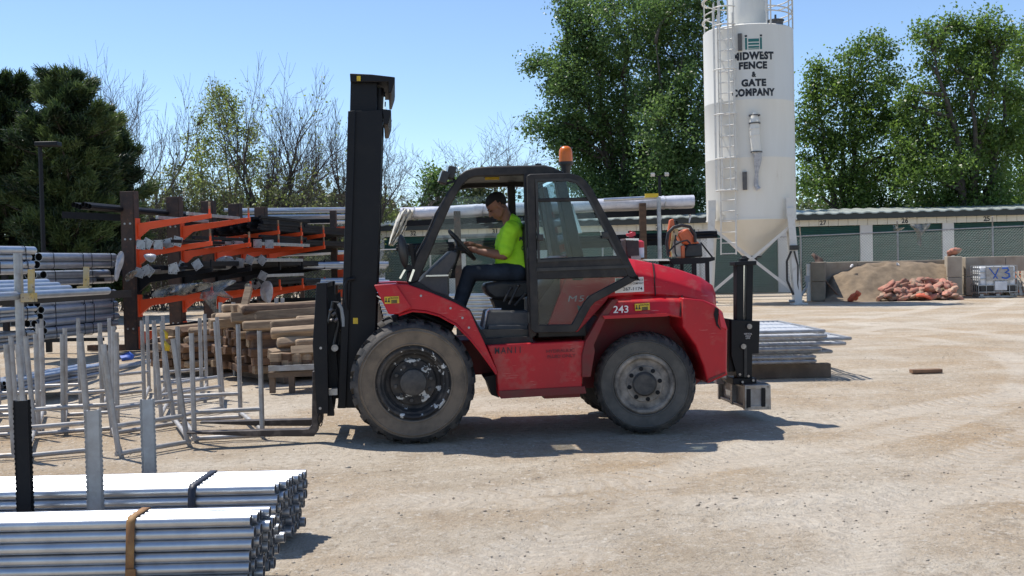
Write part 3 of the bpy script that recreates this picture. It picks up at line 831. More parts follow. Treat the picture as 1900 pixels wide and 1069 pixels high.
# ================================================================== CHAIN LINK FENCE
FPX = [2010, 1843, 1667, 1487, 1300, 1120, 950, 800, 690, 560, 430, 300]
def fY(x): return 43.2 + (1470-x)*0.0026 if x < 1470 else 43.2
def fH(x): return 2.42 + max(0, x-1470)*0.0005 - max(0, 1300-x)*0.0002
fo = P(1150, 540, fY(1150)); fo.z = 0
fen = thing('chain_link_fence', 'galvanised chain link fence running across the back of the yard', 'fence', tuple(fo))
fp = []
for x in FPX:
    b = P(x, 540, fY(x)); b.z = 0; fp.append((b, fH(x)))
for i, (b, h) in enumerate(fp):
    pm = MB(); pm.cyl(b-ZUP*.05, b+ZUP*(h+.03), .038, n=8)
    pm.bar(b+ZUP*(h+.02), b+Vector((-.09, -.22, h+.42)), .05, .03)
    build(pm, 'post', 'galv_dull', fen)
for i in range(len(fp)-1):
    (a, ha), (b, hb) = fp[i], fp[i+1]
    rm = MB(); rm.cyl(a+ZUP*ha, b+ZUP*hb, .026, n=6); build(rm, 'top_rail', 'galv_dull', fen)
    rm = MB(); rm.cyl(a+ZUP*.1, b+ZUP*.1, .022, n=6); build(rm, 'bottom_rail', 'galv_dull', fen)
    d = b-a; ln = math.hypot(d.x, d.y); d = Vector((d.x, d.y, 0))/ln; nrm = Vector((-d.y, d.x, 0))
    wm = MB(); h = (ha+hb)/2-.03; st = .115; s = -h
    while s < ln:
        for sg in (1, -1):
            # wire from bottom (s or s+h) to top
            u0, u1 = (s, s+h) if sg > 0 else (s+h, s)
            z0, z1 = .06, h+.03
            lo_, hi_ = 0.0, 1.0
            def tt(uu): return (uu-u0)/(u1-u0)
            ts = sorted((tt(0.0), tt(ln)))
            lo_, hi_ = max(0, ts[0]), min(1, ts[1])
            if hi_-lo_ > .01:
                p = a+d*(u0+(u1-u0)*lo_)+ZUP*(z0+(z1-z0)*lo_)+nrm*(.004*sg); q = a+d*(u0+(u1-u0)*hi_)+ZUP*(z0+(z1-z0)*hi_)+nrm*(.004*sg)
                wm.tube([p, q], .0042, 3, False)
        s += st
    build(wm, 'wire_mesh', 'wire', fen, clean=False, smooth=0)

# plastic scraps snagged on the fence
def scrap(name, label, pxs, Y, m, cat, seed, t=.004, grp=None):
    rn = random.Random(seed); mb = MB()
    A = [P(x, y, Y+rn.uniform(-.12, .12)) for x, y in pxs]
    c = sum(A, Vector())/len(A); c.y -= .1
    n = len(A)
    mids = [(A[i]+A[(i+1) % n])/2*.75+c*.25+Vector((0, rn.uniform(-.12, .12), 0)) for i in range(n)]
    vs = A+mids+[c]
    fs = []
    for i in range(n):
        fs += [(i, (i+1) % n, n+i), (n+i, (i+1) % n, n+(i+1) % n), (n+i, n+(i+1) % n, 2*n)]
    mb.add(vs, fs)
    o = build(mb, name, m, smooth=60)
    if t < .008: u_ = o.modifiers.new('soft', 'SUBSURF'); u_.levels = u_.render_levels = 2
    s = o.modifiers.new('t', 'SOLIDIFY'); s.thickness = t
    tag(o, label, cat, grp)
    return o
scrap('plastic_sheet', 'torn translucent plastic sheet snagged over the fence below number 26', [(1682, 415), (1700, 417), (1722, 413), (1727, 412), (1726, 422), (1716, 428), (1708, 440), (1704, 450), (1711, 459), (1706, 457), (1700, 452), (1702, 438), (1699, 427)], 43.0, 'film_thin', 'plastic scrap', 1)
scrap('plastic_strip', 'thin plastic strips tangled round a fence post top', [(1655, 416), (1662, 418), (1668, 426), (1680, 420), (1678, 424), (1668, 430), (1656, 428), (1660, 423)], 42.95, 'film_thin', 'plastic scrap', 2)

# ================================================================== SILO
SY = 39.6
SB = P(1396, 540, SY); SB.z = 0
sil = thing('cement_silo', 'tall white cement silo on four legs with a caged ladder and lettering', 'silo', tuple(SB))
def sz(y): return P(1395, y, SY).z
SR = 163/2*SY/F
tocam = Vector((-SB.x, -SB.y, 0)).normalized(); srt = Vector((-tocam.y, tocam.x, 0))     # srt points to the viewer's right
def SP(px, z, off=0.0):        # point on the silo skin at the pixel offset px from the axis, height z
    a = math.asin(max(-.98, min(.98, px*SY/F/SR)))
    return SB + (tocam*math.cos(a)+srt*math.sin(a))*(SR+off) + ZUP*z
def SA(arc, z, off=0.0):
    a = arc/SR
    return SB + (tocam*math.cos(a)+srt*math.sin(a))*(SR+off) + ZUP*z
zt, zb = sz(60), sz(409)
b = MB()
prof = [(0.01, zb)]
prof = [(SR, zb), (SR, sz(300)), (SR+.006, sz(299.2)), (SR+.006, sz(298)), (SR, sz(297)), (SR, sz(196.8)), (SR+.004, sz(196.2)), (SR+.004, sz(195)), (SR, sz(194.4)), (SR, zt-.03), (SR-.04, zt), (.02, zt+.12)]
b.lathe(prof, SB, (0, 0, 1), 64)
build(b, 'body', 'white_paint', sil)
b = MB(); b.lathe([(SR+.02, zb+.03), (SR+.02, zb-.02), (SR-.02, zb-.05), (.34, sz(474)), (.34, sz(478)), (.02, sz(478))], SB, (0, 0, 1), 48); build(b, 'hopper_cone', 'white_paint', sil)
b = MB(); b.lathe([(.36, sz(474)-.02), (.36, sz(474)-.08), (.2, sz(474)-.1), (.2, sz(490)), (.02, sz(490))], SB, (0, 0, 1), 20); build(b, 'discharge_valve', 'black_steel', sil)
b = MB(); FB = SB + srt*((1395-1395)*SY/F)
b.lathe([(.72, zt+.02), (.72, zt+2.9), (.66, zt+3.0), (.02, zt+3.05)], FB, (0, 0, 1), 32)
b.lathe([(.75, zt+.05), (.78, zt+.09), (.78, zt+.14), (.73, zt+.18)], FB, (0, 0, 1), 32); build(b, 'dust_filter', 'white_paint', sil)
for sx, sy_ in ((-1, 1), (1, 1), (-1, -1), (1, -1)):
    top = SB + (srt*sx*.80+tocam*sy_*.72)*SR*1.05 + ZUP*(zb+.35)
    foot = SB + (srt*sx*.93+tocam*sy_*.80)*SR*1.06
    lg = MB(); lg.bar(foot, top, .24, .24, up=tocam); lg.box(foot+ZUP*.015, (.5, .5, .05)); lg.bar(top-ZUP*.3, top+ZUP*.35, .26, .10, up=tocam)
    build(lg, 'leg', 'white_steel', sil)
def lgp(sx, sy_, f): return (SB + (srt*sx*.93+tocam*sy_*.80)*SR*1.06).lerp(SB + (srt*sx*.80+tocam*sy_*.72)*SR*1.05 + ZUP*(zb+.35), f)
for (a, c) in (((-1, 1), (1, 1)), ((1, 1), (1, -1)), ((1, -1), (-1, -1)), ((-1, -1), (-1, 1))):
    for f0, f1 in ((.10, .82), (.82, .10)):
        br = MB(); br.bar(lgp(*a, f0)+tocam*(.03 if f0 > .5 else -.03), lgp(*c, f1)+tocam*(.03 if f0 > .5 else -.03), .07, .10); build(br, 'brace', 'white_steel', sil)
# ladder with safety cage
ld = MB()
lx0, lx1 = -48, -24
for px in (lx0, lx1):
    ld.tube([SP(px, sz(472), .20)] + [SP(px, sz(409), .16), SP(px, sz(40), .16)], .028, 6)
y = 470
while y > 66:
    ld.cyl(SP(lx0, sz(y), .16), SP(lx1, sz(y), .16), .017, n=5); y -= 19.2
for y in (400, 330, 260, 190, 120, 70):
    for px in (lx0, lx1): ld.bar(SP(px, sz(y), -.02), SP(px, sz(y), .17), .03, .03)
build(ld, 'ladder', 'white_steel', sil)
cg = MB()
lc = (SP(lx0, 0)+SP(lx1, 0))*.5; lc.z = 0; ln_ = (lc-SB); ln_.z = 0; ln_.normalize(); lt = Vector((-ln_.y, ln_.x, 0))
def cagep(a, z): return lc + ln_*(.16+.36*math.sin(a)+.02) + lt*(.40*math.cos(a)) + ZUP*z
for y in (357, 300, 221, 141, 62, 30):
    cg.tube([cagep(math.pi*i/12, sz(y)) for i in range(13)], .024, 6)
for a in (0.08, .27, .5, .73, .92):
    cg.bar(cagep(a*math.pi, sz(357)), cagep(a*math.pi, sz(20)), .045, .014, up=ln_)
cg.bar(cagep(0.1, sz(357)), cagep(math.pi-.1, sz(357)), .05, .03)
build(cg, 'ladder_cage', 'white_steel', sil)
gr = MB()
for zz in (1.12, .62):
    gr.tube([SB + (tocam*math.cos(a)+srt*math.sin(a))*(SR-.05)+ZUP*(zt+zz) for a in [R(25+12*i) for i in range(25)]], .022, 6)
for a in range(25, 320, 42):
    q = SB + (tocam*math.cos(R(a))+srt*math.sin(R(a)))*(SR-.05)
    gr.cyl(q+ZUP*(zt-.05), q+ZUP*(zt+1.14), .024, n=6)
# side hoop rail at the left of the ladder and tall right rail seen against the sky
for y in (2, 40):
    gr.tube([SB + (tocam*math.cos(a)+srt*math.sin(a))*(SR+.02)+ZUP*sz(y) for a in [R(-115+12*i) for i in range(6)]], .03, 6)
for zz in (.45, .95, 1.6):
    gr.tube([SB + (tocam*math.cos(a)+srt*math.sin(a))*(SR-.02)+ZUP*(zt+zz) for a in [R(25+10*i) for i in range(12)]], .024, 6)
for a in (30, 88):
    q = SB + (tocam*math.cos(R(a))+srt*math.sin(R(a)))*(SR-.02); gr.cyl(q+ZUP*zt, q+ZUP*(zt+2.6), .03, n=6)
build(gr, 'guard_rail', 'white_steel', sil)
hb = MB(); hb.lathe([(.26, zt-.02), (.26, zt+.16), (.30, zt+.17), (.30, zt+.21), (.02, zt+.22)], SB+srt*.95+tocam*.75, (0, 0, 1), 16); hb.bar(SB+srt*.95+tocam*.75+ZUP*(zt+.2), SB+srt*.95+tocam*.75+ZUP*(zt+.4), .06, .06); build(hb, 'inspection_hatch', 'grey_plastic', sil)
# lettering wrapped on the skin
M['letter_worn'] = mat('worn_black_lettering', (0.012, 0.014, 0.02), 0.55, col2=(0.66, 0.63, 0.57), nscale=3, lo=.68, hi=.69, detail=3)
def wrap(name, body, py, hpx, xoff, m, width=None):
    tv, tf = text_pts(body, 1.0, .06, space=1.12)
    h = max(y for x, y in tv)-min(y for x, y in tv); w = max(x for x, y in tv)-min(x for x, y in tv)
    k = hpx*SY/F/h; kx = k if width is None else width*SY/F/w
    tm = MB(); tm.add([SA(x*kx+xoff*SY/F, sz(py)+y*k, .006) for x, y in tv], tf); build(tm, name, m, sil, smooth=0)
wrap('lettering', 'MIDWEST', 119, 14.5, 9, 'letter_worn', 74)
wrap('lettering', 'FENCE', 136, 13.5, 8, 'letter_worn', 50)
wrap('lettering', '&', 152, 10, 9, 'letter', 8)
wrap('lettering', 'GATE', 167, 13.5, 9, 'letter_worn', 44)
wrap('lettering', 'COMPANY', 184, 14, 8, 'letter_worn', 78)
em = MB()
def patch(x0, x1, y0, y1):
    n = 4; A = []
    for i in range(n+1):
        xx = (x0+(x1-x0)*i/n-1395)*SY/F
        A += [SA(xx, sz(y0), .006), SA(xx, sz(y1), .006)]
    em.add(A, [(2*i, 2*i+1, 2*i+3, 2*i+2) for i in range(n)])
patch(1390, 1393.6, 86, 107); patch(1416, 1419.6, 86, 107)
for y0, y1 in ((88, 93.5), (95.5, 99), (101, 104.5)): patch(1395.5, 1414.5, y0, y1)
patch(1395.5, 1414.5, 105.6, 107)
em.mi = 1
patch(1389.5, 1393.6, 81, 84.5); patch(1416, 1420, 81, 84.5)
build(em, 'emblem', ['teal', 'letter'], sil, smooth=0)
fp_ = MB()
fp_.tube([SP(8, sz(224), .16), SP(8, sz(236), .2), SP(8, sz(262), .2), SP(10, sz(292), .2)], [.10, .165, .17, .16], 12)
for y in (238, 250, 262): fp_.tube([SP(8, sz(y), .2)+ (srt*math.cos(a)+tocam*math.sin(a))*.178 + ZUP*.03*math.cos(a) for a in [R(30*i) for i in range(13)]], .012, 5)
fp_.bar(SP(8, sz(222), 0), SP(8, sz(222), .2), .1, .1)
build(fp_, 'fill_pipe', 'white_paint', sil)
so_ = MB(); so_.tube([SP(11, sz(292), .2), SP(12, sz(305), .2), SP(10, sz(330), .15), SP(9, sz(350), .1), SP(13, sz(357), .12)], [.15, .13, .06, .08, .09], 10); build(so_, 'filter_sock', 'clear_film', sil)
for (x0, x1, y0, y1) in ((-17, -10, 78, 108), (-14, -5, 325, 357)):
    bx = MB()
    p0, p1 = SP(x0, sz(y0), .05), SP(x1, sz(y1), .05)
    bx.box((p0+p1)/2, (abs((p1-p0).length*.24), .1, abs(p0.z-p1.z)), Matrix.Rotation(math.atan2(srt.y, srt.x), 3, 'Z')); build(bx, 'junction_box', 'grey_plastic', sil)
for y in (226, 240, 291):
    cr = MB(); cr.lathe([(.175, -.02), (.20, -.02), (.20, .02), (.175, .02)], SP(8 if y < 280 else 10, sz(y), .195), (0, 0, 1), 16); build(cr, 'clamp_ring', 'grey_plastic', sil)
hs = MB()
q0 = lgp(1, 1, .55)+tocam*.15
hs.tube([q0+srt*-.1, q0+srt*-.25-ZUP*.35, q0+srt*-.25-ZUP*1.0, q0+srt*-.05-ZUP*1.5], .04, 7)
hs.tube([q0, q0+srt*.12-ZUP*.5, q0+srt*.1-ZUP*1.1, q0+srt*.15-ZUP*1.6], .03, 7)
hs.box(q0+ZUP*.12, (.3, .12, .16))
build(hs, 'hose', 'black_plastic', sil)

# ================================================================== MATERIAL BINS
def wallbox(name, label, a, b, th, h, m, grp='concrete block walls of the sand bin'):
    a, b = Vector(a), Vector(b); a.z = b.z = 0
    mb = MB(); d = (b-a).normalized(); n = max(1, int((b-a).length/1.5+.5))
    for i in range(n):
        for j in range(2):
            p = a.lerp(b, i/n)+d*.006; q = a.lerp(b, (i+1)/n)-d*.006
            mb.bar(p+ZUP*(h*(j+.5)/2), q+ZUP*(h*(j+.5)/2), th, h/2-.012)
    o = build(mb, name, m, bevel=.02)
    return tag(o, label, 'wall', grp)
def gp(x, Y): v = P(x, 540, Y); v.z = 0; return v
BY0, BY1 = 40.0, 42.4
wh = 1.45
wallbox('concrete_wall', 'darker concrete end wall at the left of the sand bin', gp(1518, BY0), gp(1522, BY1), .5, 1.42, 'concrete_dark')
wallbox('concrete_wall', 'low concrete wall behind the heap of sand', gp(1508, BY1+.3), gp(1752, BY1+.3), .4, 1.40, 'concrete')
wallbox('concrete_wall', 'concrete dividing wall between sand and white tank', gp(1772, BY0-.1), gp(1766, BY1), .5, 1.52, 'concrete')
wallbox('concrete_wall', 'long concrete wall behind the white caged tank', gp(1788, BY1-.2), gp(2010, BY1-.2), .4, 1.48, 'concrete')
# pale timber post and panel at the left end
b = MB(); b.box(gp(1501, 40.2)+ZUP*.68, (.16, .10, 1.36)); tag(build(b, 'panel_post', 'white_steel', bevel=.01), 'pale upright panel post at the left end of the sand bin', 'post')
b = MB(); q = gp(1496, 40.0); b.tube([q+Vector((.02, -.1, .75)), q+Vector((-.02, -.15, .55)), q+Vector((-.2, -.2, .28)), q+Vector((-.38, -.25, .05)), q+Vector((-.7, -.3, .05))], .045, 8); b.box(q+Vector((.02, -.06, .82)), (.16, .12, .22)); tag(build(b, 'water_hose', 'hose'), 'grey hose drooping from a box at the left end of the sand bin', 'hose')
def sand():
    nu, nv = 60, 34
    V = []
    for j in range(nv):
        fv = j/(nv-1)
        for i in range(nu):
            fu = i/(nu-1)
            Y = BY0-1.1+fv*(BY1+.08-(BY0-1.1))
            x0, x1 = gp(1530, Y).x, gp(1762, Y).x
            x = x0+(x1-x0)*fu
            crest = 1.30*min(1, .55+fu*1.3)*(1-.12*max(0, fu-.8)*5)
            s = max(0, min(1, (fv-.02)/.72))
            h = crest*(s*s*(3-2*s))*(.85+.15*s)
            h *= min(1, fu*9+.25+fv*.3)
            h += .09*mnoise.noise((x*1.3, Y*1.3, 0))*min(1, h*3) + .06*mnoise.noise((x*4, Y*4, 2))*min(1, h*3)
            h -= .22*math.exp(-(((fu-.44)/.055)**2+((fv-.72)/.07)**2)) - .1*math.exp(-(((fu-.44)/.09)**2+((fv-.80)/.06)**2))
            h -= .07*math.exp(-(((fu-.17)/.03)**2+((fv-.5)/.04)**2))
            if j == 0 or (fu in (0.0, 1.0)): h = min(h, -.02) if j == 0 else h
            V.append((x, Y, max(h, -.03)))
    Fc = [(j*nu+i, j*nu+i+1, (j+1)*nu+i+1, (j+1)*nu+i) for j in range(nv-1) for i in range(nu-1)]
    # skirt down to the ground so the heap is solid
    rim = [i for i in range(nu)]+[j*nu+nu-1 for j in range(1, nv)]+[(nv-1)*nu+i for i in range(nu-2, -1, -1)]+[j*nu for j in range(nv-2, 0, -1)]
    mb = MB(); mb.add(V+[(V[i][0], V[i][1], -.05) for i in rim], Fc+[(rim[i], rim[(i+1) % len(rim)], len(V)+(i+1) % len(rim), len(V)+i) for i in range(len(rim))])
    o = build(mb, 'sand_heap', 'sand', smooth=60)
    tag(o, 'heap of brown sand filling the bin between concrete walls', 'sand heap')
sand()
rb = random.Random(5)
def bag(name, p, m, label, grp, s=(.23, .17, .10), seed=0):
    rn = random.Random(seed); mb = MB()
    rot = Matrix.Rotation(rn.uniform(0, 6.28), 3, 'Z') @ Matrix.Rotation(rn.uniform(-.5, .5), 3, 'X') @ Matrix.Rotation(rn.uniform(-.5, .5), 3, 'Y')
    mb.ell((0, 0, 0), s, 20)
    vs = []
    for v in mb.v:
        q = Vector((seed*3.1, 0, 0))
        k = 1+.45*mnoise.noise(v*4+q)+.45*mnoise.noise(v*8+q)+.22*mnoise.noise(v*17+q)
        w = v*k; w.z = max(w.z, -s[2]*.75)
        w.z += .05*math.sin(v.x*7+seed)
        if v.x > s[0]*.6: w.y *= 1.6; w.x += .10; w.z *= 1.4
        vs.append(Vector(p)+rot @ w)
    mb.v = vs
    return tag(build(mb, name, m, smooth=60), label, 'sandbag', grp)
k = 0
for row, (zz, xa, xb, n, yy) in enumerate(((.12, 1640, 1772, 17, 38.9), (.28, 1636, 1766, 16, 39.1), (.46, 1644, 1762, 14, 39.4), (.60, 1676, 1752, 8, 39.7))):
    for i in range(n):
        px = xa+(xb-xa)*(i+rb.uniform(-.3, .3))/max(1, n-1)
        Y = yy+rb.uniform(-.12, .12)
        q = gp(min(px, 1766), Y)
        hh = zz+rb.uniform(-.05, .06) + (-.12 if px < 1640 else 0)
        tan = rb.random() < .4; bag('sandbag', (q.x, Y, max(.1, hh)), 'bag_tan' if tan else 'bag', 'dusty tan sandbag in the heap on the sand' if tan else 'crumpled faded orange sandbag in the heap on the sand', 'sandbags piled in the bin', (rb.uniform(.16, .26), rb.uniform(.12, .19), rb.uniform(.07, .11)), seed=k); k += 1
for px, Y, h, nm in ((1585, 38.9, .12, 'bright orange sandbag lying alone left of the bag pile'), (1712, 38.5, .14, 'bright orange sandbag at the front middle of the pile')):
    q = gp(px, Y); bag('sandbag', (q.x, Y, h), 'bag_bright', nm, 'sandbags piled in the bin', (.24, .14, .08), seed=200+px)
q = gp(1768, 40.6); bag('cloth_bundle', (q.x, 40.6, 1.62), 'bag', 'crumpled cloth bundle on top of the dividing wall', None, (.26, .2, .12), seed=77)
q = gp(1517, 42.5); bag('cloth_bundle', (q.x, 42.5, 1.50), 'rust', 'dark red cloth bundle on the wall left of the sand', None, (.32, .2, .10), seed=78)
scrap('paper_scrap', 'white paper scrap stuck high on the sand heap', [(1662, 486), (1667, 487), (1668, 495), (1671, 498), (1664, 497)], 41.2, 'sign_white', 'litter', 5)
scrap('paper_scrap', 'cream paper scrap at the upper left of the sand', [(1576, 494), (1582, 488), (1585, 493), (1578, 497)], 41.0, 'sign_white', 'litter', 6)
# stick leaning on the left bin wall
b = MB(); q = gp(1547, 39.6); b.bar(q+Vector((.35, 0, 0)), q+Vector((-.2, 1.4, 1.05)), .05, .05); tag(build(b, 'wooden_stake', 'wood_brown'), 'wooden stake leaning in the left of the sand bin', 'stake')

# ------------------------------------------------------------------ IBC tank
IB = gp(1844, 40.4)
ibc = thing('caged_tank', 'white plastic tank in a metal cage marked Y3 in blue', 'tank', tuple(IB), R(-9))
b = MB(); b.box((0, 0, .66), (1.22, 1.0, .94)); build(b, 'tank', 'ibc_plastic', ibc, local=True, bevel=.06)
b = MB(); b.box((0, -.006, .33), (1.228, 1.0, .26)); build(b, 'liquid_level', 'ibc_dark', ibc, local=True, bevel=.04)
b = MB()
for z in (.20, .44, .68, .92, 1.14):
    for s in (-1, 1):
        b.bar((-.66, s*.54, z), (.66, s*.54, z), .025, .03); b.bar((s*.66, -.54, z), (s*.66, .54, z), .025, .03)
for i in range(6):
    for s in (-1, 1):
        b.bar((-.66+.264*i, s*.542, .14), (-.66+.264*i, s*.542, 1.15), .022, .022)
for i in range(1, 4):
    for s in (-1, 1): b.bar((s*.662, -.54+.27*i, .14), (s*.662, -.54+.27*i, 1.15), .022, .022)
build(b, 'cage', 'galv_dull', ibc, local=True)
b = MB()
for y in (-.45, 0, .45): b.box((0, y, .03), (1.3, .1, .06))
for x in (-.55, 0, .55): b.box((x, 0, .095), (.12, 1.08, .07))
build(b, 'pallet_base', 'galv_dull', ibc, local=True)
b = MB(); b.box((.06, -.575, .86), (.92, .02, .50)); build(b, 'name_plate', 'galv_frame', ibc, local=True)
b = MB(); b.box((.10, -.56, .42), (.42, .04, .34)); build(b, 'label_panel', 'ibc_plastic', ibc, local=True, bevel=.02)
b = MB()
def stroke(pts, w=.035): b.tube([Vector((x, -.60, z)) for x, z in pts], w, 6)
stroke([(-.30, 1.06), (-.20, .93), (-.09, .78), (-.02, .68)], .018); stroke([(.02, 1.05), (-.08, .82), (-.16, .68)], .018)
stroke([(.14, 1.04), (.33, 1.05), (.36, .96), (.24, .89), (.37, .85), (.39, .74), (.28, .68), (.13, .71)], .03)
build(b, 'painted_mark', 'blue_writing', ibc, local=True)
# broken pale pallets and red barrel at the right edge
for i, (px, Y, rz, lean, lab) in enumerate(((1888, 40.0, -.5, 1.05, 'pale wooden pallet leaning beside the white tank'), (1905, 39.6, -.3, .75, 'pale wooden pallet lying over another at the right edge'))):
    q = gp(px, Y); t = thing('wooden_pallet', lab, 'pallet', tuple(q), rz, 'pallets beside the white tank')
    rot = Matrix.Rotation(lean, 3, 'X')
    for k2 in range(7):
        b = MB(); b.box(rot @ Vector((-.5+.16*k2, .5, 0))+Vector((0, 0, .06)), (.10, 1.0, .022), rot); build(b, 'slat', 'wood_pallet', t, local=True)
    for v in (.1, .5, .9):
        b = MB(); b.box(rot @ Vector((0, v, -.06))+Vector((0, 0, .06)), (1.1, .05, .09), rot); build(b, 'stringer', 'wood_pallet', t, local=True)
q = gp(1899, 41.0)
b = MB(); b.lathe([(.02, 0), (.28, 0), (.29, .3), (.30, .31), (.29, .33), (.29, .6), (.30, .61), (.29, .63), (.28, .88), (.02, .88)], q, (0, 0, 1), 20); tag(build(b, 'plastic_drum', 'saw_orange'), 'orange drum behind the pallets at the right edge', 'drum')

# ------------------------------------------------------------------ light poles
LP = gp(1228, 47.5)
lp = thing('light_pole', 'dark light pole with two floodlights left of the silo', 'light pole', tuple(LP))
zt_ = P(1228, 326, 47.5).z
b = MB(); b.cyl(LP, LP+ZUP*zt_, .09, .06, 8); b.bar(LP+Vector((-.32, 0, zt_-.02)), LP+Vector((.32, 0, zt_-.02)), .05, .05); build(b, 'pole', 'black_steel', lp)
for s in (-1, 1):
    b = MB(); b.box(LP+Vector((s*.30, -.05, zt_+.05)), (.17, .2, .13), Matrix.Rotation(.3, 3, 'X')); build(b, 'lamp_head', 'lens', lp, bevel=.01)
LQ = gp(83, 30.0)
lp2 = thing('street_lamp', 'black lamp post with a square head before the pine', 'street lamp', tuple(LQ))
zq = P(83, 268, 30.0).z
b = MB(); b.cyl(LQ, LQ+ZUP*zq, .07, .06, 8); build(b, 'pole', 'black_steel', lp2)
b = MB(); b.box(LQ+Vector((.22, 0, zq)), (.62, .35, .12)); b.bar(LQ+Vector((-.02, 0, zq-.02)), LQ+Vector((.1, 0, zq-.02)), .06, .06); build(b, 'lamp_head', 'black_steel', lp2, bevel=.02)
# ================================================================== FORKLIFT
YAW = R(6)
VO = G(767, 826)                     # ground point under the near front wheel
EU = Vector((math.cos(YAW), math.sin(YAW), 0)); EV = Vector((-math.sin(YAW), math.cos(YAW), 0))
def V(x, y, v):                      # point of the vehicle (u along, v across, w up) seen at a pixel, on the plane v
    d = ray(x, y); n = EV
    t = ((VO-CP).dot(n)+v)/d.dot(n)
    p = CP+d*t-VO
    return Vector((p.dot(EU), v, p.z))
def Vp(pts, v): return [V(x, y, v) for x, y in pts]
def sw(pts, v): return [Vector((p.x, v, p.z)) for p in pts]
fl = thing('forklift', 'red rough terrain forklift with tall black mast and open cab, driven across the yard', 'forklift', tuple(VO), YAW)
WD = 2.0                              # overall width
def part(mb, name, m, bevel=0.0, smooth=40, parent=None): return build(mb, name, m, parent or fl, local=True, bevel=bevel, smooth=smooth)
def slab(pts, v0, v1):               # outline seen on plane v0, given thickness to v1
    A = Vp(pts, v0); mb = MB(); mb.loft(A, sw(A, v1)); return mb
def add_slab(mb, pts, v0, v1, vm=None):
    A = Vp(pts, v0 if vm is None else vm); mb.loft(sw(A, v0), sw(A, v1)); return mb

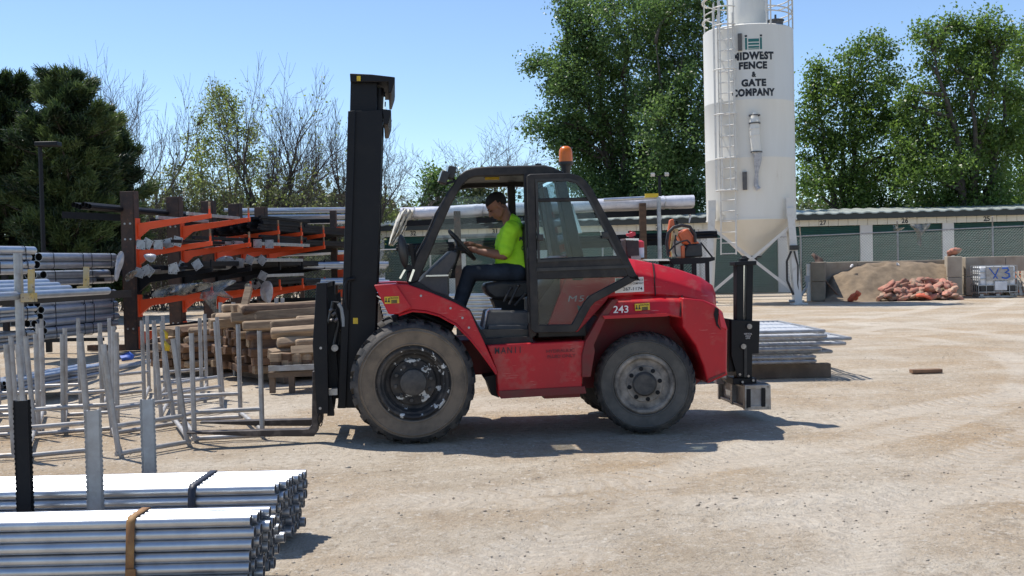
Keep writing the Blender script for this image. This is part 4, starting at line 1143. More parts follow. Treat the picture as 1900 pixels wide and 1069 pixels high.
# ---- wheels
def wheel(cpx, cpy, v0, width, Ro, ri, kind, mirrored=False, steer=0.0, at=None):
    c = V(cpx, cpy, 0) if at is None else at
    c = Vector((c.x, 0, Ro-.012))
    sgn = -1 if mirrored else 1
    ax = Vector((0, 1, 0))
    Rz = Matrix.Rotation(steer, 3, 'Z')
    def place(mb):
        mid = Vector((c.x, v0+width/2*1, 0))
        out = []
        for p in mb.v:
            q = p-Vector((c.x, v0+width/2, 0))
            if mirrored: q = Vector((q.x, -q.y, q.z))
            out.append(Rz @ q + mid)
        mb.v = out
        if mirrored: mb.f = [tuple(reversed(f)) for f in mb.f]
        return mb
    cc = Vector((c.x, v0, c.z)); w = width
    ty = MB()
    Rt = Ro-(.028 if kind == 'front' else .014)
    ty.lathe([(ri, .05), (ri+.02, .035), (ri+.05, .03)], cc, ax, 64)
    ty.mi = 1
    ty.lathe([(ri+.05, .03), (ri+(Rt-ri)*.16, .020), (ri+(Rt-ri)*.18, .010), (ri+(Rt-ri)*.22, .008), (ri+(Rt-ri)*.24, .014), (ri+(Rt-ri)*.48, .003), (ri+(Rt-ri)*.66, .003), (ri+(Rt-ri)*.68, -.004), (ri+(Rt-ri)*.71, -.004), (ri+(Rt-ri)*.73, .005), (Rt-.055, .012), (Rt-.048, .006)], cc, ax, 64)
    ty.mi = 0
    ty.lathe([(Rt-.048, .006), (Rt-.03, .018), (Rt-.012, .045), (Rt, .09), (Rt+.004, w/2), (Rt, w-.09), (Rt-.03, w-.018), (Rt-.048, w-.006)], cc, ax, 64)
    ty.mi = 1
    ty.lathe([(Rt-.048, w-.006), (Rt-.055, w-.012), (ri+(Rt-ri)*.5, w-.002), (ri+.05, w-.03), (ri, w-.05)], cc, ax, 64)
    ty.mi = 0
    n = 22 if kind == 'front' else 34
    for side in (0, 1):
        for i in range(n):
            a = 2*math.pi*(i+.5*side)/n
            if kind == 'front':
                da, ha = .13, .070
                path = [(0.012, 0, Rt-.05), (.05, .0, Rt+.004), (.10, .2, Ro), (w*.52, 1.0, Ro)]
            else:
                da, ha = .16, .036
                path = [(0.016, -.3, Rt-.035), (.05, -.15, Rt+.002), (.09, .1, Ro), (w*.52, 1.0, Ro)]
            vs = []
            for (vv, q, rr) in path:
                aa = a + da*q
                h2 = ha*(1.0 if kind == 'front' else 1.25)
                for t in (-h2, h2):
                    for r_ in (rr-.05, rr):
                        t2 = t*(.85 if r_ == rr else 1)
                        yy = vv if side == 0 else w-vv
                        vs.append(Vector((c.x+math.cos(aa+t2)*r_, v0+yy, c.z+math.sin(aa+t2)*r_)))
            fs = []
            for j in range(len(path)-1):
                o = 4*j
                fs += [(o+1, o+3, o+7, o+5), (o, o+1, o+5, o+4), (o+2, o+6, o+7, o+3)]
            fs += [(0, 2, 3, 1), (12, 13, 15, 14)]
            ty.add(vs, fs)
    tyre = part(place(ty), 'wheel' if False else 'tyre', ['rubber', 'sidewall' if kind == 'front' else 'sidewall_rear'])
    rm = MB()
    if kind == 'front':
        rm.lathe([(ri+.03, .028), (ri+.012, .012), (ri-.005, .018), (ri-.02, .05), (ri-.035, .055), (ri-.06, .12), (.215, .13), (.205, .10), (.12, .085), (.001, .085)], cc, ax, 48)
    else:
        rm.lathe([(ri+.03, .030), (ri+.012, .010), (ri-.01, .014), (ri-.03, .05), (ri-.045, .055), (.175, .045), (.165, .03), (.09, .03), (.001, .03)], cc, ax, 48)
    rm.lathe([(ri, .05), (ri-.03, w*.5), (ri, w-.05)], cc, ax, 48)
    part(place(rm), 'rim', 'rim_black' if kind == 'front' else 'rim_grey', parent=tyre)
    hb = MB()
    if kind == 'front':
        hb.lathe([(.125, .09), (.118, .035), (.105, .028), (.001, .024)], cc, ax, 28)
    else:
        hb.lathe([(.115, .03), (.11, -.02), (.095, -.035), (.001, -.035)], cc, ax, 28)
    part(place(hb), 'hub', 'hub', parent=tyre)
    nb = 10 if kind == 'front' else 8
    for i in range(nb):
        a = 2*math.pi*i/nb+.2
        rr = .165 if kind == 'front' else .145
        p = Vector((c.x+math.cos(a)*rr, v0, c.z+math.sin(a)*rr)); bb = MB()
        if kind == 'front': bb.cyl(p+ax*.06, p+ax*.09, .017, n=6)
        else: bb.cyl(p+ax*.022, p+ax*.035, .021, n=10)
        part(place(bb), 'nut_or_bolt_hole', 'hub' if kind == 'front' else 'hole', parent=tyre, smooth=0)  # rear ones are dark discs that paint in the bolt holes
cF, cR = V(767, 713, 0), V(1206, 715, .08)
RF, RR = .572, .478
wheel(0, 0, 0.0, .46, RF, .305, 'front', at=cF)
wheel(0, 0, WD-.46, .46, RF, .305, 'front', True, at=cF)
cR2 = V(1205, 715, .10)
wheel(0, 0, .10, .40, RR, .255, 'rear', at=cR2, steer=R(-13))
wheel(0, 0, WD-.50, .40, RR, .255, 'rear', True, at=cR2, steer=R(-13))
b = MB(); b.cyl((cF.x, .35, RF), (cF.x, WD-.35, RF), .13, n=16); b.box((cF.x, WD/2, RF), (.4, .45, .42)); part(b, 'front_axle', 'black_steel', .03)
b = MB(); b.bar((cR2.x, .35, RR), (cR2.x, WD-.35, RR), .16, .18); part(b, 'rear_axle', 'black_steel', .02)

# ---- chassis and lower red body
b = MB()
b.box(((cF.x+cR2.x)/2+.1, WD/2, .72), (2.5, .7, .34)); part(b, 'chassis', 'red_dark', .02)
sidep = [(903, 641), (1086, 632), (1082, 668), (1080, 724), (925, 737), (922, 692)]
b = slab(sidep, .12, .55); part(b, 'side_tank', 'red', .012)
A = Vp(sidep, .12); b = MB(); b.loft(sw(A, WD-.12), sw(A, WD-.55)); part(b, 'side_tank', 'red', .012)
b = slab([(925, 726), (1085, 717), (1088, 730), (930, 740)], .10, .30); part(b, 'sill_strip', 'red_dark')
b = slab([(1010, 732), (1076, 728), (1076, 737), (1010, 740)], .18, .5); part(b, 'under_guard', 'red_dark')
b = slab([(897, 700), (926, 695), (926, 738), (912, 733), (905, 712)], .3, .6); part(b, 'hydraulic_block', 'black_steel')

# ---- front mudguards
arch_out = [(733, 527), (757, 528), (800, 543), (843, 561), (872, 577), (884, 605), (896, 630), (923, 690)]
arch_in = [(919, 693), (890, 652), (872, 628), (846, 601), (815, 584), (790, 577), (765, 575), (738, 583), (721, 583), (697, 535), (694, 529)]
lip = [(921, 694), (892, 654), (873, 630), (846, 603), (815, 586), (790, 579), (765, 577), (740, 585)]
def mudguard(v0, v1, vin, far):
    b = MB()
    A = Vp(arch_out, .06); B = Vp(arch_in, .06)
    poly = A+B
    b.loft(sw(poly, v0), sw(poly, v1))
    part(b, 'mudguard', 'red', .008)
    # the shell over the tyre: sheet following the lip
    C = Vp(lip, .06); n = len(C)
    up = [Vector((p.x, 0, p.z+.03)) for p in C]
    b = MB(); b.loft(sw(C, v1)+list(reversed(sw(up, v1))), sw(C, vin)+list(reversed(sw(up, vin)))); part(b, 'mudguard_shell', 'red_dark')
    b = MB(); b.tube(sw(C, v0-.006 if not far else v0+.006), .010, 6); part(b, 'mudguard_lip', 'red')
mudguard(.05, .11, .60, False)
mudguard(WD-.05, WD-.11, WD-.60, True)
for px, py in ((781, 549), (836, 572), (858, 590), (870, 608)):
    b = MB(); q = V(px, py, .05); b.cyl(q-Vector((0, .006, 0)), q+Vector((0, .01, 0)), .011, n=8); part(b, 'mudguard_bolt', 'galv_dull')
# front apron with the caution decal
A = Vp([(694, 529), (735, 527), (764, 571), (740, 583), (721, 583)], .02)
b = MB(); b.loft(sw(A, .02), sw(A, .62)); part(b, 'front_apron', 'red', .008)
b = MB(); b.loft(sw(A, WD-.02), sw(A, WD-.62)); part(b, 'front_apron', 'red', .008)

def decal(name, pts, v, m):
    A = Vp(pts, v); b = MB(); b.loft(A, sw(A, v+.02)); return part(b, name, m, smooth=0)
def vtext(name, body, cx, cy, hpx, v, m, width=None, bold=.01, shear=0.0, slope=-.03, parent=None, space=1.0):
    tv, tf = text_pts(body, 1.0, bold, shear, space=space)
    ys = [y for x, y in tv]; xs = [x for x, y in tv]
    h = max(ys)-min(ys); w = max(xs)-min(xs); my = (max(ys)+min(ys))/2; mx_ = (max(xs)+min(xs))/2
    ky = hpx/h; kx = ky if width is None else width/w
    b = MB(); b.add([V(cx+(x-mx_)*kx, cy-(y-my)*ky+(x-mx_)*kx*slope, v) for x, y in tv], tf)
    return part(b, name, m, smooth=0, parent=parent)
def caution(x0, y0, x1, y1, v, dy=-2):
    d = decal('caution_decal', [(x0, y0), (x1, y0+dy), (x1+1, y1+dy), (x0+1, y1)], v, 'yellow')
    vtext('caution_lettering', 'CAUTION', x0+(x1-x0)*.66, y0+(y1-y0)*.22+dy*.6, 3.6, v-.004, 'letter', (x1-x0)*.60, parent=d)
    b = MB(); h = y1-y0
    for k2 in (0, 1):
        xx = x0+3.2+k2*5.2
        b.add(Vp([(xx-2.2, y1-3), (xx+2.4, y1-3), (xx+.9, y0+h*.42), (xx-.7, y0+h*.42)], v-.004), [(0, 1, 2, 3)])
        b.add(Vp([(xx-1.1, y0+h*.38), (xx+1.2, y0+h*.38), (xx+1.0, y0+h*.2), (xx-.9, y0+h*.2)], v-.004), [(0, 1, 2, 3)])
    for k2 in range(3):
        yy = y0+h*(.48+.17*k2)
        b.add(Vp([(x0+13, yy), (x1-3, yy-1), (x1-3, yy+.6), (x0+13, yy+1.4)], v-.004), [(0, 1, 2, 3)])
    part(b, 'caution_symbol', 'letter', smooth=0, parent=d)
caution(713, 551, 740, 564, .016, -1.5)

# ---- cab
cabv0, cabv1 = .22, WD-.22
outerA = [(757, 528), (772, 478), (794, 437), (818, 381), (845, 335), (853, 324), (864, 316), (883, 311), (918, 309), (1010, 307), (1030, 311)]
innerA = [(1028, 326), (971, 325), (883, 328), (870, 332), (857, 345), (838, 378), (817, 425), (791, 487), (776, 522)]
def cab_side(v0, v1):
    b = MB(); A = Vp(outerA+innerA, cabv0); b.loft(sw(A, v0), sw(A, v1)); part(b, 'front_pillar', 'cab_frame', .012)
    b = MB(); A = Vp([(950, 324), (986, 324), (992, 618), (978, 628)][0:0] + [(972, 322), (988, 322), (996, 622), (982, 632)], cabv0); b.loft(sw(A, v0), sw(A, v1)); part(b, 'door_pillar', 'cab_frame', .01)
    b = MB(); A = Vp([(1026, 312), (1046, 318), (1086, 485), (1082, 520), (1062, 520), (1064, 485)], cabv0); b.loft(sw(A, v0), sw(A, v1)); part(b, 'rear_pillar', 'cab_frame', .012)
    # door sill sweeping down from the pillar to the floor
    b = MB(); A = Vp([(757, 528), (776, 522), (800, 538), (845, 556), (872, 574), (889, 606), (903, 628), (985, 624), (990, 632), (985, 640), (905, 643), (890, 633), (868, 578), (843, 562), (800, 545)], cabv0)
    b.loft(sw(A, v0), sw(A, v1)); part(b, 'door_sill', 'cab_frame', .006)
cab_side(cabv0, cabv0+.075)
cab_side(cabv1, cabv1-.075)
A = Vp([(853, 324), (864, 316), (883, 310), (918, 307.5), (1010, 305.5), (1029, 310), (1044, 318), (1044, 323), (1026, 320), (1005, 316), (883, 319), (868, 326)], cabv0)
b = MB(); b.loft(sw(A, cabv0+.03), sw(A, cabv1-.03)); part(b, 'roof', 'cab_frame', .015)
b = MB(); q = V(1000, 309, cabv0+.2)
for uu, vv in ((.0, .25), (.1, .7), (-.25, 1.2)): b.lathe([(.03, 0), (.03, .025), (.005, .03)], Vector((q.x+uu, cabv0+vv, q.z+.005)), (0, 0, 1), 10)
part(b, 'roof_bolt', 'black_plastic')
# dark interior rear wall, floor
A = Vp([(1036, 330), (1048, 330), (1086, 485), (1086, 625), (1060, 625), (1062, 485)], cabv0)
b = MB(); b.loft(sw(A, cabv0+.09), sw(A, cabv0+.32)); b.loft(sw(A, cabv1-.35), sw(A, cabv1-.09)); part(b, 'rear_panel', 'grey_plastic', .01)
b = MB(); A = Vp([(1056, 485), (1090, 485), (1090, 625), (1000, 628), (1000, 560)], cabv0); b.loft(sw(A, cabv0+.08), sw(A, cabv1-.08)); part(b, 'engine_bulkhead', 'black_plastic', .01)
A = Vp([(1052, 512), (1150, 512), (1124, 560), (1072, 616), (1012, 616)], .235); b = MB(); b.loft(A, sw(A, .29)); part(b, 'side_panel', 'red', .004)
b = MB(); A = Vp([(880, 612), (990, 612), (990, 632), (905, 634)], cabv0); b.loft(sw(A, cabv0+.05), sw(A, cabv1-.05)); part(b, 'cab_floor', 'black_plastic')
# windscreen and rear glass
def pane(name, p0, p1, va, vb, m='glass', t=.006, parent=None):
    a, c = V(*p0, cabv0), V(*p1, cabv0)
    b = MB(); d = (c-a).normalized(); n = Vector((-d.z, 0, d.x))*t
    b.loft([Vector((a.x, va, a.z)), Vector((a.x, vb, a.z)), Vector((c.x, vb, c.z)), Vector((c.x, va, c.z))],
           [Vector((a.x, va, a.z))+n, Vector((a.x, vb, a.z))+n, Vector((c.x, vb, c.z))+n, Vector((c.x, va, c.z))+n])
    return part(b, name, m, smooth=0)
pane('windscreen', (772, 512), (851, 332), cabv0+.08, cabv1-.08, 'glass_clear')
pane('rear_window', (1040, 330), (1071, 484), cabv0+.34, cabv1-.36)
# far side door glass and sill plate (closed far door)
A = Vp([(850, 350), (970, 330), (978, 520), (870, 560), (790, 520)], cabv0)
b = MB(); A2 = Vp([(776, 500), (850, 350), (872, 334), (970, 330), (980, 610), (905, 620), (872, 566), (800, 530)], cabv0); b.loft(sw(A2, cabv1-.045), sw(A2, cabv1-.038)); part(b, 'side_window', 'glass_clear', smooth=0)
b = MB(); A2 = Vp([(988, 330), (1032, 330), (1066, 484), (990, 484)], cabv0); b.loft(sw(A2, cabv1-.045), sw(A2, cabv1-.038)); part(b, 'side_window', 'glass', smooth=0)
# headliner sticker strip
b = MB(); q = V(913, 331, .9); b.box((q.x, .9, q.z+.0), (.14, .02, .03)); part(b, 'visor_label', 'yellow')

# ---- door, swung open against the side of the hood
dv0, dv1 = .055, .115
do_ = [(978, 326), (984, 323), (1055, 321), (1075, 326), (1087, 335), (1100, 352), (1150, 447), (1182, 512), (1184, 518), (1168, 527), (1104, 561), (1096, 570), (1073, 612), (1066, 617), (992, 618), (985, 612)]
fr = MB()
def ring(outer, holes, v0, v1, mb):
    """plate with window openings, built as a bmesh boolean-free strip: outer bars only"""
    pass
def edge_strip(pts, w, v0, v1, mb, closed=True):
    """band of width w (pixels) inside the outline"""
    n = len(pts); cx = sum(p[0] for p in pts)/n; cy = sum(p[1] for p in pts)/n
    ins = []
    for i in range(n):
        p0, p1, p2 = pts[i-1], pts[i], pts[(i+1) % n]
        def nrm(a, c):
            dx, dy = c[0]-a[0], c[1]-a[1]; l = math.hypot(dx, dy); return (-dy/l, dx/l)
        n1, n2 = nrm(p0, p1), nrm(p1, p2)
        bx, by = n1[0]+n2[0], n1[1]+n2[1]; l = math.hypot(bx, by); bx, by = bx/l, by/l
        k = w/max(.45, bx*n1[0]+by*n1[1])
        ins.append((p1[0]+bx*k, p1[1]+by*k))
    O = Vp(pts, v0); I = Vp(ins, v0)
    vs = O+I+sw(O, v1)+sw(I, v1); fs = []
    for i in range(n):
        j = (i+1) % n
        fs += [(i, j, n+j, n+i), (2*n+i, 3*n+i, 3*n+j, 2*n+j), (i, 2*n+i, 2*n+j, j), (n+i, n+j, 3*n+j, 3*n+i)]
    mb.add(vs, fs)
    return ins
edge_strip(do_, 15, dv0, dv1, fr)
add_slab(fr, [(992, 480), (1162, 474), (1172, 508), (1160, 514), (992, 519)], dv0+.004, dv1-.004)
add_slab(fr, [(996, 368), (1092, 366), (1096, 373), (996, 375)], dv0+.006, dv1-.01)
door = part(fr, 'cab_door', 'cab_frame', .008)
def dpane(pts, m, name='door_glass'):
    A = Vp(pts, dv0+.02); b = MB(); b.loft(A, sw(A, dv0+.028)); part(b, name, m, smooth=0, parent=door)
dpane([(994, 336), (1056, 335), (1072, 340), (1092, 368), (994, 370)], 'glass')
dpane([(995, 372), (1096, 370), (1150, 476), (1000, 484)], 'glass')
dpane([(994, 516), (1166, 511), (1166, 516), (1096, 556), (1064, 606), (997, 608)], 'glass_low')
A = Vp([(992, 332), (1060, 331), (1076, 337), (1097, 368), (1152, 478), (998, 486)], dv0-.004)
b = MB()
edge_strip([(993, 332), (1057, 331), (1073, 336), (1084, 350), (1098, 373), (1153, 480), (998, 487)], 4.5, dv0-.008, dv0+.012, b); part(b, 'window_seal', 'black_plastic', parent=door)
b = MB()
for px, py in ((1003, 441), (1123, 436)):
    q = V(px, py, dv0-.03); b.box(q, (.05, .05, .06)); b.cyl(q, q+Vector((0, .06, 0)), .02, n=8)
part(b, 'window_catch', 'black_plastic', .006, parent=door)
b = MB(); A = Vp([(996, 498), (1168, 492), (1168, 497), (996, 504)], dv0-.012); b.loft(A, sw(A, dv0)); part(b, 'belt_rail', 'black_plastic', parent=door)
b = MB()
for yy in (345, 470, 590):
    q = V(982, yy, dv0+.08); b.cyl(q-Vector((0, 0, .05)), q+Vector((0, 0, .05)), .022, n=8)
part(b, 'hinge', 'black_plastic', parent=door)
# perforated screen inside the cab
b = MB(); A = Vp([(1058, 378), (1064, 378), (1082, 432), (1070, 432)], .5)
b.loft(sw(A, .55), sw(A, .9)); part(b, 'speaker_grille', 'lens')

# ---- hood and counterweight: cross-sections lofted along the vehicle
hv0, hv1 = .26, WD-.26
def hood():
    b = MB()
    # upper hood: (px x, top y, shoulder y, lower y)
    st = [(1040, 476, 492, 562), (1180, 482, 507, 549), (1215, 489, 515, 549), (1260, 500, 527, 552), (1300, 514, 541, 560), (1326, 530, 552, 566), (1338, 548, 562, 572)]
    rings = []
    for i, (x, yt, ys_, yl) in enumerate(st):
        T = V(x, yt, hv0+.16); S_ = V(x, ys_, hv0); Lw = V(x, yl, hv0-.02)
        ins = 0 if i < 5 else (.06 if i == 5 else .16)
        half = [Vector((Lw.x, hv0-.02+ins, Lw.z)), Vector((S_.x, hv0+ins, S_.z)), Vector((T.x, hv0+.17+ins, T.z)), Vector((T.x, hv0+.45, T.z+.012))]
        far = [Vector((p.x, WD-p.y, p.z)) for p in reversed(half)]
        rings.append(half+far)
    n = len(rings[0])
    for A, B in zip(rings, rings[1:]):
        b.add(A+B, [(i, i+1, n+i+1, n+i) for i in range(n-1)]+[(n-1, 0, n, 2*n-1)])
    b.add(rings[0], [tuple(range(n))]); b.add(rings[-1], [tuple(range(n))])
    return b
part(hood(), 'hood', 'red', .02, 50)
# seam between the fixed cowl and the hinged hood
b = MB(); pts = [V(1216, 549, hv0-.025), V(1214, 514, hv0-.004), V(1211, 488, hv0+.166)]
b.tube([p+Vector((0, -.004, .002)) for p in pts], .006, 5); part(b, 'hood_seam', 'hole')
# wing below the hood with the fleet number: ledge + side skin
def wing(far):
    b = MB()
    st = [(1118, 586, 560, 551), (1140, 545, 548, 585), (1228, 545, 550, 584), (1262, 546, 552, 585), (1300, 551, 562, 590), (1330, 564, 578, 600), (1350, 585, 600, 625)]
    top = [(1150, 549), (1226, 547), (1268, 549), (1300, 555), (1326, 566), (1342, 580)]
    edge = [(1128, 560), (1226, 557), (1268, 559), (1300, 566), (1330, 580), (1346, 598)]
    low = [(1112, 588), (1226, 584), (1262, 590), (1296, 610), (1322, 645), (1335, 690)]
    A = [V(x, y, hv0+.01) for x, y in top]; B = [V(x, y, .14) for x, y in edge]; C = [V(x, y, .10) for x, y in low]
    n = len(A)
    if far:
        A, B, C = ([Vector((p.x, WD-p.y, p.z)) for p in q] for q in (A, B, C))
    D = [Vector((p.x, .55 if not far else WD-.55, p.z)) for p in C]
    E = [Vector((p.x, .55 if not far else WD-.55, p.z)) for p in A]
    vs = A+B+C+D+E; fs = []
    for k2 in range(5):
        k3 = (k2+1) % 5
        for i in range(n-1): fs.append((k2*n+i, k2*n+i+1, k3*n+i+1, k3*n+i))
    fs += [(0, n, 2*n, 3*n, 4*n), tuple(k2*n+n-1 for k2 in range(5))]
    b.add(vs, fs)
    return b
part(wing(False), 'rear_wing', 'red', .015, 50)
b = MB(); b.tube([V(1266, 547, hv0-.0), V(1264, 560, .128), V(1262, 588, .095)], .005, 5); part(b, 'wing_seam', 'hole')
part(wing(True), 'rear_wing', 'red', .015, 50)
# ledge lip over the rear wheel and the diagonal strut of the mudguard
b = slab([(1118, 586), (1238, 581), (1246, 583), (1238, 587), (1122, 592)], .06, .2); part(b, 'wing_lip', 'red')
b = slab([(1112, 588), (1136, 556), (1148, 556), (1124, 592), (1106, 632), (1102, 640), (1104, 652), (1096, 700), (1080, 700), (1080, 660), (1086, 634)], .09, .2); part(b, 'mudguard_strut', 'red_dark', .006)
A = Vp([(1112, 588), (1136, 556), (1148, 556), (1124, 592), (1106, 632), (1096, 700), (1080, 700), (1086, 634)], .09)
b = MB(); b.loft(sw(A, WD-.09), sw(A, WD-.2)); part(b, 'mudguard_strut', 'red_dark')
# inner wheel well
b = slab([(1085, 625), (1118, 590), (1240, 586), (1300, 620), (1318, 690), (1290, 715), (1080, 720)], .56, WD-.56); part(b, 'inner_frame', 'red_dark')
# counterweight
cw = [(1262, 552), (1300, 556), (1330, 566), (1344, 582), (1353, 612), (1352, 686), (1346, 694), (1308, 710), (1300, 676), (1286, 640), (1262, 606)]
def cweight():
    A = Vp(cw, .16)
    b = MB()
    mid = sw(A, WD/2)
    for s, vs_ in ((1, (.16, .10, .30)),):
        pass
    L0 = [Vector((p.x-(.05 if i in (2, 3, 4, 5) else 0), .07, p.z)) for i, p in enumerate(A)]
    b.loft(L0, [Vector((p.x, .22, p.z)) for p in A], True)
    b.loft([Vector((p.x, .22, p.z)) for p in A], [Vector((p.x, WD-.22, p.z)) for p in A], True)
    b.loft([Vector((p.x-(.05 if i in (2, 3, 4, 5) else 0), WD-.07, p.z)) for i, p in enumerate(A)], [Vector((p.x, WD-.22, p.z)) for p in A], True)
    return b
part(cweight(), 'counterweight', 'red', .015, 45)
b = slab([(1328, 570), (1334, 574), (1332, 600), (1338, 612), (1330, 604), (1325, 584)], .055, .12); part(b, 'tail_lamp_recess', 'hole')
b = slab([(1333, 576), (1342, 586), (1350, 612), (1338, 606)], .06, .13); part(b, 'tail_lamp', 'red_plastic')
b = slab([(1316, 702), (1346, 690), (1346, 694), (1312, 709)], .064, .12); part(b, 'bumper_edge', 'red_dark')

# ---- decals
vtext('fleet_number', '243', 1152, 574, 13.5, .098, 'letter_white', 28, .012, slope=-.03)
caution(1178, 564, 1205, 577, .098)
vtext('unit_number', 'MAN11', 942, 650, 12, .108, 'letter', 48, .006, slope=-.04, space=1.3)
vtext('faded_lettering', 'HYDRAULIC', 1040, 651, 6, .112, 'letter_faint', 52, .01, slope=-.05)
vtext('faded_lettering', 'FLUID ONLY', 1042, 661, 6, .112, 'letter_faint', 52, .01, slope=-.05)
vtext('model_lettering', 'M50', 1076, 554, 11, .229, 'letter_grey', 44, .0, .15, slope=-.02, space=1.2)
b = MB(); b.add(Vp([(1071, 566), (1083, 572), (1078, 574), (1087, 576), (1077, 585), (1073, 578)], .229), [(0, 1, 2, 3, 4, 5)]); part(b, 'model_emblem', 'teal')
sgn = decal('phone_sign', [(1142, 516), (1194, 514), (1195, 541), (1142, 544)], .15, 'sign_white')
vtext('sign_lettering', 'MIDWEST FENCE', 1174, 520, 4.2, .146, 'letter', 38, .008, parent=sgn)
vtext('sign_lettering', '& GATE COMPANY', 1176, 526, 3.8, .146, 'letter', 36, .008, parent=sgn)
vtext('sign_lettering', '267-1174', 1174, 536, 6, .146, 'letter', 36, .006, parent=sgn)
b = MB(); b.add(Vp([(1144, 518), (1154, 517.5), (1154, 528), (1144, 528.5)], .146), [(0, 1, 2, 3)]); part(b, 'sign_emblem', 'teal', parent=sgn)

# ---- mast
mo = [(646, 207), (709, 203), (710, 216), (697, 612), (693, 757), (627, 757), (637, 515)]
mi_ = [(649, 136), (718, 139), (720, 152), (714, 612), (690, 740), (640, 740), (637, 515)]
for s in (0, 1):
    va = .42 if s == 0 else WD-.42
    sg = 1 if s == 0 else -1
    A = Vp(mo, .42); b = MB(); b.loft(sw(A, va), sw(A, va+sg*.07))
    A3 = Vp([(637, 515), (646, 207), (660, 206), (651, 515), (642, 757), (627, 757)], .42); b.loft(sw(A3, va-sg*.035), sw(A3, va))
    part(b, 'outer_mast_rail', 'black_steel', .006)
    A = Vp([(650, 137), (700, 139), (692, 600), (640, 600)], .42); b = MB(); b.loft(sw(A, va+sg*.085), sw(A, va+sg*.15)); part(b, 'inner_mast_rail', 'black_steel', .006)
    p, q = V(704, 160, .5), V(684, 640, .5); b = MB(); b.cyl(Vector((p.x, va+sg*.20, p.z)), Vector((q.x, va+sg*.20, q.z)), .042, n=12); part(b, 'lift_cylinder', 'black_steel')
    p, q = V(715, 165, .5), V(712, 215, .5); b = MB(); b.cyl(Vector((p.x-.02, va+sg*.26, p.z)), Vector((q.x-.02, va+sg*.26, q.z)), .02, n=10); part(b, 'lift_rod', 'chrome')
b = MB(); add_slab(b, [(649, 136), (690, 138), (733, 143), (732, 153), (726, 172), (721, 172), (721, 152), (650, 152)], .43, WD-.43, .43); part(b, 'mast_crosshead', 'black_steel', .008)
b = MB(); add_slab(b, [(708, 202), (726, 204), (725, 214), (720, 231), (712, 231), (711, 214)], .42, WD-.42, .42); part(b, 'mast_crosshead', 'black_steel', .008)
b = MB(); add_slab(b, [(627, 735), (693, 735), (693, 757), (627, 757)], .49, WD-.49, .42); part(b, 'mast_crossmember', 'black_steel'); b = MB(); add_slab(b, [(690, 380), (702, 380), (700, 410), (690, 410)], .49, WD-.49, .42); part(b, 'mast_crossmember', 'black_steel')
for i in range(2):
    b = MB(); p, q = V(662, 150, .6), V(650, 560, .6)
    b.bar(Vector((p.x, .80+.4*i, p.z)), Vector((q.x, .80+.4*i, q.z)), .035, .02); part(b, 'lift_chain', 'fork')
d = decal('warning_decal', [(662, 141), (669, 141), (669, 150), (662, 150)], .412, 'yellow')
d = decal('warning_decal', [(655, 590), (664, 590), (664, 601), (655, 601)], .412, 'yellow')
for va in (.5, WD-.5):
    p, q = V(676, 540, .5), V(765, 575, .5); b = MB(); b.cyl(Vector((p.x, va, p.z)), Vector((q.x, va, q.z)), .026, n=12); part(b, 'tilt_rod', 'chrome')
    q2 = V(840, 610, .5); b = MB(); b.cyl(Vector((q.x, va, q.z)), Vector((q2.x, va, q2.z)), .05, n=12); part(b, 'tilt_cylinder', 'black_steel')
# hooked guard on the mast front, seen over the carriage
b = MB(); b.tube([V(643, 575, .38), V(641, 530, .38), V(645, 519, .38), V(658, 517, .38)], .018, 8); part(b, 'mast_guard', 'black_steel')
# ---- carriage, backrest, forks
for va, sg in ((.28, 1), (WD-.28, -1)):
    A = Vp([(587, 525), (606, 525), (607, 600), (610, 768), (588, 768), (580, 640)], .28); b = MB(); b.loft(sw(A, va), sw(A, va+sg*.10)); part(b, 'backrest_upright', 'black_steel', .006)
b = MB(); add_slab(b, [(590, 526), (602, 526), (602, 535), (590, 535)], .38, WD-.38, .28)
for yy in (600, 655, 740): add_slab(b, [(592, yy), (606, yy), (606, yy+18), (592, yy+18)], .38, WD-.38, .28)
part(b, 'carriage_bar', 'black_steel')
for va, vb in ((.5, .62), (WD-.62, WD-.5)): b = MB(); add_slab(b, [(606, 560), (622, 545), (626, 600), (622, 640), (628, 700), (620, 760), (606, 760)], va, vb, .5); part(b, 'carriage_plate', 'black_steel')
b = MB(); add_slab(b, [(607, 735), (616, 735), (620, 772), (607, 772)], .34, .44, .34); part(b, 'side_shift_block', 'black_steel', .004)
b = MB(); add_slab(b, [(607, 723), (626, 721), (626, 733), (607, 734)], .36, .44, .36); part(b, 'side_shift_pad', 'steel')
for py in (646,):
    b = MB(); q = V(621, py, .40); b.cyl(q, q+Vector((0, .05, 0)), .032, n=14); b.cyl(q-Vector((0, .01, 0)), q, .014, n=10); part(b, 'roller', 'steel')
b = MB()
for px, py in ((595, 646), (594, 758)):
    q = V(px, py, .272); b.cyl(q, q+Vector((0, .02, 0)), .013, n=8)
part(b, 'bolt', 'steel')
for k2, (pts_) in enumerate(([(612, 590), (618, 560), (627, 562), (634, 580), (636, 610)], [(610, 600), (614, 575), (622, 575), (628, 600), (620, 640)], [(612, 615), (624, 606), (632, 618), (630, 640)])):
    b = MB(); b.tube([V(x, y, .42+.05*k2) for x, y in pts_], .016, 7); part(b, 'hydraulic_hose', 'black_plastic')
b = MB(); b.tube([V(x, y, .40) for x, y in [(628, 563), (634, 572), (637, 590), (637, 606)]], .02, 8); part(b, 'hydraulic_hose', 'hose')
b = MB()
for px, py in ((613, 596), (617, 585), (612, 578), (621, 596)): q = V(px, py, .38); b.cyl(q, q+Vector((.02, .03, .02)), .014, n=8)
part(b, 'hose_fitting', 'steel')
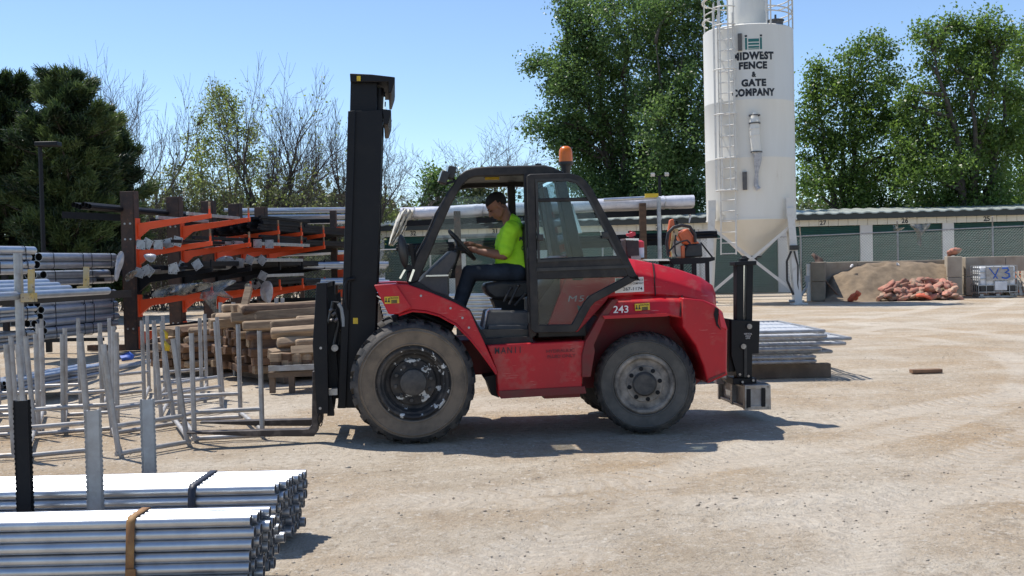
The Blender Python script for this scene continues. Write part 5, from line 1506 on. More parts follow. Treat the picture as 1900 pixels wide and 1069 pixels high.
def fork(va):
    A = Vp([(579, 690), (590, 690), (591, 768), (590, 800), (582, 811), (566, 811), (470, 811), (345, 806), (346, 803), (470, 800), (560, 798), (572, 797), (578, 790)], .30)
    b = MB(); b.loft(sw(A, va), sw(A, va+.12)); part(b, 'fork', 'fork', .005)
fork(.33); fork(1.0)
b = MB(); q = V(592, 779, .33); b.tube([q+Vector((.02*math.sin(a)+.01, 0, .06*math.cos(a))) for a in [R(30*i) for i in range(13)]], .006, 6); part(b, 'chain_ring', 'black_steel')

# ---- lamps, beacon, mirror
def worklamp(px, py, v, tilt):
    q = V(px, py, v); mb = MB(); rot = Matrix.Rotation(tilt, 3, 'Y')
    mb.box(q, (.075, .15, .12), rot); lamp = part(mb, 'work_lamp', 'black_plastic', .012)
    mb = MB(); mb.box(q+rot @ Vector((-.041, 0, 0)), (.012, .13, .10), rot); part(mb, 'lamp_glass', 'lens', parent=lamp)
    mb = MB(); e = V(845, 336, v); mb.bar(q+rot @ Vector((.03, 0, -.05)), Vector((e.x, v, e.z)), .03, .02); part(mb, 'lamp_bracket', 'black_steel', parent=lamp)
worklamp(824, 330, cabv0+.02, R(20)); worklamp(837, 321, cabv0+.10, R(14))
worklamp(824, 330, cabv1-.02, R(20))
q = V(1050, 318, .85); q0 = V(1050, 306, .85); q1 = V(1050, 271, .85); rb_ = .068
b = MB(); b.lathe([(.02, q0.z), (.074, q0.z), (.076, q0.z+.03), (.02, q0.z+.031)], Vector((q0.x, .85, 0)), (0, 0, 1), 24); bc = part(b, 'beacon', 'black_plastic')
h_ = q1.z-q0.z-.03
b = MB(); b.lathe([(rb_, q0.z+.03), (rb_-.002, q0.z+.03+h_*.55), (rb_*.92, q0.z+.03+h_*.75), (rb_*.72, q0.z+.03+h_*.9), (rb_*.4, q0.z+.03+h_*.98), (.002, q0.z+.03+h_)], Vector((q0.x, .85, 0)), (0, 0, 1), 28); part(b, 'beacon_dome', 'amber', parent=bc)
b = MB(); b.cyl(Vector((q0.x, .85, q.z-.05)), Vector((q0.x, .85, q0.z)), .035, .055, 14); part(b, 'beacon_stem', 'black_plastic', parent=bc)
b = MB(); q = V(748, 466, cabv0-.02); b.ell(q, (.045, .10, .155), 16, Matrix.Rotation(-.12, 3, 'Y')); mir = part(b, 'mirror', 'black_plastic')
b = MB(); b.tube([V(757, 505, .25), V(766, 500, .25), V(770, 470, .25), V(775, 455, .25)], .012, 7); b.bar(V(752, 495, .22), V(772, 500, .25), .04, .05); b.bar(V(762, 452, .22), V(768, 498, .24), .015, .03); part(b, 'mirror_bracket', 'black_steel', parent=mir)
b = MB(); b.bar(V(760, 522, cabv0-.006), V(768, 500, cabv0-.006), .02, .02); b.bar(V(742, 517, .3), V(757, 490, .3), .018, .018); part(b, 'grab_handle', 'chrome')

# ---- interior
b = MB(); A = Vp([(789, 510), (838, 464), (850, 470), (846, 488), (833, 508), (834, 552), (800, 540), (776, 524)], .55); b.loft(sw(A, .62), sw(A, 1.45)); part(b, 'dashboard', 'grey_plastic', .015)
b = MB(); b.bar(V(790, 512, .60), V(832, 511, .60), .02, .015); part(b, 'dash_trim', 'lens')
sc_ = V(857, 455, .98); p0, p1 = V(834, 429, .98), V(880, 481, .98); sd = (p1-p0).normalized(); sr = (p1-p0).length/2
b = MB(); c0 = (p0+p1)/2
b.tube([c0+sd*sr*math.cos(a)+Vector((0, 1, 0))*sr*math.sin(a) for a in [2*math.pi*i/28 for i in range(29)]], .017, 8, False)
nrm = Vector((sd.z, 0, -sd.x)); nrm = nrm if nrm.z > 0 else -nrm
for a in (0, 2.1, 4.2): b.tube([c0-nrm*.04, c0+sd*sr*math.cos(a)+Vector((0, 1, 0))*sr*math.sin(a)], .012, 6)
b.cyl(c0-nrm*.06, c0-nrm*.01, .04, n=12); sw_ = part(b, 'steering_wheel', 'black_plastic')
b = MB(); b.cyl(c0-nrm*.05, V(838, 500, .98), .035, n=10); part(b, 'steering_column', 'black_plastic')
b = MB(); b.tube([c0+sd*sr*.3+Vector((0, -.12, 0)), V(830, 462, .85)], .008, 6); b.tube([V(846, 462, .8), V(864, 466, .8)], .01, 6); part(b, 'column_lever', 'black_plastic')
b = MB(); A = Vp([(900, 528), (925, 522), (985, 520), (992, 545), (965, 556), (918, 556), (903, 545)], .7); b.loft(sw(A, .72), sw(A, 1.25)); part(b, 'seat', 'black_plastic', .03)
b = MB(); A = Vp([(978, 525), (970, 430), (976, 410), (992, 412), (1002, 520)], .7); b.loft(sw(A, .74), sw(A, 1.23)); part(b, 'seat_back', 'black_plastic', .03)
b = MB(); A = Vp([(915, 556), (975, 556), (975, 576), (925, 578)], .7); b.loft(sw(A, .8), sw(A, 1.15)); part(b, 'seat_base', 'black_steel')
b = MB(); A = Vp([(905, 577), (984, 577), (984, 618), (896, 618)], .45); b.loft(sw(A, .42), sw(A, 1.0)); part(b, 'battery_box', 'grey_plastic', .02)
b = MB(); A = Vp([(905, 603), (978, 603), (978, 614), (905, 615)], .40); b.loft(sw(A, .36), sw(A, .42)); part(b, 'step_tread', 'grey_plastic', .008)
b = MB(); b.tube([V(896, 615, .38), V(903, 578, .38), V(908, 574, .38), V(930, 574, .38)], .012, 6); part(b, 'box_handle', 'lens')
b = MB()
for k2, (x0, y0, x1, y1) in enumerate(((945, 565, 962, 530), (955, 567, 975, 545), (935, 560, 948, 535))): b.tube([V(x0, y0, .45+.05*k2), V(x1, y1, .45+.05*k2)], .012, 7); b.ell(V(x1, y1, .45+.05*k2), .02, 8)
part(b, 'control_lever', 'black_plastic')

# ---- tool shelf behind the hood
sh = .95
b = MB()
A = Vp([(1192, 481), (1262, 480), (1262, 484), (1200, 484)], sh); b.loft(sw(A, sh), sw(A, sh+.5)); part(b, 'tool_shelf_plate', 'lens')
b = MB(); A = Vp([(1240, 480), (1326, 477), (1326, 483), (1304, 489), (1250, 491)], sh); b.loft(sw(A, sh-.01), sw(A, sh+.03)); b.loft(sw(A, sh+.5), sw(A, sh+.54))
for px in (1247, 1288, 1313):
    a_, c_ = V(px, 483, sh), V(px+2, 545, sh)
    for vv in (sh+.02, sh+.5): b.bar(Vector((a_.x, vv, a_.z)), Vector((a_.x, vv, c_.z)), .035, .035)
for px in (1255, 1290, 1322):
    a_ = V(px, 481, sh); b.bar(Vector((a_.x, sh, a_.z)), Vector((a_.x, sh+.52, a_.z)), .03, .02)
b.bar(V(1300, 450, sh+.5), V(1322, 478, sh+.5), .015, .015)
part(b, 'tool_shelf', 'black_steel')
b = MB(); b.box(V(1180, 478, 1.0)+Vector((0, .1, .0)), (.10, .2, .04)); part(b, 'exhaust_stub', 'steel')

# ---- rear attachment
rv = .80
b = slab([(1367, 487), (1380, 487), (1380, 600), (1367, 600)], rv, rv+.12); part(b, 'tail_upright', 'black_steel', .004)
b = slab([(1386, 488), (1398, 488), (1396, 600), (1384, 600)], rv, rv+.12); part(b, 'tail_upright', 'black_steel', .004)
b = slab([(1380, 492), (1385, 492), (1384, 600), (1379, 600)], rv+.04, rv+.09); part(b, 'tail_rod', 'chrome')
b = slab([(1364, 486), (1404, 484), (1404, 492), (1364, 493)], rv-.03, rv+.16); add_slab(b, [(1376, 480), (1390, 478), (1390, 485), (1376, 486)], rv+.03, rv+.1, rv); part(b, 'tail_cap', 'black_steel', .004)
pl = slab([(1357, 594), (1410, 596), (1408, 656), (1395, 657), (1395, 700), (1368, 700), (1357, 660)], rv-.06, rv-.02); pl = part(pl, 'lock_plate', 'black_steel', .003)
b = slab([(1353, 592), (1368, 594), (1368, 690), (1352, 690)], rv-.02, rv+.5); part(b, 'tail_mount', 'black_steel', .004)
b = slab([(1368, 600), (1396, 600), (1396, 706), (1368, 706)], rv, rv+.12); part(b, 'tail_post', 'black_steel', .004)
b = slab([(1381, 640), (1386, 640), (1386, 700), (1381, 700)], rv-.075, rv-.06); part(b, 'slot_bar', 'black_plastic')
for px, py in ((1391, 606), (1380, 643)):
    b = MB(); q = V(px, py, rv-.085); b.cyl(q, q+Vector((0, .03, 0)), .026, n=14); b.cyl(q-Vector((0, .006, 0)), q, .012, n=8); part(b, 'plate_bolt', 'steel', parent=pl)
for px, py in ((1389, 698), (1373, 695), (1378, 709), (1398, 706)):
    b = MB(); q = V(px, py, rv-.075); b.cyl(q, q+Vector((0, .02, 0)), .013, n=8); part(b, 'plate_bolt', 'steel', parent=pl)
vtext('plate_lettering', 'VERTICAL', 1388, 619.5, 3.0, rv-.064, 'letter_white', 15, .004, parent=pl)
vtext('plate_lettering', 'ANGLE', 1388, 623.5, 3.0, rv-.064, 'letter_white', 10, .004, parent=pl)
vtext('plate_lettering', 'LOCK', 1388, 627.5, 3.0, rv-.064, 'letter_white', 8, .004, parent=pl)
# driving box under the tail post, a long frame pointing away
v0, v1 = .62, 1.55
b = MB(); A = Vp([(1390, 720), (1421, 720), (1421, 754), (1390, 754)], v0); b.loft(sw(A, v0+.01), sw(A, v1-.02)); tb = part(b, 'tail_box', 'galv_frame', .004)
b = MB()
o = Vp([(1382, 715), (1430, 714), (1431, 760), (1382, 761)], v0); i_ = Vp([(1391, 722), (1420, 722), (1420, 753), (1391, 753)], v0)
for va, vb in ((v0, v0+.06), (v0+.42, v0+.48), (v1-.05, v1)):
    n = 4; vs = sw(o, va)+sw(i_, va)+sw(o, vb)+sw(i_, vb)
    fs = []
    for i in range(4):
        j = (i+1) % 4; fs += [(i, j, n+j, n+i), (2*n+i, 3*n+i, 3*n+j, 2*n+j), (i, 2*n+i, 2*n+j, j), (n+i, n+j, 3*n+j, 3*n+i)]
    b.add(vs, fs)
for k2 in range(4): b.bar(o[k2].lerp(i_[k2], .5), Vector((o[k2].lerp(i_[k2], .5).x, v1, o[k2].lerp(i_[k2], .5).z)), .03, .03)
part(b, 'box_frame', 'steel', .004)
b = MB(); b.loft(Vp([(1386, 722), (1393, 722), (1393, 756), (1386, 757)], v0-.012), sw(Vp([(1386, 722), (1393, 722), (1393, 756), (1386, 757)], v0-.012), v0+.02)); part(b, 'box_latch', 'black_steel')
b = MB(); b.loft(Vp([(1414, 720), (1420, 720), (1420, 755), (1414, 755)], v0-.012), sw(Vp([(1414, 720), (1420, 720), (1420, 755), (1414, 755)], v0-.012), v0+.02)); part(b, 'box_latch', 'black_steel')
b = MB(); A = Vp([(1382, 714), (1430, 713), (1430, 717), (1382, 718)], v0); b.loft(sw(A, v0+.06), sw(A, v1-.06)); part(b, 'box_lid', 'fork')
b = slab([(1360, 702), (1404, 702), (1404, 714), (1360, 714)], rv-.05, rv+.18); part(b, 'box_clamp', 'black_steel', .004)
b = MB(); b.box(V(1336, 706, v1-.05), (.10, .10, .07)); part(b, 'box_cap', 'sign_white', .006)

# ================================================================== SAW, FUEL CAN on the shelf and hood (things of their own)
def LW(p): return VO + EU*p.x + EV*p.y + ZUP*p.z
def VW(x, y, v): return LW(V(x, y, v))
sq = VW(1268, 478, 1.15)
saw = thing('cut_off_saw', 'orange and cream petrol cut off saw standing on the shelf behind the hood', 'saw', tuple(sq))
sv = 1.15
def wslab(pts, va, vb):
    A = [VW(x, y, (va+vb)/2) for x, y in pts]; b = MB(); b.loft([p+EV*((va-vb)/2) for p in A], [p+EV*((vb-va)/2) for p in A]); return b
build(wslab([(1272, 453), (1298, 452), (1300, 477), (1264, 479), (1266, 465)], sv-.09, sv+.10), 'engine_housing', 'black_plastic', saw, bevel=.018)
build(wslab([(1254, 434), (1273, 424), (1289, 446), (1296, 452), (1275, 456), (1262, 452)], sv-.07, sv+.08), 'top_cover', 'saw_orange', saw, bevel=.015)
build(wslab([(1274, 426), (1288, 446), (1278, 447), (1266, 436)], sv-.075, sv-.072), 'cover_recess', 'saw_orange', saw)
build(wslab([(1248, 446), (1262, 448), (1266, 479), (1246, 478), (1243, 465)], sv-.08, sv+.06), 'fuel_tank', 'saw_white', saw, bevel=.02)
build(wslab([(1261, 456), (1268, 456), (1268, 479), (1262, 479)], sv-.10, sv+.02), 'side_panel', 'saw_orange', saw, bevel=.006)
build(wslab([(1237, 440), (1242, 408), (1249, 406), (1251, 420), (1246, 440), (1244, 478), (1239, 470)], sv-.03, sv+.03), 'blade_guard', 'saw_orange', saw, bevel=.01)
build(wslab([(1247, 425), (1257, 424), (1259, 434), (1250, 446), (1246, 478), (1243, 460)], sv-.06, sv-.02), 'guard_arm', 'yellow_paint', saw, bevel=.005)
b = MB(); b.tube([VW(x, y, sv-.10) for x, y in [(1240, 475), (1237, 450), (1240, 432), (1250, 422), (1265, 418), (1280, 421), (1289, 434), (1290, 450)]], .017, 8); build(b, 'handle', 'black_plastic', saw)
b = MB(); b.tube([VW(x, y, sv-.12) for x, y in [(1240, 468), (1252, 455), (1265, 448), (1275, 446), (1281, 452)]], .010, 6); b.tube([VW(x, y, sv-.12) for x, y in [(1254, 436), (1252, 452), (1253, 470), (1256, 476)]], .009, 6); build(b, 'cord', 'black_plastic', saw)
b = MB(); q = VW(1254, 413, sv); b.lathe([(.015, -.02), (.03, -.02), (.03, .02), (.012, .03)], q, EV, 12); build(b, 'cap', 'black_plastic', saw)
# battery box and fuel cans behind the door
q = VW(1169, 480, 1.1)
tb_ = thing('tool_box', 'black box with a pale lid behind the open cab door', 'box', tuple(q))
build(wslab([(1156, 445), (1180, 446), (1182, 478), (1158, 478)], 1.0, 1.25), 'body', 'black_plastic', tb_, bevel=.01)
build(wslab([(1156, 443), (1180, 443), (1180, 447), (1156, 446)], .99, 1.26), 'lid', 'lens', tb_)
fc = thing('fuel_bottle', 'red capped bottle beside the black box on the hood', 'bottle', tuple(VW(1186, 480, 1.1)))
b = MB(); q = VW(1186, 478, 1.1); b.lathe([(.02, 0), (.05, .0), (.052, .05), (.052, .10), (.045, .115)], q, (0, 0, 1), 16); build(b, 'bottle', 'ibc_plastic', fc)
b = MB(); b.lathe([(.053, .10), (.053, .16), (.03, .175), (.005, .18)], q, (0, 0, 1), 16); build(b, 'cap', 'red_plastic', fc)
b = wslab([(1162, 434), (1170, 432), (1172, 430), (1178, 431), (1178, 437), (1172, 440), (1163, 438)], 1.05, 1.12)
b.tube([VW(1172, 441, 1.08), VW(1172, 445, 1.08)], .03, 8); b.cyl(VW(1169, 432, 1.08), VW(1169, 427, 1.08), .006, n=5)
tag(build(b, 'red_spout', 'red_plastic', bevel=.006), 'red plastic pouring spout lying on the black box lid', 'spout')

# ================================================================== DRIVER
pv = .92
per = thing('person', 'forklift driver in a lime green shirt and jeans, seated with hands on the wheel', 'person', tuple(VW(955, 528, pv)))
def capsule(mb, p, q, r0, r1, sy_=1.0):
    mb.tube([p, q], [r0, r1], 14); mb.ell(p, r0, 14); mb.ell(q, r1, 14)
def W_(x, y, v): return VW(x, y, v)
hip, chest, sh_n, sh_f = W_(957, 505, pv), W_(952, 440, pv), W_(950, 423, pv-.19), W_(950, 423, pv+.19)
el_n, wr_n = W_(935, 474, pv-.22), W_(889, 467, pv-.12)
el_f, wr_f = W_(930, 474, pv+.24), W_(884, 458, pv+.16)
neck, headc = W_(943, 405, pv), W_(923, 383, pv)
kn_n, kn_f = W_(870, 506, pv-.13), W_(874, 508, pv+.13)
an_n, an_f = W_(848, 575, pv-.12), W_(850, 577, pv+.14)
# body skin: torso core, neck, head with face, arms, legs
tilt = Matrix.Rotation(-YAW*-1, 3, 'Z') @ Matrix.Rotation(R(-38), 3, 'Y')     # head looks down toward the wheel
HS = 1.12
def H(x, y, z): return headc + tilt @ (Vector((x, y, z))*HS)
bd_ = MB()
capsule(bd_, hip+ZUP*.06, chest, .115, .12); capsule(bd_, chest, neck-ZUP*.02, .10, .058); capsule(bd_, neck-ZUP*.03, H(.02, 0, -.05), .057, .054)
for a, e, w in ((sh_n, el_n, wr_n), (sh_f, el_f, wr_f)):
    capsule(bd_, a, e, .056, .046); capsule(bd_, e.lerp(w, .12), e.lerp(w, .35), .046, .047); capsule(bd_, e.lerp(w, .35), w, .047, .031)
for h_, k_, a_ in ((hip+EV*-.10, kn_n, an_n), (hip+EV*.10, kn_f, an_f)):
    capsule(bd_, h_, k_, .078, .055); capsule(bd_, k_, a_, .055, .04)
bd_.ell(H(.012, 0, .035), (.110, .084, .098), 20, tilt)                 # skull
bd_.ell(H(-.022, 0, -.035), (.076, .067, .088), 18, tilt)               # face
bd_.ell(H(-.050, 0, -.088), (.034, .038, .029), 12, tilt)               # chin
bd_.ell(H(-.074, 0, .022), (.020, .050, .014), 12, tilt)                # brow
for s in (-1, 1):
    capsule(bd_, H(-.035, s*.048, -.075), H(.015, s*.062, -.045), .020, .022)   # jaw
    bd_.ell(H(-.058, s*.038, -.022), (.022, .022, .020), 10, tilt)              # cheek
    bd_.ell(H(.008, s*.078, -.012), (.020, .010, .032), 10, tilt @ Matrix.Rotation(.25, 3, 'Y'))  # ear
capsule(bd_, H(-.084, 0, .012), H(-.106, 0, -.026), .010, .014)         # nose
bd_.ell(H(-.097, .010, -.030), (.010, .008, .008), 8); bd_.ell(H(-.097, -.010, -.030), (.010, .008, .008), 8)
bd_.ell(H(-.084, 0, -.056), (.012, .022, .007), 10, tilt); bd_.ell(H(-.081, 0, -.067), (.012, .020, .008), 10, tilt)   # lips
# hands closing on the rim
def hand(mb, wr, grip, side):
    d = (grip-wr).normalized(); sd_ = (EV*side); up = sd_.cross(d).normalized()
    if up.z < 0: up = -up
    palm = wr+d*.055
    mb.ell(palm, (.054, .045, .031), 14, Matrix((d, sd_, up)).transposed())
    for i in range(4):
        off = sd_*(.027-.018*i)*1.0
        ln = (.9, 1.0, .95, .78)[i]
        k0 = palm+d*.042+off+up*.010
        k1 = k0+d*.030*ln-up*.012; k2 = k1-up*.024*ln+d*.004; k3 = k2-d*.022*ln-up*.004
        mb.tube([k0, k1, k2, k3], [.0125, .0115, .0105, .009], 8); mb.ell(k3, .008, 8); mb.ell(k1, .0102, 8); mb.ell(k2, .0092, 8)
    t0 = palm-d*.02+sd_*.03*(1)+up*.004; t1 = t0+d*.034+sd_*.012-up*.010; t2 = t1+d*.026-sd_*.006-up*.012
    mb.tube([t0, t1, t2], [.013, .011, .009], 8); mb.ell(t2, .009, 8); mb.ell(t1, .011, 8)
hand(bd_, wr_n, W_(868, 459, pv-.06), 1)
hand(bd_, wr_f, W_(862, 450, pv+.14), -1)
bd2 = remeshed(bd_, .0065, 3)
body = build(bd2, 'body', 'skin', per, smooth=80)
# eyes
for s in (-1, 1):
    b = MB(); b.ell(H(-.076, s*.030, .004), (.010, .014, .006), 10, tilt); build(b, 'eye', 'hair', per)
    b = MB(); b.ell(H(-.083, s*.030, .026), (.010, .024, .005), 10, tilt); build(b, 'eyebrow', 'hair', per)
# hair cap: clipped hair from forehead to nape
hr = MB(); hr.ell(H(.014, 0, .038), (.111, .087, .099), 28, tilt)
hr2 = MB(); keep = []
inv = tilt.transposed()
for f in hr.f:
    c = sum((hr.v[i] for i in f), Vector())/len(f); l = inv @ (c-headc)
    if (l.x < -.01 and l.z > .070-.25*l.x-.02) or (l.x >= -.01 and l.z > -.055+max(0, .075-l.x)*1.5): keep.append(f)
hr2.v = hr.v; hr2.f = keep; hr2.m = [0]*len(keep)
ho = build(hr2, 'hair', 'hair', per, smooth=60); s_ = ho.modifiers.new('t', 'SOLIDIFY'); s_.thickness = .004
# shirt
st = MB()
capsule(st, hip+ZUP*.05+EU*.01, chest, .16, .155); capsule(st, hip+ZUP*.06-EU*.085, chest-EU*.055-ZUP*.04, .125, .125)
for s, a, e in ((-1, sh_n, el_n), (1, sh_f, el_f)):
    capsule(st, chest+EV*s*.07+ZUP*.02, a-ZUP*.005, .115, .078)
    m_ = a.lerp(e, .80); capsule(st, a, m_, .079, .079)
capsule(st, chest+ZUP*.03, W_(952, 411, pv), .125, .075)
for i in range(5):
    q = W_(928+i*9, 512-(i % 2)*3, pv-.10+.03*i); st.ell(q, (.05, .09, .05), 10)
st2 = remeshed(st, .012, 3)
for i, v in enumerate(st2.v):
    n = .016*mnoise.noise(v*7)+.014*(1-2*abs(mnoise.noise(Vector((v.x*8+v.z*6, v.y*7, v.z*13)))))-.006
    st2.v[i] = v+(v-chest).normalized()*n
build(st2, 'shirt', 'hivis', per, smooth=80)
# sleeve hem + lettering on the back edge
def ptext(body, cx, cy, h, v, w):
    tv, tf = text_pts(body, 1.0, .02); ys = [y for x, y in tv]; xs = [x for x, y in tv]
    k = h/(max(ys)-min(ys)); kx = w/(max(xs)-min(xs)); b = MB()
    b.add([VW(cx+x*kx, cy-y*k, v) for x, y in tv], tf); build(b, 'shirt_lettering', 'letter', per, smooth=0)
ptext('M', 967, 443, 9, pv-.178, 7); ptext('G', 970, 461, 8, pv-.172, 5)
# jeans
jn = MB()
capsule(jn, hip, hip+ZUP*.05, .15, .14)
for h_, k_, a_ in ((hip+EV*-.10, kn_n, an_n), (hip+EV*.10, kn_f, an_f)):
    capsule(jn, h_, k_, .100, .074); capsule(jn, k_, a_, .074, .062)
jn2 = remeshed(jn, .012, 3)
for i, v in enumerate(jn2.v): jn2.v[i] = v+(v-hip).normalized()*(.009*mnoise.noise(v*9))
build(jn2, 'jeans', 'jeans', per, smooth=80)
for a_ in (an_n, an_f):
    b = MB(); capsule(b, a_-ZUP*.03, a_-ZUP*.06-EU*.12, .05, .042); b2 = remeshed(b, .012, 2); build(b2, 'boot', 'boot', per, smooth=80)
# ================================================================== FOREGROUND PIPE BUNDLES
M['film_blue'] = M['galv']
def strap_path(y0, y1, z0, z1, cut=.05):
    return [(y0, z0+cut), (y0, z1-cut), (y0+cut, z1), (y1-cut, z1), (y1, z1-cut), (y1, z0+cut), (y1-cut, z0), (y0+cut, z0), (y0, z0+cut)]
def fg_bundle(label, xr, xl, yf, ztop, rows, n, d, strap_px, strap_m, seed):
    rn = random.Random(seed)
    z0 = ztop-(rows-1)*d*.985-d/2
    t = thing('pipe_bundle', label, 'pipe bundle', ((xr+xl)/2, yf+n*d/2, z0), group='strapped bundles of bright galvanised pipes in front')
    skew = .21
    for j in range(rows):
        z = ztop-j*d*.985
        for i in range(n if n > 7 else (4, 5, 6, 7, 7, 6)[j]):
            y = yf+i*d+(d*.09 if j % 2 else 0)
            xe = xr+(y-yf)*skew+rn.uniform(-.012, .012)+(.025 if i > 1 and rn.random() < .15 else 0)-(0, -.006, 0, .022, .028, .03)[j]
            b = MB(); b.pipe((xe, y, z+rn.uniform(-.002, .002)), (xl+rn.uniform(-.1, .1), y, z), d/2*.985, .09, 16)
            build(b, 'pipe', ['galv', 'bore'], t)
    ya, yb = yf-d/2-.003, yf+(n-1)*d+d/2+.003; za, zb_ = z0-.002, ztop+d/2+.003
    b = MB(); pa = strap_path(ya, yb, za, zb_, d*.35)
    if n <= 7: pa = [(ya, za+d*.35), (ya, zb_-d*.35), (ya+d*.35, zb_), (yf+3.3*d, zb_), (yb, (za+zb_)/2+.03), (yb, (za+zb_)/2-.08), (yb-d, za), (ya+d*.35, za), (ya, za+d*.35)]
    w = .021
    X = P(strap_px, 960, yf).x
    vs = []
    for k, (y, z) in enumerate(pa): vs += [(X-w+(z-za)*.05, y, z), (X+w+(z-za)*.05, y, z)]
    b.add(vs, [(2*i, 2*i+1, 2*i+3, 2*i+2) for i in range(len(pa)-1)])
    o = build(b, 'strap', strap_m, t); s = o.modifiers.new('t', 'SOLIDIFY'); s.thickness = .004; s.offset = 1
    b = MB(); b.box((X+.012, ya-.006, zb_-.17 if strap_m == 'strap_dark' else zb_-.28), (.05, .014, .05)); build(b, 'strap_seal', 'galv_dull' if strap_m == 'strap_dark' else 'strap', t)
    return z0
zf = P(467, 966, 5.55).z
z1_ = fg_bundle('nearest bundle of bright galvanised pipes held by a rusty strap', P(468, 960, 5.55).x, -5.2, 5.55, zf, 6, 7, .0605, 240, 'strap', 3)
zf2 = P(513, 907, 6.36).z
z2_ = fg_bundle('second bundle of galvanised pipes behind the nearest, held by a dark strap', P(513, 900, 6.36).x, -5.6, 6.36, zf2, 6, 8, .0605, 355, 'strap_dark', 4)
for i, (x, lab) in enumerate(((-1.62, 'timber bearer under the right end of the bright pipe bundles'), (-3.9, 'timber bearer under the far left of the bright pipe bundles'))):
    h = min(z1_, z2_)-.001
    b = MB(); b.box((x, 6.2, h/2-.004), (.10, 1.7, max(.02, h+.008))); tag(build(b, 'timber_bearer', 'wood_brown'), lab, 'timber', 'bearers under the front bundles')
def u_post(px, ytop, Y, m, label, w=.062, lean=0.0):
    q = P(px, 900, Y); q.z = 0
    zt_ = P(px, ytop, Y).z
    b = MB()
    b.box((0, -.018, zt_/2), (w, .006, zt_))
    for s in (-1, 1):
        b.box((s*(w/2-.003), .005, zt_/2), (.006, .04, zt_)); b.box((s*(w/2+.006), .024, zt_/2), (.016, .005, zt_))
        k = 0.06
        while k < zt_-.03: b.box((s*(w/2+.013), .024, k), (.008, .005, .012)); k += .028
    rot = Matrix.Rotation(.35, 3, 'Z') @ Matrix.Rotation(lean, 3, 'Y')
    b.v = [rot @ v + q for v in b.v]
    tag(build(b, 'steel_post', m), label, 'post', 'upright steel posts round the front bundles')
u_post(45, 743, 6.15, 'black_steel', 'black upright steel post standing between the two bright pipe bundles')
u_post(176, 761, 6.15, 'galv_dull', 'grey upright channel post in front of the second bright bundle')
u_post(278, 741, 7.05, 'galv_dull', 'grey upright channel post standing behind the second bright bundle')

# ================================================================== STILLAGES (empty tube frames)
def stillage(label, pa, pb, dv, h=1.0, lean=0.0, tagpost=None, lean2=0.0):
    a, b_ = G(*pa), G(*pb)
    t = thing('stillage', label, 'stillage', tuple((a+b_)/2), group='empty steel tube stillages in front of the racks')
    dv = Vector(dv); r = .0245
    up = Vector((lean, lean2, 1)).normalized()*h
    for nm, o in (('front', Vector()), ('back', dv)):
        p, q = a+o+ZUP*.03, b_+o+ZUP*.03
        for e in (p, q):
            m = MB(); m.pipe(e-ZUP*.02, e+up, r, .15, 12); build(m, 'post', ['galv_frame', 'hole'], t)
        m = MB(); m.cyl(p-(q-p).normalized()*.03, q+(q-p).normalized()*.03, r*.9, n=10); build(m, 'base_rail', 'galv_frame', t)
        m = MB(); m.cyl(p+up*.25, q+up*.25, r*.9, n=10); build(m, 'cross_rail', 'galv_frame', t)
    for e in (a, b_):
        m = MB(); m.cyl(e+ZUP*.075, e+dv+ZUP*.075, r*.9, n=10); build(m, 'side_rail', 'galv_frame', t)
    if tagpost is not None:
        e = (a if tagpost == 0 else b_)+dv+up*.88
        m = MB(); m.add([e+Vector((.02, -.03, .06)), e+Vector((.08, -.04, .0)), e+Vector((.07, -.03, -.06)), e+Vector((.02, -.03, -.05))], [(0, 1, 2, 3)]); o = build(m, 'warning_flag', 'yellow', t); s = o.modifiers.new('t', 'SOLIDIFY'); s.thickness = .003
for args in (
    ('empty stillage on the fork tips, nearest to the forklift', (361, 820), (487, 813), (-.54, 1.35, 0), 1.0, 0, None),
    ('empty stillage leaning to the left, second from the fork tips', (221, 848), (348, 826), (-.50, 1.25, 0), .97, -.11, 1),
    ('empty stillage at the left edge, nearest the picture corner', (-95, 858), (27, 851), (-.55, 1.3, 0), .98, -.04, None),
    ('empty stillage behind the black post, front row', (52, 852), (167, 841), (-.5, 1.3, 0), .98, -.06, None),
    ('empty stillage in the second row behind the two grey posts', (118, 806), (218, 800), (-.5, 1.3, 0), .98, .02, 1),
    ('empty stillage in the second row at the left edge', (-20, 806), (72, 802), (-.5, 1.3, 0), .98, 0, None),
    ('empty stillage in the rear row below the large pipes', (75, 760), (150, 757), (-.55, 1.4, 0), 1.0, 0, None),
    ('empty stillage in the rear row beside the rusty column foot', (190, 762), (268, 752), (-.4, 1.4, 0), 1.0, 0, None),
    ('empty stillage in the rear row in front of the small timber pile', (290, 752), (375, 744), (-.3, 1.3, 0), 1.0, .0, None),
    ('empty stillage in the middle between the leaning one and the timber', (300, 782), (412, 762), (-.3, 1.2, 0), 1.0, -.05, 0)):
    stillage(*args)

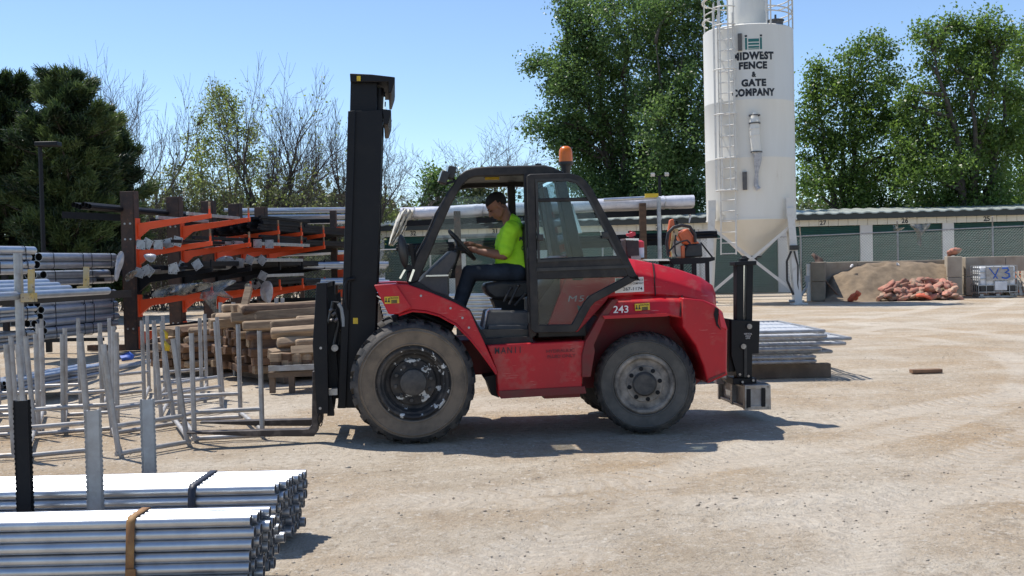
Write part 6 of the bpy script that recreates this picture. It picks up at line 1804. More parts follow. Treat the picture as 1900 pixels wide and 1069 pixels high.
# ================================================================== PIPE RACKS ON THE LEFT
D = Vector((.155, .988, 0)).normalized(); E = Vector((D.y, -D.x, 0))     # D along the racks, E out along the arms (to the right)
DROT = math.atan2(D.y, D.x)
def lenpx(c, px):
    lo, hi = .3, 14.0
    for _ in range(40):
        m = (lo+hi)/2
        if PX(c+D*m)[0] < px: lo = m
        else: hi = m
    return lo
def pipes_at(label, px, py, Y, ln, rows, cols, d, grp, m='galv_pipe', seed=0, name='pipe_bundle', rag=.05, wires=True, tri=False):
    rn = random.Random(seed)
    c = P(px, py, Y)                    # near end of the topmost right pipe
    if ln > 20: ln = lenpx(c, ln)        # a number above 20 is the pixel column of the far end
    zb_ = c.z-(rows-1)*d*.88-d/2
    t = thing(name, label, 'pipe bundle', tuple(c+D*ln/2-ZUP*(c.z-zb_)), group=grp)
    for j in range(rows):
        for i in range(cols-(j % 2 if not tri else (rows-1-j))):
            p = c-E*(i*d+(d/2 if j % 2 else 0))-ZUP*(j*d*.88)+D*rn.uniform(-rag, rag)
            b = MB(); b.pipe(p, p+D*(ln+rn.uniform(-rag, rag)), d*.49, .07, 12); build(b, 'pipe', [m, 'hole'], t)
    if wires:
        for f in (.12, .5, .62, .9):
            q = c+D*ln*f
            b = MB(); x0, x1 = d/2+.004, -(cols-1)*d-d/2-.004; zz0, zz1 = -(rows-1)*d*.88-d/2-.004, d/2+.004
            pts = [(x0, zz0+.03), (x0, zz1-.03), (x0-.03, zz1), (x1+.03, zz1), (x1, zz1-.03), (x1, zz0+.03), (x1+.03, zz0), (x0-.03, zz0), (x0, zz0+.03)]
            b.tube([q+E*x+ZUP*z for x, z in pts], .007, 5); build(b, 'tie_wire', 'black_steel', t)
    return t
M['galv_pipe'] = mat('galvanised_pipe', (0.50, 0.54, 0.60), 0.42, 0.75, col2=(0.36, 0.40, 0.46), nscale=5, lo=.3, hi=.7, bump=.03, bscale=60, obrand=.1)
GP = 'wired bundles of large galvanised pipes on the left rack'
pipes_at('topmost wired bundle of large pipes right of the grey rack post', 74, 477, 20.0, 212, 2, 3, .155, GP, seed=1)
pipes_at('wired bundle of large pipes just under the topmost bundle', 78, 510, 20.6, 213, 2, 3, .150, GP, seed=2)
pipes_at('wired bundle of large pipes just below the yellow arm stops', 78, 551, 20.0, 213, 2, 3, .140, GP, seed=3)
pipes_at('wired bundle of large pipes third level down at the left rack', 78, 575, 20.0, 217, 3, 3, .140, GP, seed=4)
pipes_at('lowest wired bundle of large pipes near the ground at the left rack', 82, 614, 20.0, 214, 2, 4, .12, GP, seed=5)
pipes_at('large pipes cut by the left edge, top level', -140, 462, 14.5, 58, 2, 3, .12, GP, seed=6)
pipes_at('large pipes cut by the left edge, second level', -140, 492, 14.5, 63, 2, 3, .11, GP, seed=7)
pipes_at('thin pipes cut by the left edge, below the yellow stops', -140, 588, 14.2, 64, 3, 6, .075, GP, seed=8)
pipes_at('thin dark pipes cut by the left edge near the ground', -140, 640, 14.2, 62, 4, 6, .075, GP, 'galv_dull', seed=9)
pipes_at('bundle of slim pipes lying on the ground behind the empty stillages', 6, 712, 13.2, 190, 4, 7, .058, 'pipes lying on the ground', 'galv_pipe', seed=10, wires=False, rag=.12)
pipes_at('pair of dark pipes on the ground at the foot of the rusty rack', 200, 688, 18.2, 4.0, 2, 2, .10, 'pipes lying on the ground', 'galv_dull', seed=12, wires=False)
# pale long tubes on the arm with yellow stops
for i, (px, py, ln) in enumerate(((-10, 551, 200), (-22, 543, 128), (-34, 536, 107), (-46, 529, 87))):
    c = P(px, py, 13.4+.25*i)
    ln = lenpx(c, ln)
    b = MB(); b.pipe(c, c+D*ln, .052, .1, 12)
    tag(build(b, 'long_tube', ['galv_pipe', 'hole']), ['longest pale tube lying on the arm with yellow stops', 'pale tube on the yellow stopped arm, second longest', 'pale tube on the yellow stopped arm, third longest', 'shortest pale tube on the yellow stopped arm'][i], 'tube', 'pale tubes on the yellow stopped arm')
# the left rack: grey post, bearers and the yellow stops
lr = thing('pipe_rack', 'left pipe rack with a grey post and two yellow stops on its arm', 'rack', tuple(G(40, 760)))
q = P(33, 470, 13.9); b = MB(); b.cyl((q.x, q.y, 0), (q.x, q.y, q.z), .055, n=14); build(b, 'post', 'galv_dull', lr)
a0, a1 = P(-30, 560, 13.9), P(240, 545, 20.5)
b = MB(); b.bar(a0, a1, .08, .13); build(b, 'arm', 'black_steel', lr)
for px, yt, yb, Y in ((58, 500, 552, 13.9), (160, 495, 538, 15.6)):
    p, r_ = P(px, yt, Y), P(px, yb, Y)
    b = MB(); b.bar(r_, p, .07, .05, up=(0, 1, 0)); b.box(r_+Vector((-.02, -.02, -.0)), (.16, .12, .11)); build(b, 'yellow_stop', 'yellow_paint', lr)
for px, py, Y in ((70, 527, 21.5), (70, 566, 21.5), (75, 600, 21.5), (75, 632, 21.5), (150, 520, 22.6), (150, 563, 22.6), (150, 598, 22.6), (150, 630, 22.6)):
    c = P(px, py, Y); b = MB(); b.bar(c-E*.6, c+E*.5, .07, .07); build(b, 'bearer', 'black_steel', lr)
for px, Y in ((52, 21.6), (128, 22.8)):
    c = P(px, 500, Y)-E*.5; b = MB(); b.bar((c.x, c.y, 0), (c.x, c.y, 2.1), .1, .1, up=(0, 1, 0)); build(b, 'post', 'black_steel', lr)

# ---- cantilever rack with rusty columns and orange arms
C0 = P(244, 500, 22.9); C0.z = 0
rk = thing('cantilever_rack', 'rusty cantilever rack with bright orange arms holding black posts', 'rack', tuple(C0))
cols = [0.0, 2.05, 3.85, 5.45, 7.2]
tops = [355, 365, 373, 378, 384]
levels = [2.62, 2.06, 1.52, 1.04, .38]
for k, s in enumerate(cols):
    c = C0+D*s
    px = PX(c+ZUP*3)[0]; zt_ = P(px, tops[k], c.y).z
    b = MB()
    for sgn in (-1, 1): b.box(c+E*(sgn*.145)+ZUP*zt_/2, (.02, .20, zt_), Matrix.Rotation(DROT-math.pi/2, 3, 'Z'))
    b.box(c+ZUP*zt_/2, (.28, .014, zt_), Matrix.Rotation(DROT-math.pi/2, 3, 'Z'))
    b.box(c-D*.10+ZUP*zt_/2, (.26, .012, zt_-.02), Matrix.Rotation(DROT-math.pi/2, 3, 'Z'))
    build(b, 'column', 'rust', rk, bevel=.004)
    b = MB(); b.bar(c-E*1.0+ZUP*.06, c+E*1.7+ZUP*.06, .16, .12); build(b, 'foot', 'rust', rk)
    for j, z in enumerate(levels):
        if j == 0 and k >= 2: z = 2.38
        col = 'orange' if not (j == 2 or (j == 4 and k > 2)) else 'black_post'
        ln = 1.62
        r0 = c+E*.155+ZUP*z; r1 = r0+E*ln+ZUP*.16
        b = MB()
        n_ = D*.04
        rm_ = r0.lerp(r1, .16)
        b.loft([r0-ZUP*.32-n_, rm_-ZUP*.15-n_, r1-ZUP*.09-n_, r1-n_, r0-n_], [r0-ZUP*.32+n_, rm_-ZUP*.15+n_, r1-ZUP*.09+n_, r1+n_, r0+n_])
        b.box(r0-ZUP*.12+E*.01, (.03, .17, .46), Matrix.Rotation(DROT-math.pi/2, 3, 'Z'))
        if j < 4: b.bar(r1-E*.03+ZUP*(-.05), r1-E*.03+ZUP*.16, .035, .035, up=D)
        arm = build(b, 'arm', col, rk, bevel=.003)
        if j < 2:
            b = MB(); b.cyl(r1-E*.03+ZUP*.10, r1-E*.03+ZUP*.24, .022, n=8); build(b, 'stop_peg', 'wood', rk)
    b = MB()
    for zz in (2.62, 2.3, .45):
        for e in (-.06, .06): b.cyl(c+E*e-D*.12+ZUP*zz, c+E*e-D*.10+ZUP*zz, .022, n=8)
    build(b, 'column_bolt', 'galv_dull', rk)
    if k in (0, 2, 4):
        for z in (2.75, 1.62):
            b = MB(); b.bar(c-E*.155+ZUP*z, c-E*1.5+ZUP*(z+.1), .07, .14); build(b, 'rear_arm', 'black_post', rk)
def flanged(label, p, ln, grp, m='black_post', plate=True, w=.065, rot=0.0, seed=0):
    rn = random.Random(seed)
    t = thing('flanged_post', label, 'post', tuple(p), DROT, grp)
    b = MB(); b.bar((0, 0, 0), (ln, 0, 0), w, w); build(b, 'shaft', m, t, local=True, bevel=.004)
    if plate:
        b = MB(); b.box((-.008, 0, 0), (.014, .19, .19), Matrix.Rotation(rot, 3, 'X')); pl_ = build(b, 'base_plate', 'galv_dull', t, local=True)
        b = MB()
        for sy_ in (-1, 1):
            for sz_ in (-1, 1):
                q_ = Matrix.Rotation(rot, 3, 'X') @ Vector((-.016, sy_*.07, sz_*.07)); b.cyl(q_, q_+Vector((.004, 0, 0)), .011, n=7)
        build(b, 'bolt_hole', 'hole', pl_, local=True)
rr = random.Random(12)
for j, z in enumerate(levels):
    grp = 'black posts on the cantilever rack'
    lab_lv = ('top', 'second', 'third', 'fourth', 'lowest')[j]
    for seg, (s0, ln, n, plate) in enumerate(((-.35, 2.6, (2, 4, 5, 6, 6)[j], j in (1, 2)), (2.9, 3.4, (6, 6, 7, 6, 6)[j], j in (1, 2, 3)), (5.9, 4.2, 9, False))):
        for i in range(n):
            u = .26+1.28*(i+.5)/n+rr.uniform(-.04, .04)
            zz = (z if not (j == 0 and seg) else 2.38)+.16*u/1.6+.045
            p = C0+D*(s0+rr.uniform(-.25, .25))+E*(.155+u)+ZUP*zz
            where = ('near end', 'middle', 'far end')[seg]
            m = 'black_post' if not (j == 0 and seg == 0) else 'galv_dull'
            lab = (f'black square post lying on the {lab_lv} level of the orange rack, {where}' if not plate else
                   f'black post with a square grey base plate on the {lab_lv} rack level, {where}')
            if m == 'galv_dull': lab = 'grey tube lying on the top orange arm of the rack'
            pl2 = plate and rr.random() < .62
            if plate and not pl2: lab = f'black square post without a plate on the {lab_lv} level of the orange rack, {where}'
            flanged(lab, p+D*rr.uniform(-.3, .3)*(1 if plate else 0)+ZUP*rr.uniform(0, .06)*(1 if plate else 0), ln+rr.uniform(-.2, .2), grp, m, pl2, rot=rr.uniform(-.8, .8), seed=i)
            if seg == 0 and j in (2, 3): flanged(f'black square post added to darken the {lab_lv} level of the orange rack, near end', p+ZUP*.075+D*rr.uniform(.05, .5), ln, grp, 'black_post', False)  # extra layer, added to darken the bright gaps between the arms
            if seg >= 1 and j != 4:
                for q_ in range((4 if seg == 1 else 2) if j == 0 else (1 + (i % 2 if seg == 1 else 0))):
                    flanged(f'black square post stacked higher on the {lab_lv} level of the orange rack', p+ZUP*.068*(q_+1)+E*rr.uniform(-.02, .03)+D*rr.uniform(-.2, .2), ln+rr.uniform(-.4, .2), grp, 'black_post', False, seed=i)
# long dark pipes on the rear arms
for i in range(6):
    c = P(166+i*3, 383-2.2*(i % 3), 21.6)-E*(.1*i)
    b = MB(); b.pipe(c, c+D*7.2, .05, .1, 10); tag(build(b, 'long_pipe', ['black_post', 'hole']), 'long black pipe lying on the rear arms above the pine backdrop', 'pipe', 'long black pipes behind the rusty columns')
# film wrapped round the near ends
for i, (lab, pts, Y, m) in enumerate((
    ('torn clear film hanging from the second orange arm', [(262, 470), (292, 470), (290, 480), (282, 489), (270, 482)], 22.3, 'clear_film'),
    ('torn clear film hanging beside the rusty column foot of the pipe rack', [(218, 466), (231, 464), (230, 490), (222, 505), (218, 525), (211, 520), (214, 495)], 21.4, 'clear_film'),
    ('clear film bunched at the black arm left of the plates', [(232, 508), (252, 498), (258, 505), (244, 518), (236, 524), (232, 520)], 22.2, 'film_thin'),
    ('crumpled clear film over the fourth level posts', [(284, 540), (310, 528), (350, 526), (392, 522), (400, 530), (372, 540), (336, 552), (330, 545), (300, 553), (288, 552), (278, 551)], 22.2, 'film_thin'),
    ('pale plastic sheet hanging under the fourth orange arm', [(375, 535), (400, 520), (438, 518), (440, 526), (402, 530), (425, 548), (440, 556), (410, 553), (395, 542), (392, 570), (408, 588), (395, 580), (378, 552), (368, 558)], 22.4, 'film_thin'),
    ('pale plastic sheet hanging beside a loose timber end', [(452, 526), (466, 524), (470, 534), (462, 545), (455, 540)], 22.6, 'film_thin'),
    ('clear film round the plates under the middle arms', [(398, 478), (430, 472), (436, 484), (430, 500), (412, 502), (398, 498)], 24.6, 'clear_film'),
    ('clear film round the plates at the middle of the rack', [(482, 522), (505, 518), (508, 545), (500, 568), (494, 560), (482, 555)], 25.4, 'clear_film'))):
    scrap('film_wrap', lab, pts, Y, m, 'plastic wrap', 30+i, grp='torn film on the rack')
# loose base plates on the second and third level near ends
for i, (px, py, Y, r_, lab) in enumerate(((262, 454, 22.35, .1, 'single grey base plate'), (274, 452, 22.35, .5, 'x'), (294, 454, 22.35, 0, 'x'), (330, 448, 22.5, .3, 'x'), (259, 506, 22.35, .3, 'x'), (277, 503, 22.35, .75, 'x'), (321, 500, 22.5, .05, 'x'),
        (408, 490, 24.5, .1, 'x'), (424, 486, 24.5, .3, 'x'), (445, 487, 24.5, .2, 'x'), (463, 482, 24.6, .4, 'x'), (478, 452, 24.8, 0, 'x'), (500, 453, 24.8, 0, 'x'), (486, 483, 24.8, .7, 'x'), (488, 512, 24.9, .5, 'x'))):
    c = P(px, py, Y)
    flanged('grey post with a square base plate facing the camera on the orange rack', c, 2.6, 'grey flanged posts on the orange rack', 'galv_dull', True, .07, r_)
# blue tarp scrap at the rack foot, grey pallet of tubes on lowest arm
scrap('tarp_scrap', 'blue tarp scrap at the foot of the rusty column', [(222, 660), (240, 652), (250, 660), (246, 668), (226, 670)], 20.4, 'blue', 'tarp', 61, t=.01)

# ---- second rack farther back: brown column, orange arms, galvanised pipes
Y2 = 32.5
q = P(621, 500, Y2); q.z = 0
rk2 = thing('cantilever_rack', 'farther rack column with orange arms seen left of the mast', 'rack', tuple(q))
zt_ = P(621, 391, Y2).z
b = MB(); b.box(q+ZUP*zt_/2, (.18, .2, zt_)); build(b, 'column', 'rust', rk2, bevel=.004)
for y in (428, 480, 508, 545, 580):
    z = P(630, y, Y2).z; b = MB(); b.bar(q+ZUP*z+Vector((.08, 0, 0)), q+ZUP*(z+.06)+Vector((.85, .1, 0)), .09, .22); build(b, 'arm', 'orange', rk2)
for y in (410, 437, 461, 488, 522, 558, 590):
    z = P(610, y, Y2).z; b = MB(); b.bar(q+ZUP*z, q+ZUP*z+Vector((-3.2, -.6, 0)), .08, .12); build(b, 'left_arm' if False else 'arm', 'black_post', rk2)
q3 = P(560, 500, 33.5); q3.z = 0
b = MB(); b.box(q3+ZUP*1.45, (.12, .12, 2.9)); build(b, 'column', 'rust', rk2)
for i, (py, n, dd) in enumerate(((390, 3, .10), (402, 3, .09), (413, 2, .08), (470, 3, .09), (497, 3, .07), (575, 3, .09), (598, 4, .09), (612, 4, .08))):
    for k in range(n):
        a = P(430+rr.uniform(-20, 20) if py < 440 else 500+rr.uniform(-20, 20), py+2*k, 31.6+.12*k); c = P(690 if py < 440 else 650+rr.uniform(-60, 30), py-3+2*k, 34+.12*k)
        b = MB(); b.pipe(a, c, dd/2, .1, 10); tag(build(b, 'long_pipe', ['galv_pipe', 'hole']), 'long galvanised pipe stacked on the farther rack left of the mast', 'pipe', 'galvanised pipes on the farther rack')
for i, (py, n) in enumerate(((440, 4), (462, 4), (488, 3), (522, 4), (556, 3))):
    for k in range(n):
        a = P(470+rr.uniform(-15, 25), py+3*k, 29.8+.1*k); c = P(612+rr.uniform(-14, 6), py-2+2*k, 32+.1*k)
        b = MB(); b.bar(a, c, .07, .07); tag(build(b, 'long_post', 'black_post'), 'long black square post on the dark arms left of the mast', 'post', 'black posts on the farther rack')
# pipes seen between mast and fender
for i, py in enumerate((490, 494, 520, 524)):
    a, c = P(560, py+1, 29.5), P(718+rr.uniform(-6, 4), py, 30.5)
    b = MB(); b.pipe(a, c, .07, .1, 10); tag(build(b, 'long_pipe', ['galv_pipe', 'hole']), 'short pipe end showing just right of the black mast', 'pipe', 'pipe ends right of the mast')
# panels/pipes seen through the cab under the seat and left of the apron
for i in range(9):
    y = 548+7*i; a, c = P(700+2*i, y+3, 17.6+.1*i), P(985, y-1, 18.6+.1*i)
    b = MB(); b.pipe(a, c, .035, .1, 10); tag(build(b, 'long_pipe', ['galv', 'hole']), 'bright pipe in the stack seen under the driver seat', 'pipe', 'bright pipes stacked behind the forklift')
for i, px in enumerate((700, 950)):
    q = P(px, 600, 17.9+.6*i); b = MB(); b.box((q.x, q.y+.05, q.z/2+.35*0+.25), (.1, .9, .5+q.z*.5)); tag(build(b, 'timber_bearer', 'dark_timber'), ['dark timber block carrying the bright pipes, left', 'dark timber block carrying the bright pipes, right'][i], 'timber', 'timber blocks under the bright pipes')

# ================================================================== TIMBER PILES
A_ = Vector((.80, .60, 0)); S_ = Vector((A_.y, -A_.x, 0))
tr = random.Random(9)
def timber(label, c, ln, w, h, m, grp, ax=A_, roll=0.0, pitch=0.0):
    b = MB(); d = (ax+ZUP*pitch).normalized(); s = Vector((d.y, -d.x, 0)).normalized(); up = s.cross(d)
    cu = math.cos(roll); su = math.sin(roll)
    u2 = up*cu+s*su
    b.bar(c, c+d*ln, w, h, up=u2)
    return tag(build(b, 'timber', m, bevel=(.006 if tr.random() < .5 else .03)), label, 'timber', grp)
def pile(px, py, s0, n, rows, lns, labels, grp, seed, ax=A_):
    rn = random.Random(seed); o = G(px, py); s = Vector((ax.y, -ax.x, 0))
    w = .125
    for j in range(rows):
        k = n-(j//3)
        for i in range(k):
            if j > rows-3 and rn.random() < .2: continue
            ln = rn.uniform(*lns)
            c = o+s*(i*w*1.03+rn.uniform(-.02, .02)+(j//3)*w*.5)+ax*rn.uniform(-.14, .14)+ZUP*(.20+j*w*.97+rn.uniform(-.008, .008))
            timber(labels[0] if j < rows-1 else labels[1], c, ln, w*rn.uniform(.8, .98), w*rn.uniform(.8, .97), 'wood' if rn.random() < (.25+.5*(j >= rows-2)) else 'wood_brown', grp, (ax+s*rn.uniform(-.05, .05)).normalized(), rn.uniform(-.3, .3)+(rn.choice((0, .4, .7)) if j > rows-4 else 0), rn.uniform(-.03, .03))
    for f in (.3, .8):
        b = MB(); q = o+ax*lns[0]*f; b.bar(q-s*.1+ZUP*.065, q+s*(n*w+.1)+ZUP*.065, .12, .13); tag(build(b, 'timber_bearer', 'dark_timber'), 'dark timber bearer under '+labels[2], 'timber', 'bearers under '+labels[2])
pile(398, 699, 0, 13, 8, (1.3, 1.9), ('weathered square timber in the body of the large pile', 'weathered square timber on top of the large pile', 'the large timber pile'), 'timbers in the large pile', 3)
pile(288, 697, 0, 7, 5, (1.2, 1.6), ('brown timber in the small pile at the foot of the rack', 'brown timber on top of the small pile at the rack foot', 'the small timber pile'), 'timbers in the small pile', 4, Vector((.55, .83, 0)).normalized())
# irregular timbers thrown on the top right and front right
for i, (px, py, Y, ln, yaw, rl, pit) in enumerate(((392, 598, 15.8, 1.9, .25, .1, .03), (404, 594, 15.9, 1.7, .30, .5, .02), (430, 592, 15.6, 1.9, .22, .2, .03), (450, 604, 15.2, 1.5, .20, .0, .03), (446, 588, 16.2, 1.3, .3, .2, .02), (470, 590, 16.3, 1.4, .25, .4, .01),
        (502, 607, 14.9, 1.0, .35, .2, .03), (505, 622, 14.7, 1.1, .30, .6, .04), (515, 640, 14.6, 1.1, .42, .5, .05), (545, 600, 15.2, 1.2, .2, .4, .0), (553, 618, 14.8, 1.1, .2, .2, .06), (500, 660, 14.5, 1.0, .5, .1, .05), (538, 655, 14.5, 1.1, .15, .7, .02), (548, 640, 14.6, 1.1, .2, .3, .04), (552, 632, 14.9, .9, .2, .0, .04))):
    c = P(px+tr.uniform(-5, 5), py+tr.uniform(-3, 3), Y); yaw += tr.uniform(-.22, .35); rl += tr.uniform(-.5, .5); timber('pale timber thrown loosely over the right part of the large pile', c, ln, .13, .13, 'wood', 'loose timbers on the large pile', Vector((math.cos(yaw), math.sin(yaw), 0)), rl, pit)
# squared timbers on trestles right of the pile
for i in range(10):
    px = 508+(i % 5)*19; py = 676-(i//5)*12
    c = P(px, py, 14.35+.04*(i % 5)); timber('short squared timber laid on the trestle next to the carriage', c, .9, .13, .11, 'wood' if i % 3 else 'wood_brown', 'timbers on the trestle', Vector((.35, .94, 0)).normalized(), tr.uniform(-.1, .1))
ts = thing('trestle', 'low trestle with two rails and short legs under squared timbers', 'trestle', tuple(G(545, 722)))
for py, Y in ((682, 14.3), (694, 14.35)):
    b = MB(); b.bar(P(498, py+2, Y), P(600, py-2, Y+.1), .06, .07); build(b, 'rail', 'galv_dull' if py < 690 else 'dark_timber', ts)
for px in (505, 541, 590):
    b = MB(); q = P(px, 690, 14.4); b.bar((q.x, q.y, 0), q, .07, .07, up=(0, 1, 0)); build(b, 'leg', 'dark_timber', ts)
# a loose timber standing on end, two thin posts and plank behind the pile
b = MB(); b.bar(P(452, 575, 16.4), P(462, 535, 16.6), .10, .10, up=(0, 1, 0)); tag(build(b, 'timber', 'wood', bevel=.005), 'single timber standing on end behind the large pile', 'timber')
for i, (px, yt) in enumerate(((513, 553), (524, 553), (409, 561), (433, 561))):
    a, c = P(px+1, 640, 16.8), P(px, yt, 16.8); b = MB(); b.pipe(Vector((a.x, a.y, 0)), c, .03, .12, 10); tag(build(b, 'steel_stake', ['galv_dull', 'hole']), 'thin galvanised stake rising behind the large timber pile', 'stake', 'stakes behind the timber pile')

# ================================================================== WHITE WRAPPED LOAD behind the cab
WY = 26.0
def wrapped():
    t = thing('wrapped_load', 'long load wrapped in white plastic on the rack behind the cab', 'wrapped load', tuple(P(1010, 404, WY)))
    rn = random.Random(4)
    n = 46; b = MB(); rings = []
    for i in range(n+1):
        f = i/n; px = 746+(1284-746)*f
        yt = 386+(362-386)*f; yb = 409+(386-409)*f
        pt, pb = P(px, yt, WY), P(px, yb, WY)
        c = (pt+pb)/2; hh = (pt.z-pb.z)/2
        tie = min(abs(f-x) for x in (.045, .28, .55, .90))
        k = 1-.10*math.exp(-(tie/.012)**2)
        sag = .02*math.sin(f*30)
        ring_ = []
        for a in range(16):
            th = 2*math.pi*a/16
            yy = math.copysign(abs(math.cos(th))**.6, math.cos(th))*.42; zz = math.copysign(abs(math.sin(th))**.6, math.sin(th))*hh
            nz_ = 1+.08*mnoise.noise((c.x*2.2, th*1.1, 1))+.04*mnoise.noise((c.x*7, th*2, 4))
            ring_.append(c+Vector((0, yy*k*nz_, zz*k*nz_+sag*.3)))
        rings.append(ring_)
    for A, B in zip(rings, rings[1:]): b.add(A+B, [(i, (i+1) % 16, 16+(i+1) % 16, 16+i) for i in range(16)])
    b.add(rings[0], [tuple(range(16))]); b.add(rings[-1], [tuple(range(16))])
    build(b, 'wrapping', 'plastic_film', t, smooth=70)
    for f in (.045, .28, .55, .90):
        px = 746+(1284-746)*f; c = (P(px, 386-24*f, WY)+P(px, 409-23*f, WY))/2
        b = MB(); b.tube([c+Vector((.01*math.sin(a*3), .44*math.cos(a), .155*math.sin(a))) for a in [2*math.pi*i/16 for i in range(17)]], .016, 5, False); build(b, 'tie_band', 'clear_film', t)
    for px in (1225, 1279): 
        p = P(px, 388, WY-.3); b = MB(); b.tube([p, p+Vector((.02, 0, -.16)), p+Vector((-.01, 0, -.32))], [.02, .03, .012], 6); build(b, 'loose_tail', 'plastic_film', t)
    # hanging drape at the left end
    pts = [(722, 456), (726, 436), (734, 412), (744, 392), (752, 384), (766, 384), (770, 392), (756, 404), (750, 420), (740, 440), (728, 455)]
    return t
wrapped()
def drape():
    rn = random.Random(3); b = MB(); n = 14; m = 9
    L = [(748, 386), (741, 396), (735, 410), (729, 428), (724, 444), (722, 455)]; Rr = [(770, 391), (763, 402), (757, 415), (750, 432), (738, 448), (729, 456)]
    rows = []
    for i in range(n+1):
        f = i/n*(len(L)-1); k = min(int(f), len(L)-2); g_ = f-k
        l = Vector((*L[k], 0)).lerp(Vector((*L[k+1], 0)), g_); r_ = Vector((*Rr[k], 0)).lerp(Vector((*Rr[k+1], 0)), g_)
        rows.append([P(l.x+(r_.x-l.x)*j/m, l.y+(r_.y-l.y)*j/m, WY-.42+.10*math.sin(j*2.3+i*.2)+.05*rn.uniform(-1, 1)) for j in range(m+1)])
    b.add([p for r_ in rows for p in r_], [(i*(m+1)+j, i*(m+1)+j+1, (i+1)*(m+1)+j+1, (i+1)*(m+1)+j) for i in range(n) for j in range(m)])
    o = build(b, 'tarpaulin', 'cream_film', smooth=70); s = o.modifiers.new('t', 'SOLIDIFY'); s.thickness = .012
    tag(o, 'cream tarpaulin hanging from the left end of the white wrapped load', 'tarpaulin')
drape()
wr = thing('storage_rack', 'rack of brown posts and dark arms behind the forklift cab', 'rack', tuple(P(1010, 500, WY)*1.0-ZUP*P(1010, 500, WY).z))
for px, yt, m in ((848, 392, 'rust'), (1192, 377, 'wood_brown')):
    q = P(px, yt, WY-.55); b = MB(); b.box((q.x, q.y, q.z/2), (.15, .16, q.z)); build(b, 'post', m, wr, bevel=.006)
for yl, yr, h in ((415, 392, .13), (470, 447, .13)):
    for v in (-.35, .35):
        b = MB(); b.bar(P(748, yl, WY+v), P(1290, yr, WY+v), .12, h); build(b, 'beam', 'black_post', wr)
q = P(1222, 366, WY-.7); b = MB(); b.cyl((q.x, q.y, 0), q, .048, n=12); gpole = build(b, 'galvanised_pole', 'galv_dull', wr)
b = MB(); b.box(P(1209, 363, WY-.62), (.30, .1, .09)); build(b, 'yellow_tag', 'yellow', wr)
b = MB(); b.cyl(P(1120, 371, WY-.5), P(1222, 366, WY-.5), .04, n=8); build(b, 'top_rail', 'galv', wr)
for k in range(12):
    row, i = divmod(k, 6)
    a, c = P(738+rr.uniform(-4, 10), 462-row*5, WY-.4+.15*i), P(1326+rr.uniform(-6, 6), 438-row*6, WY-.4+.15*i)
    b = MB(); b.pipe(a, c, .05, .1, 10); tag(build(b, 'long_pipe', ['black_post', 'hole']), 'long black pipe on the lower beams under the white wrapped load', 'pipe', 'black pipes under the white load')
for k in range(6):
    a, c = P(800, 440+3*(k % 2), WY+.2+.12*k), P(1000, 432+3*(k % 2), WY+.3+.12*k)
    b = MB(); b.bar(a, c, .10, .06); tag(build(b, 'plank', 'galv_dull'), 'grey plank lying between the two levels of the rack behind the driver', 'plank', 'planks behind the driver')
for k in range(2):
    a, c = P(755, 508+8*k, WY-.3+.4*k), P(905, 502+8*k, WY-.3+.4*k)
    b = MB(); b.bar(a, c, .09, .10); tag(build(b, 'long_post', 'black_post'), 'dark beam seen through the cab behind the driver knees', 'post', 'dark beams behind the cab')

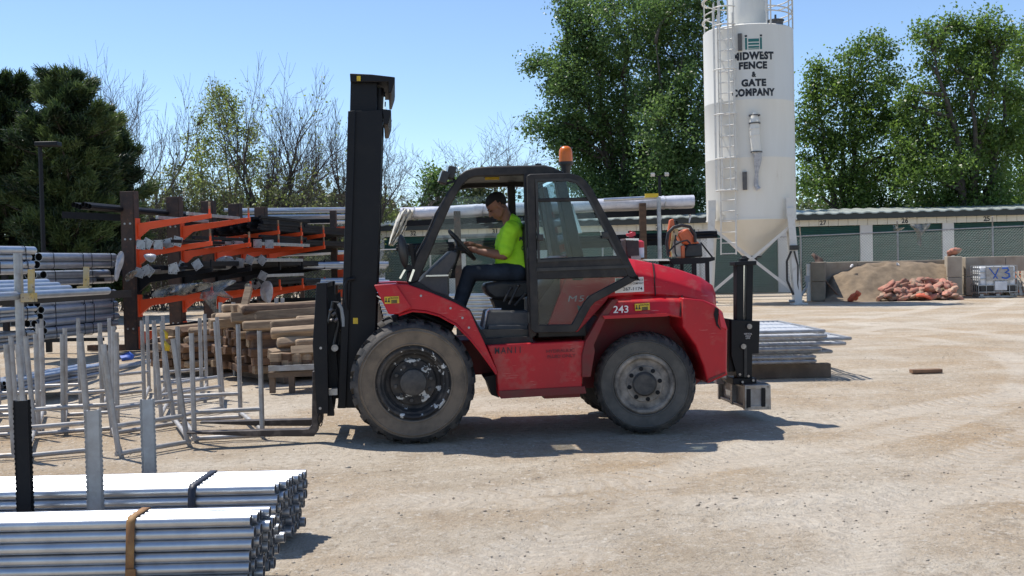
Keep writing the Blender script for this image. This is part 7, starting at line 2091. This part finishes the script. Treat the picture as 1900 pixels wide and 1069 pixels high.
# ================================================================== STACKED GALVANISED PANELS right of the forklift
def panel(label, grp, c, lx, ly, nb, rz=0.0, cross=2):
    t = thing('fence_panel', label, 'panel', tuple(c), rz, grp)
    b = MB(); r = .024
    for y in (-ly/2, ly/2): b.cyl((-lx/2, y, 0), (lx/2, y, 0), r, n=8)
    for x in (-lx/2, lx/2): b.cyl((x, -ly/2, 0), (x, ly/2, 0), r, n=8)
    build(b, 'frame', 'galv_dull', t, local=True)
    b = MB()
    for i in range(1, nb): x = -lx/2+lx*i/nb; b.bar((x, -ly/2, 0), (x, ly/2, 0), .016, .016)
    for i in range(1, cross+1): y = -ly/2+ly*i/(cross+1); b.bar((-lx/2, y, .012), (lx/2, y, .012), .03, .012)
    build(b, 'bars', 'panel_bar', t, local=True)
for i in range(8):
    z = .24+.056*i
    xr = (3.95, 4.0, 4.2, 4.05, 4.4, 4.45, 4.15, 4.1)[i]
    panel(('lowest galvanised fence panel on the timber bearers', 'second lowest galvanised fence panel on the bearers', 'third galvanised fence panel up from the bearers', 'fourth galvanised fence panel up from the bearers', 'fifth galvanised fence panel, its end sticking out right', 'sixth galvanised fence panel, sticking out farthest right', 'galvanised fence panel second from the top of the stack', 'top galvanised fence panel of the stack behind the counterweight')[i],
          'galvanised panels stacked behind the counterweight', (xr-1.25, 15.7+.05*(i % 3), z), 2.5, 2.3, 34, R((2, -1, 1.5, 0, -1, 2, -2, 1)[i]))
for i, (x0, x1, y, lab) in enumerate(((1.9, 4.25, 14.85, 'long dark timber bearer under the front of the panel stack'), (1.9, 4.1, 16.5, 'long dark timber bearer under the back of the panel stack'))):
    b = MB(); b.box(((x0+x1)/2, y, .09), (x1-x0, .16, .19)); tag(build(b, 'timber_bearer', 'dark_timber', bevel=.01), lab, 'timber', 'bearers under the panel stack')
for i in range(5):
    c = P(1368, 592-6*i, 19.5); panel(('lowest', 'second', 'middle', 'fourth', 'top')[i]+' panel of the smaller stack behind the black tail post', 'galvanised panels in the smaller stack', (c.x-.35, c.y+.6, .16+.055*i), 1.5, 1.6, 16, R(3-2*i))
b = MB(); c = P(1360, 600, 19.6); b.box((c.x-.3, c.y+.2, .065), (1.6, .14, .14)); tag(build(b, 'timber_bearer', 'dark_timber'), 'dark timber bearer under the smaller panel stack', 'timber', 'bearers under the panel stack')
b = MB(); q = G(1718, 691); b.box(q+ZUP*.02, (.42, .12, .05), Matrix.Rotation(.05, 3, 'Z')); tag(build(b, 'loose_board', 'wood_brown', bevel=.006), 'short loose board lying on the open yard at the right', 'board')
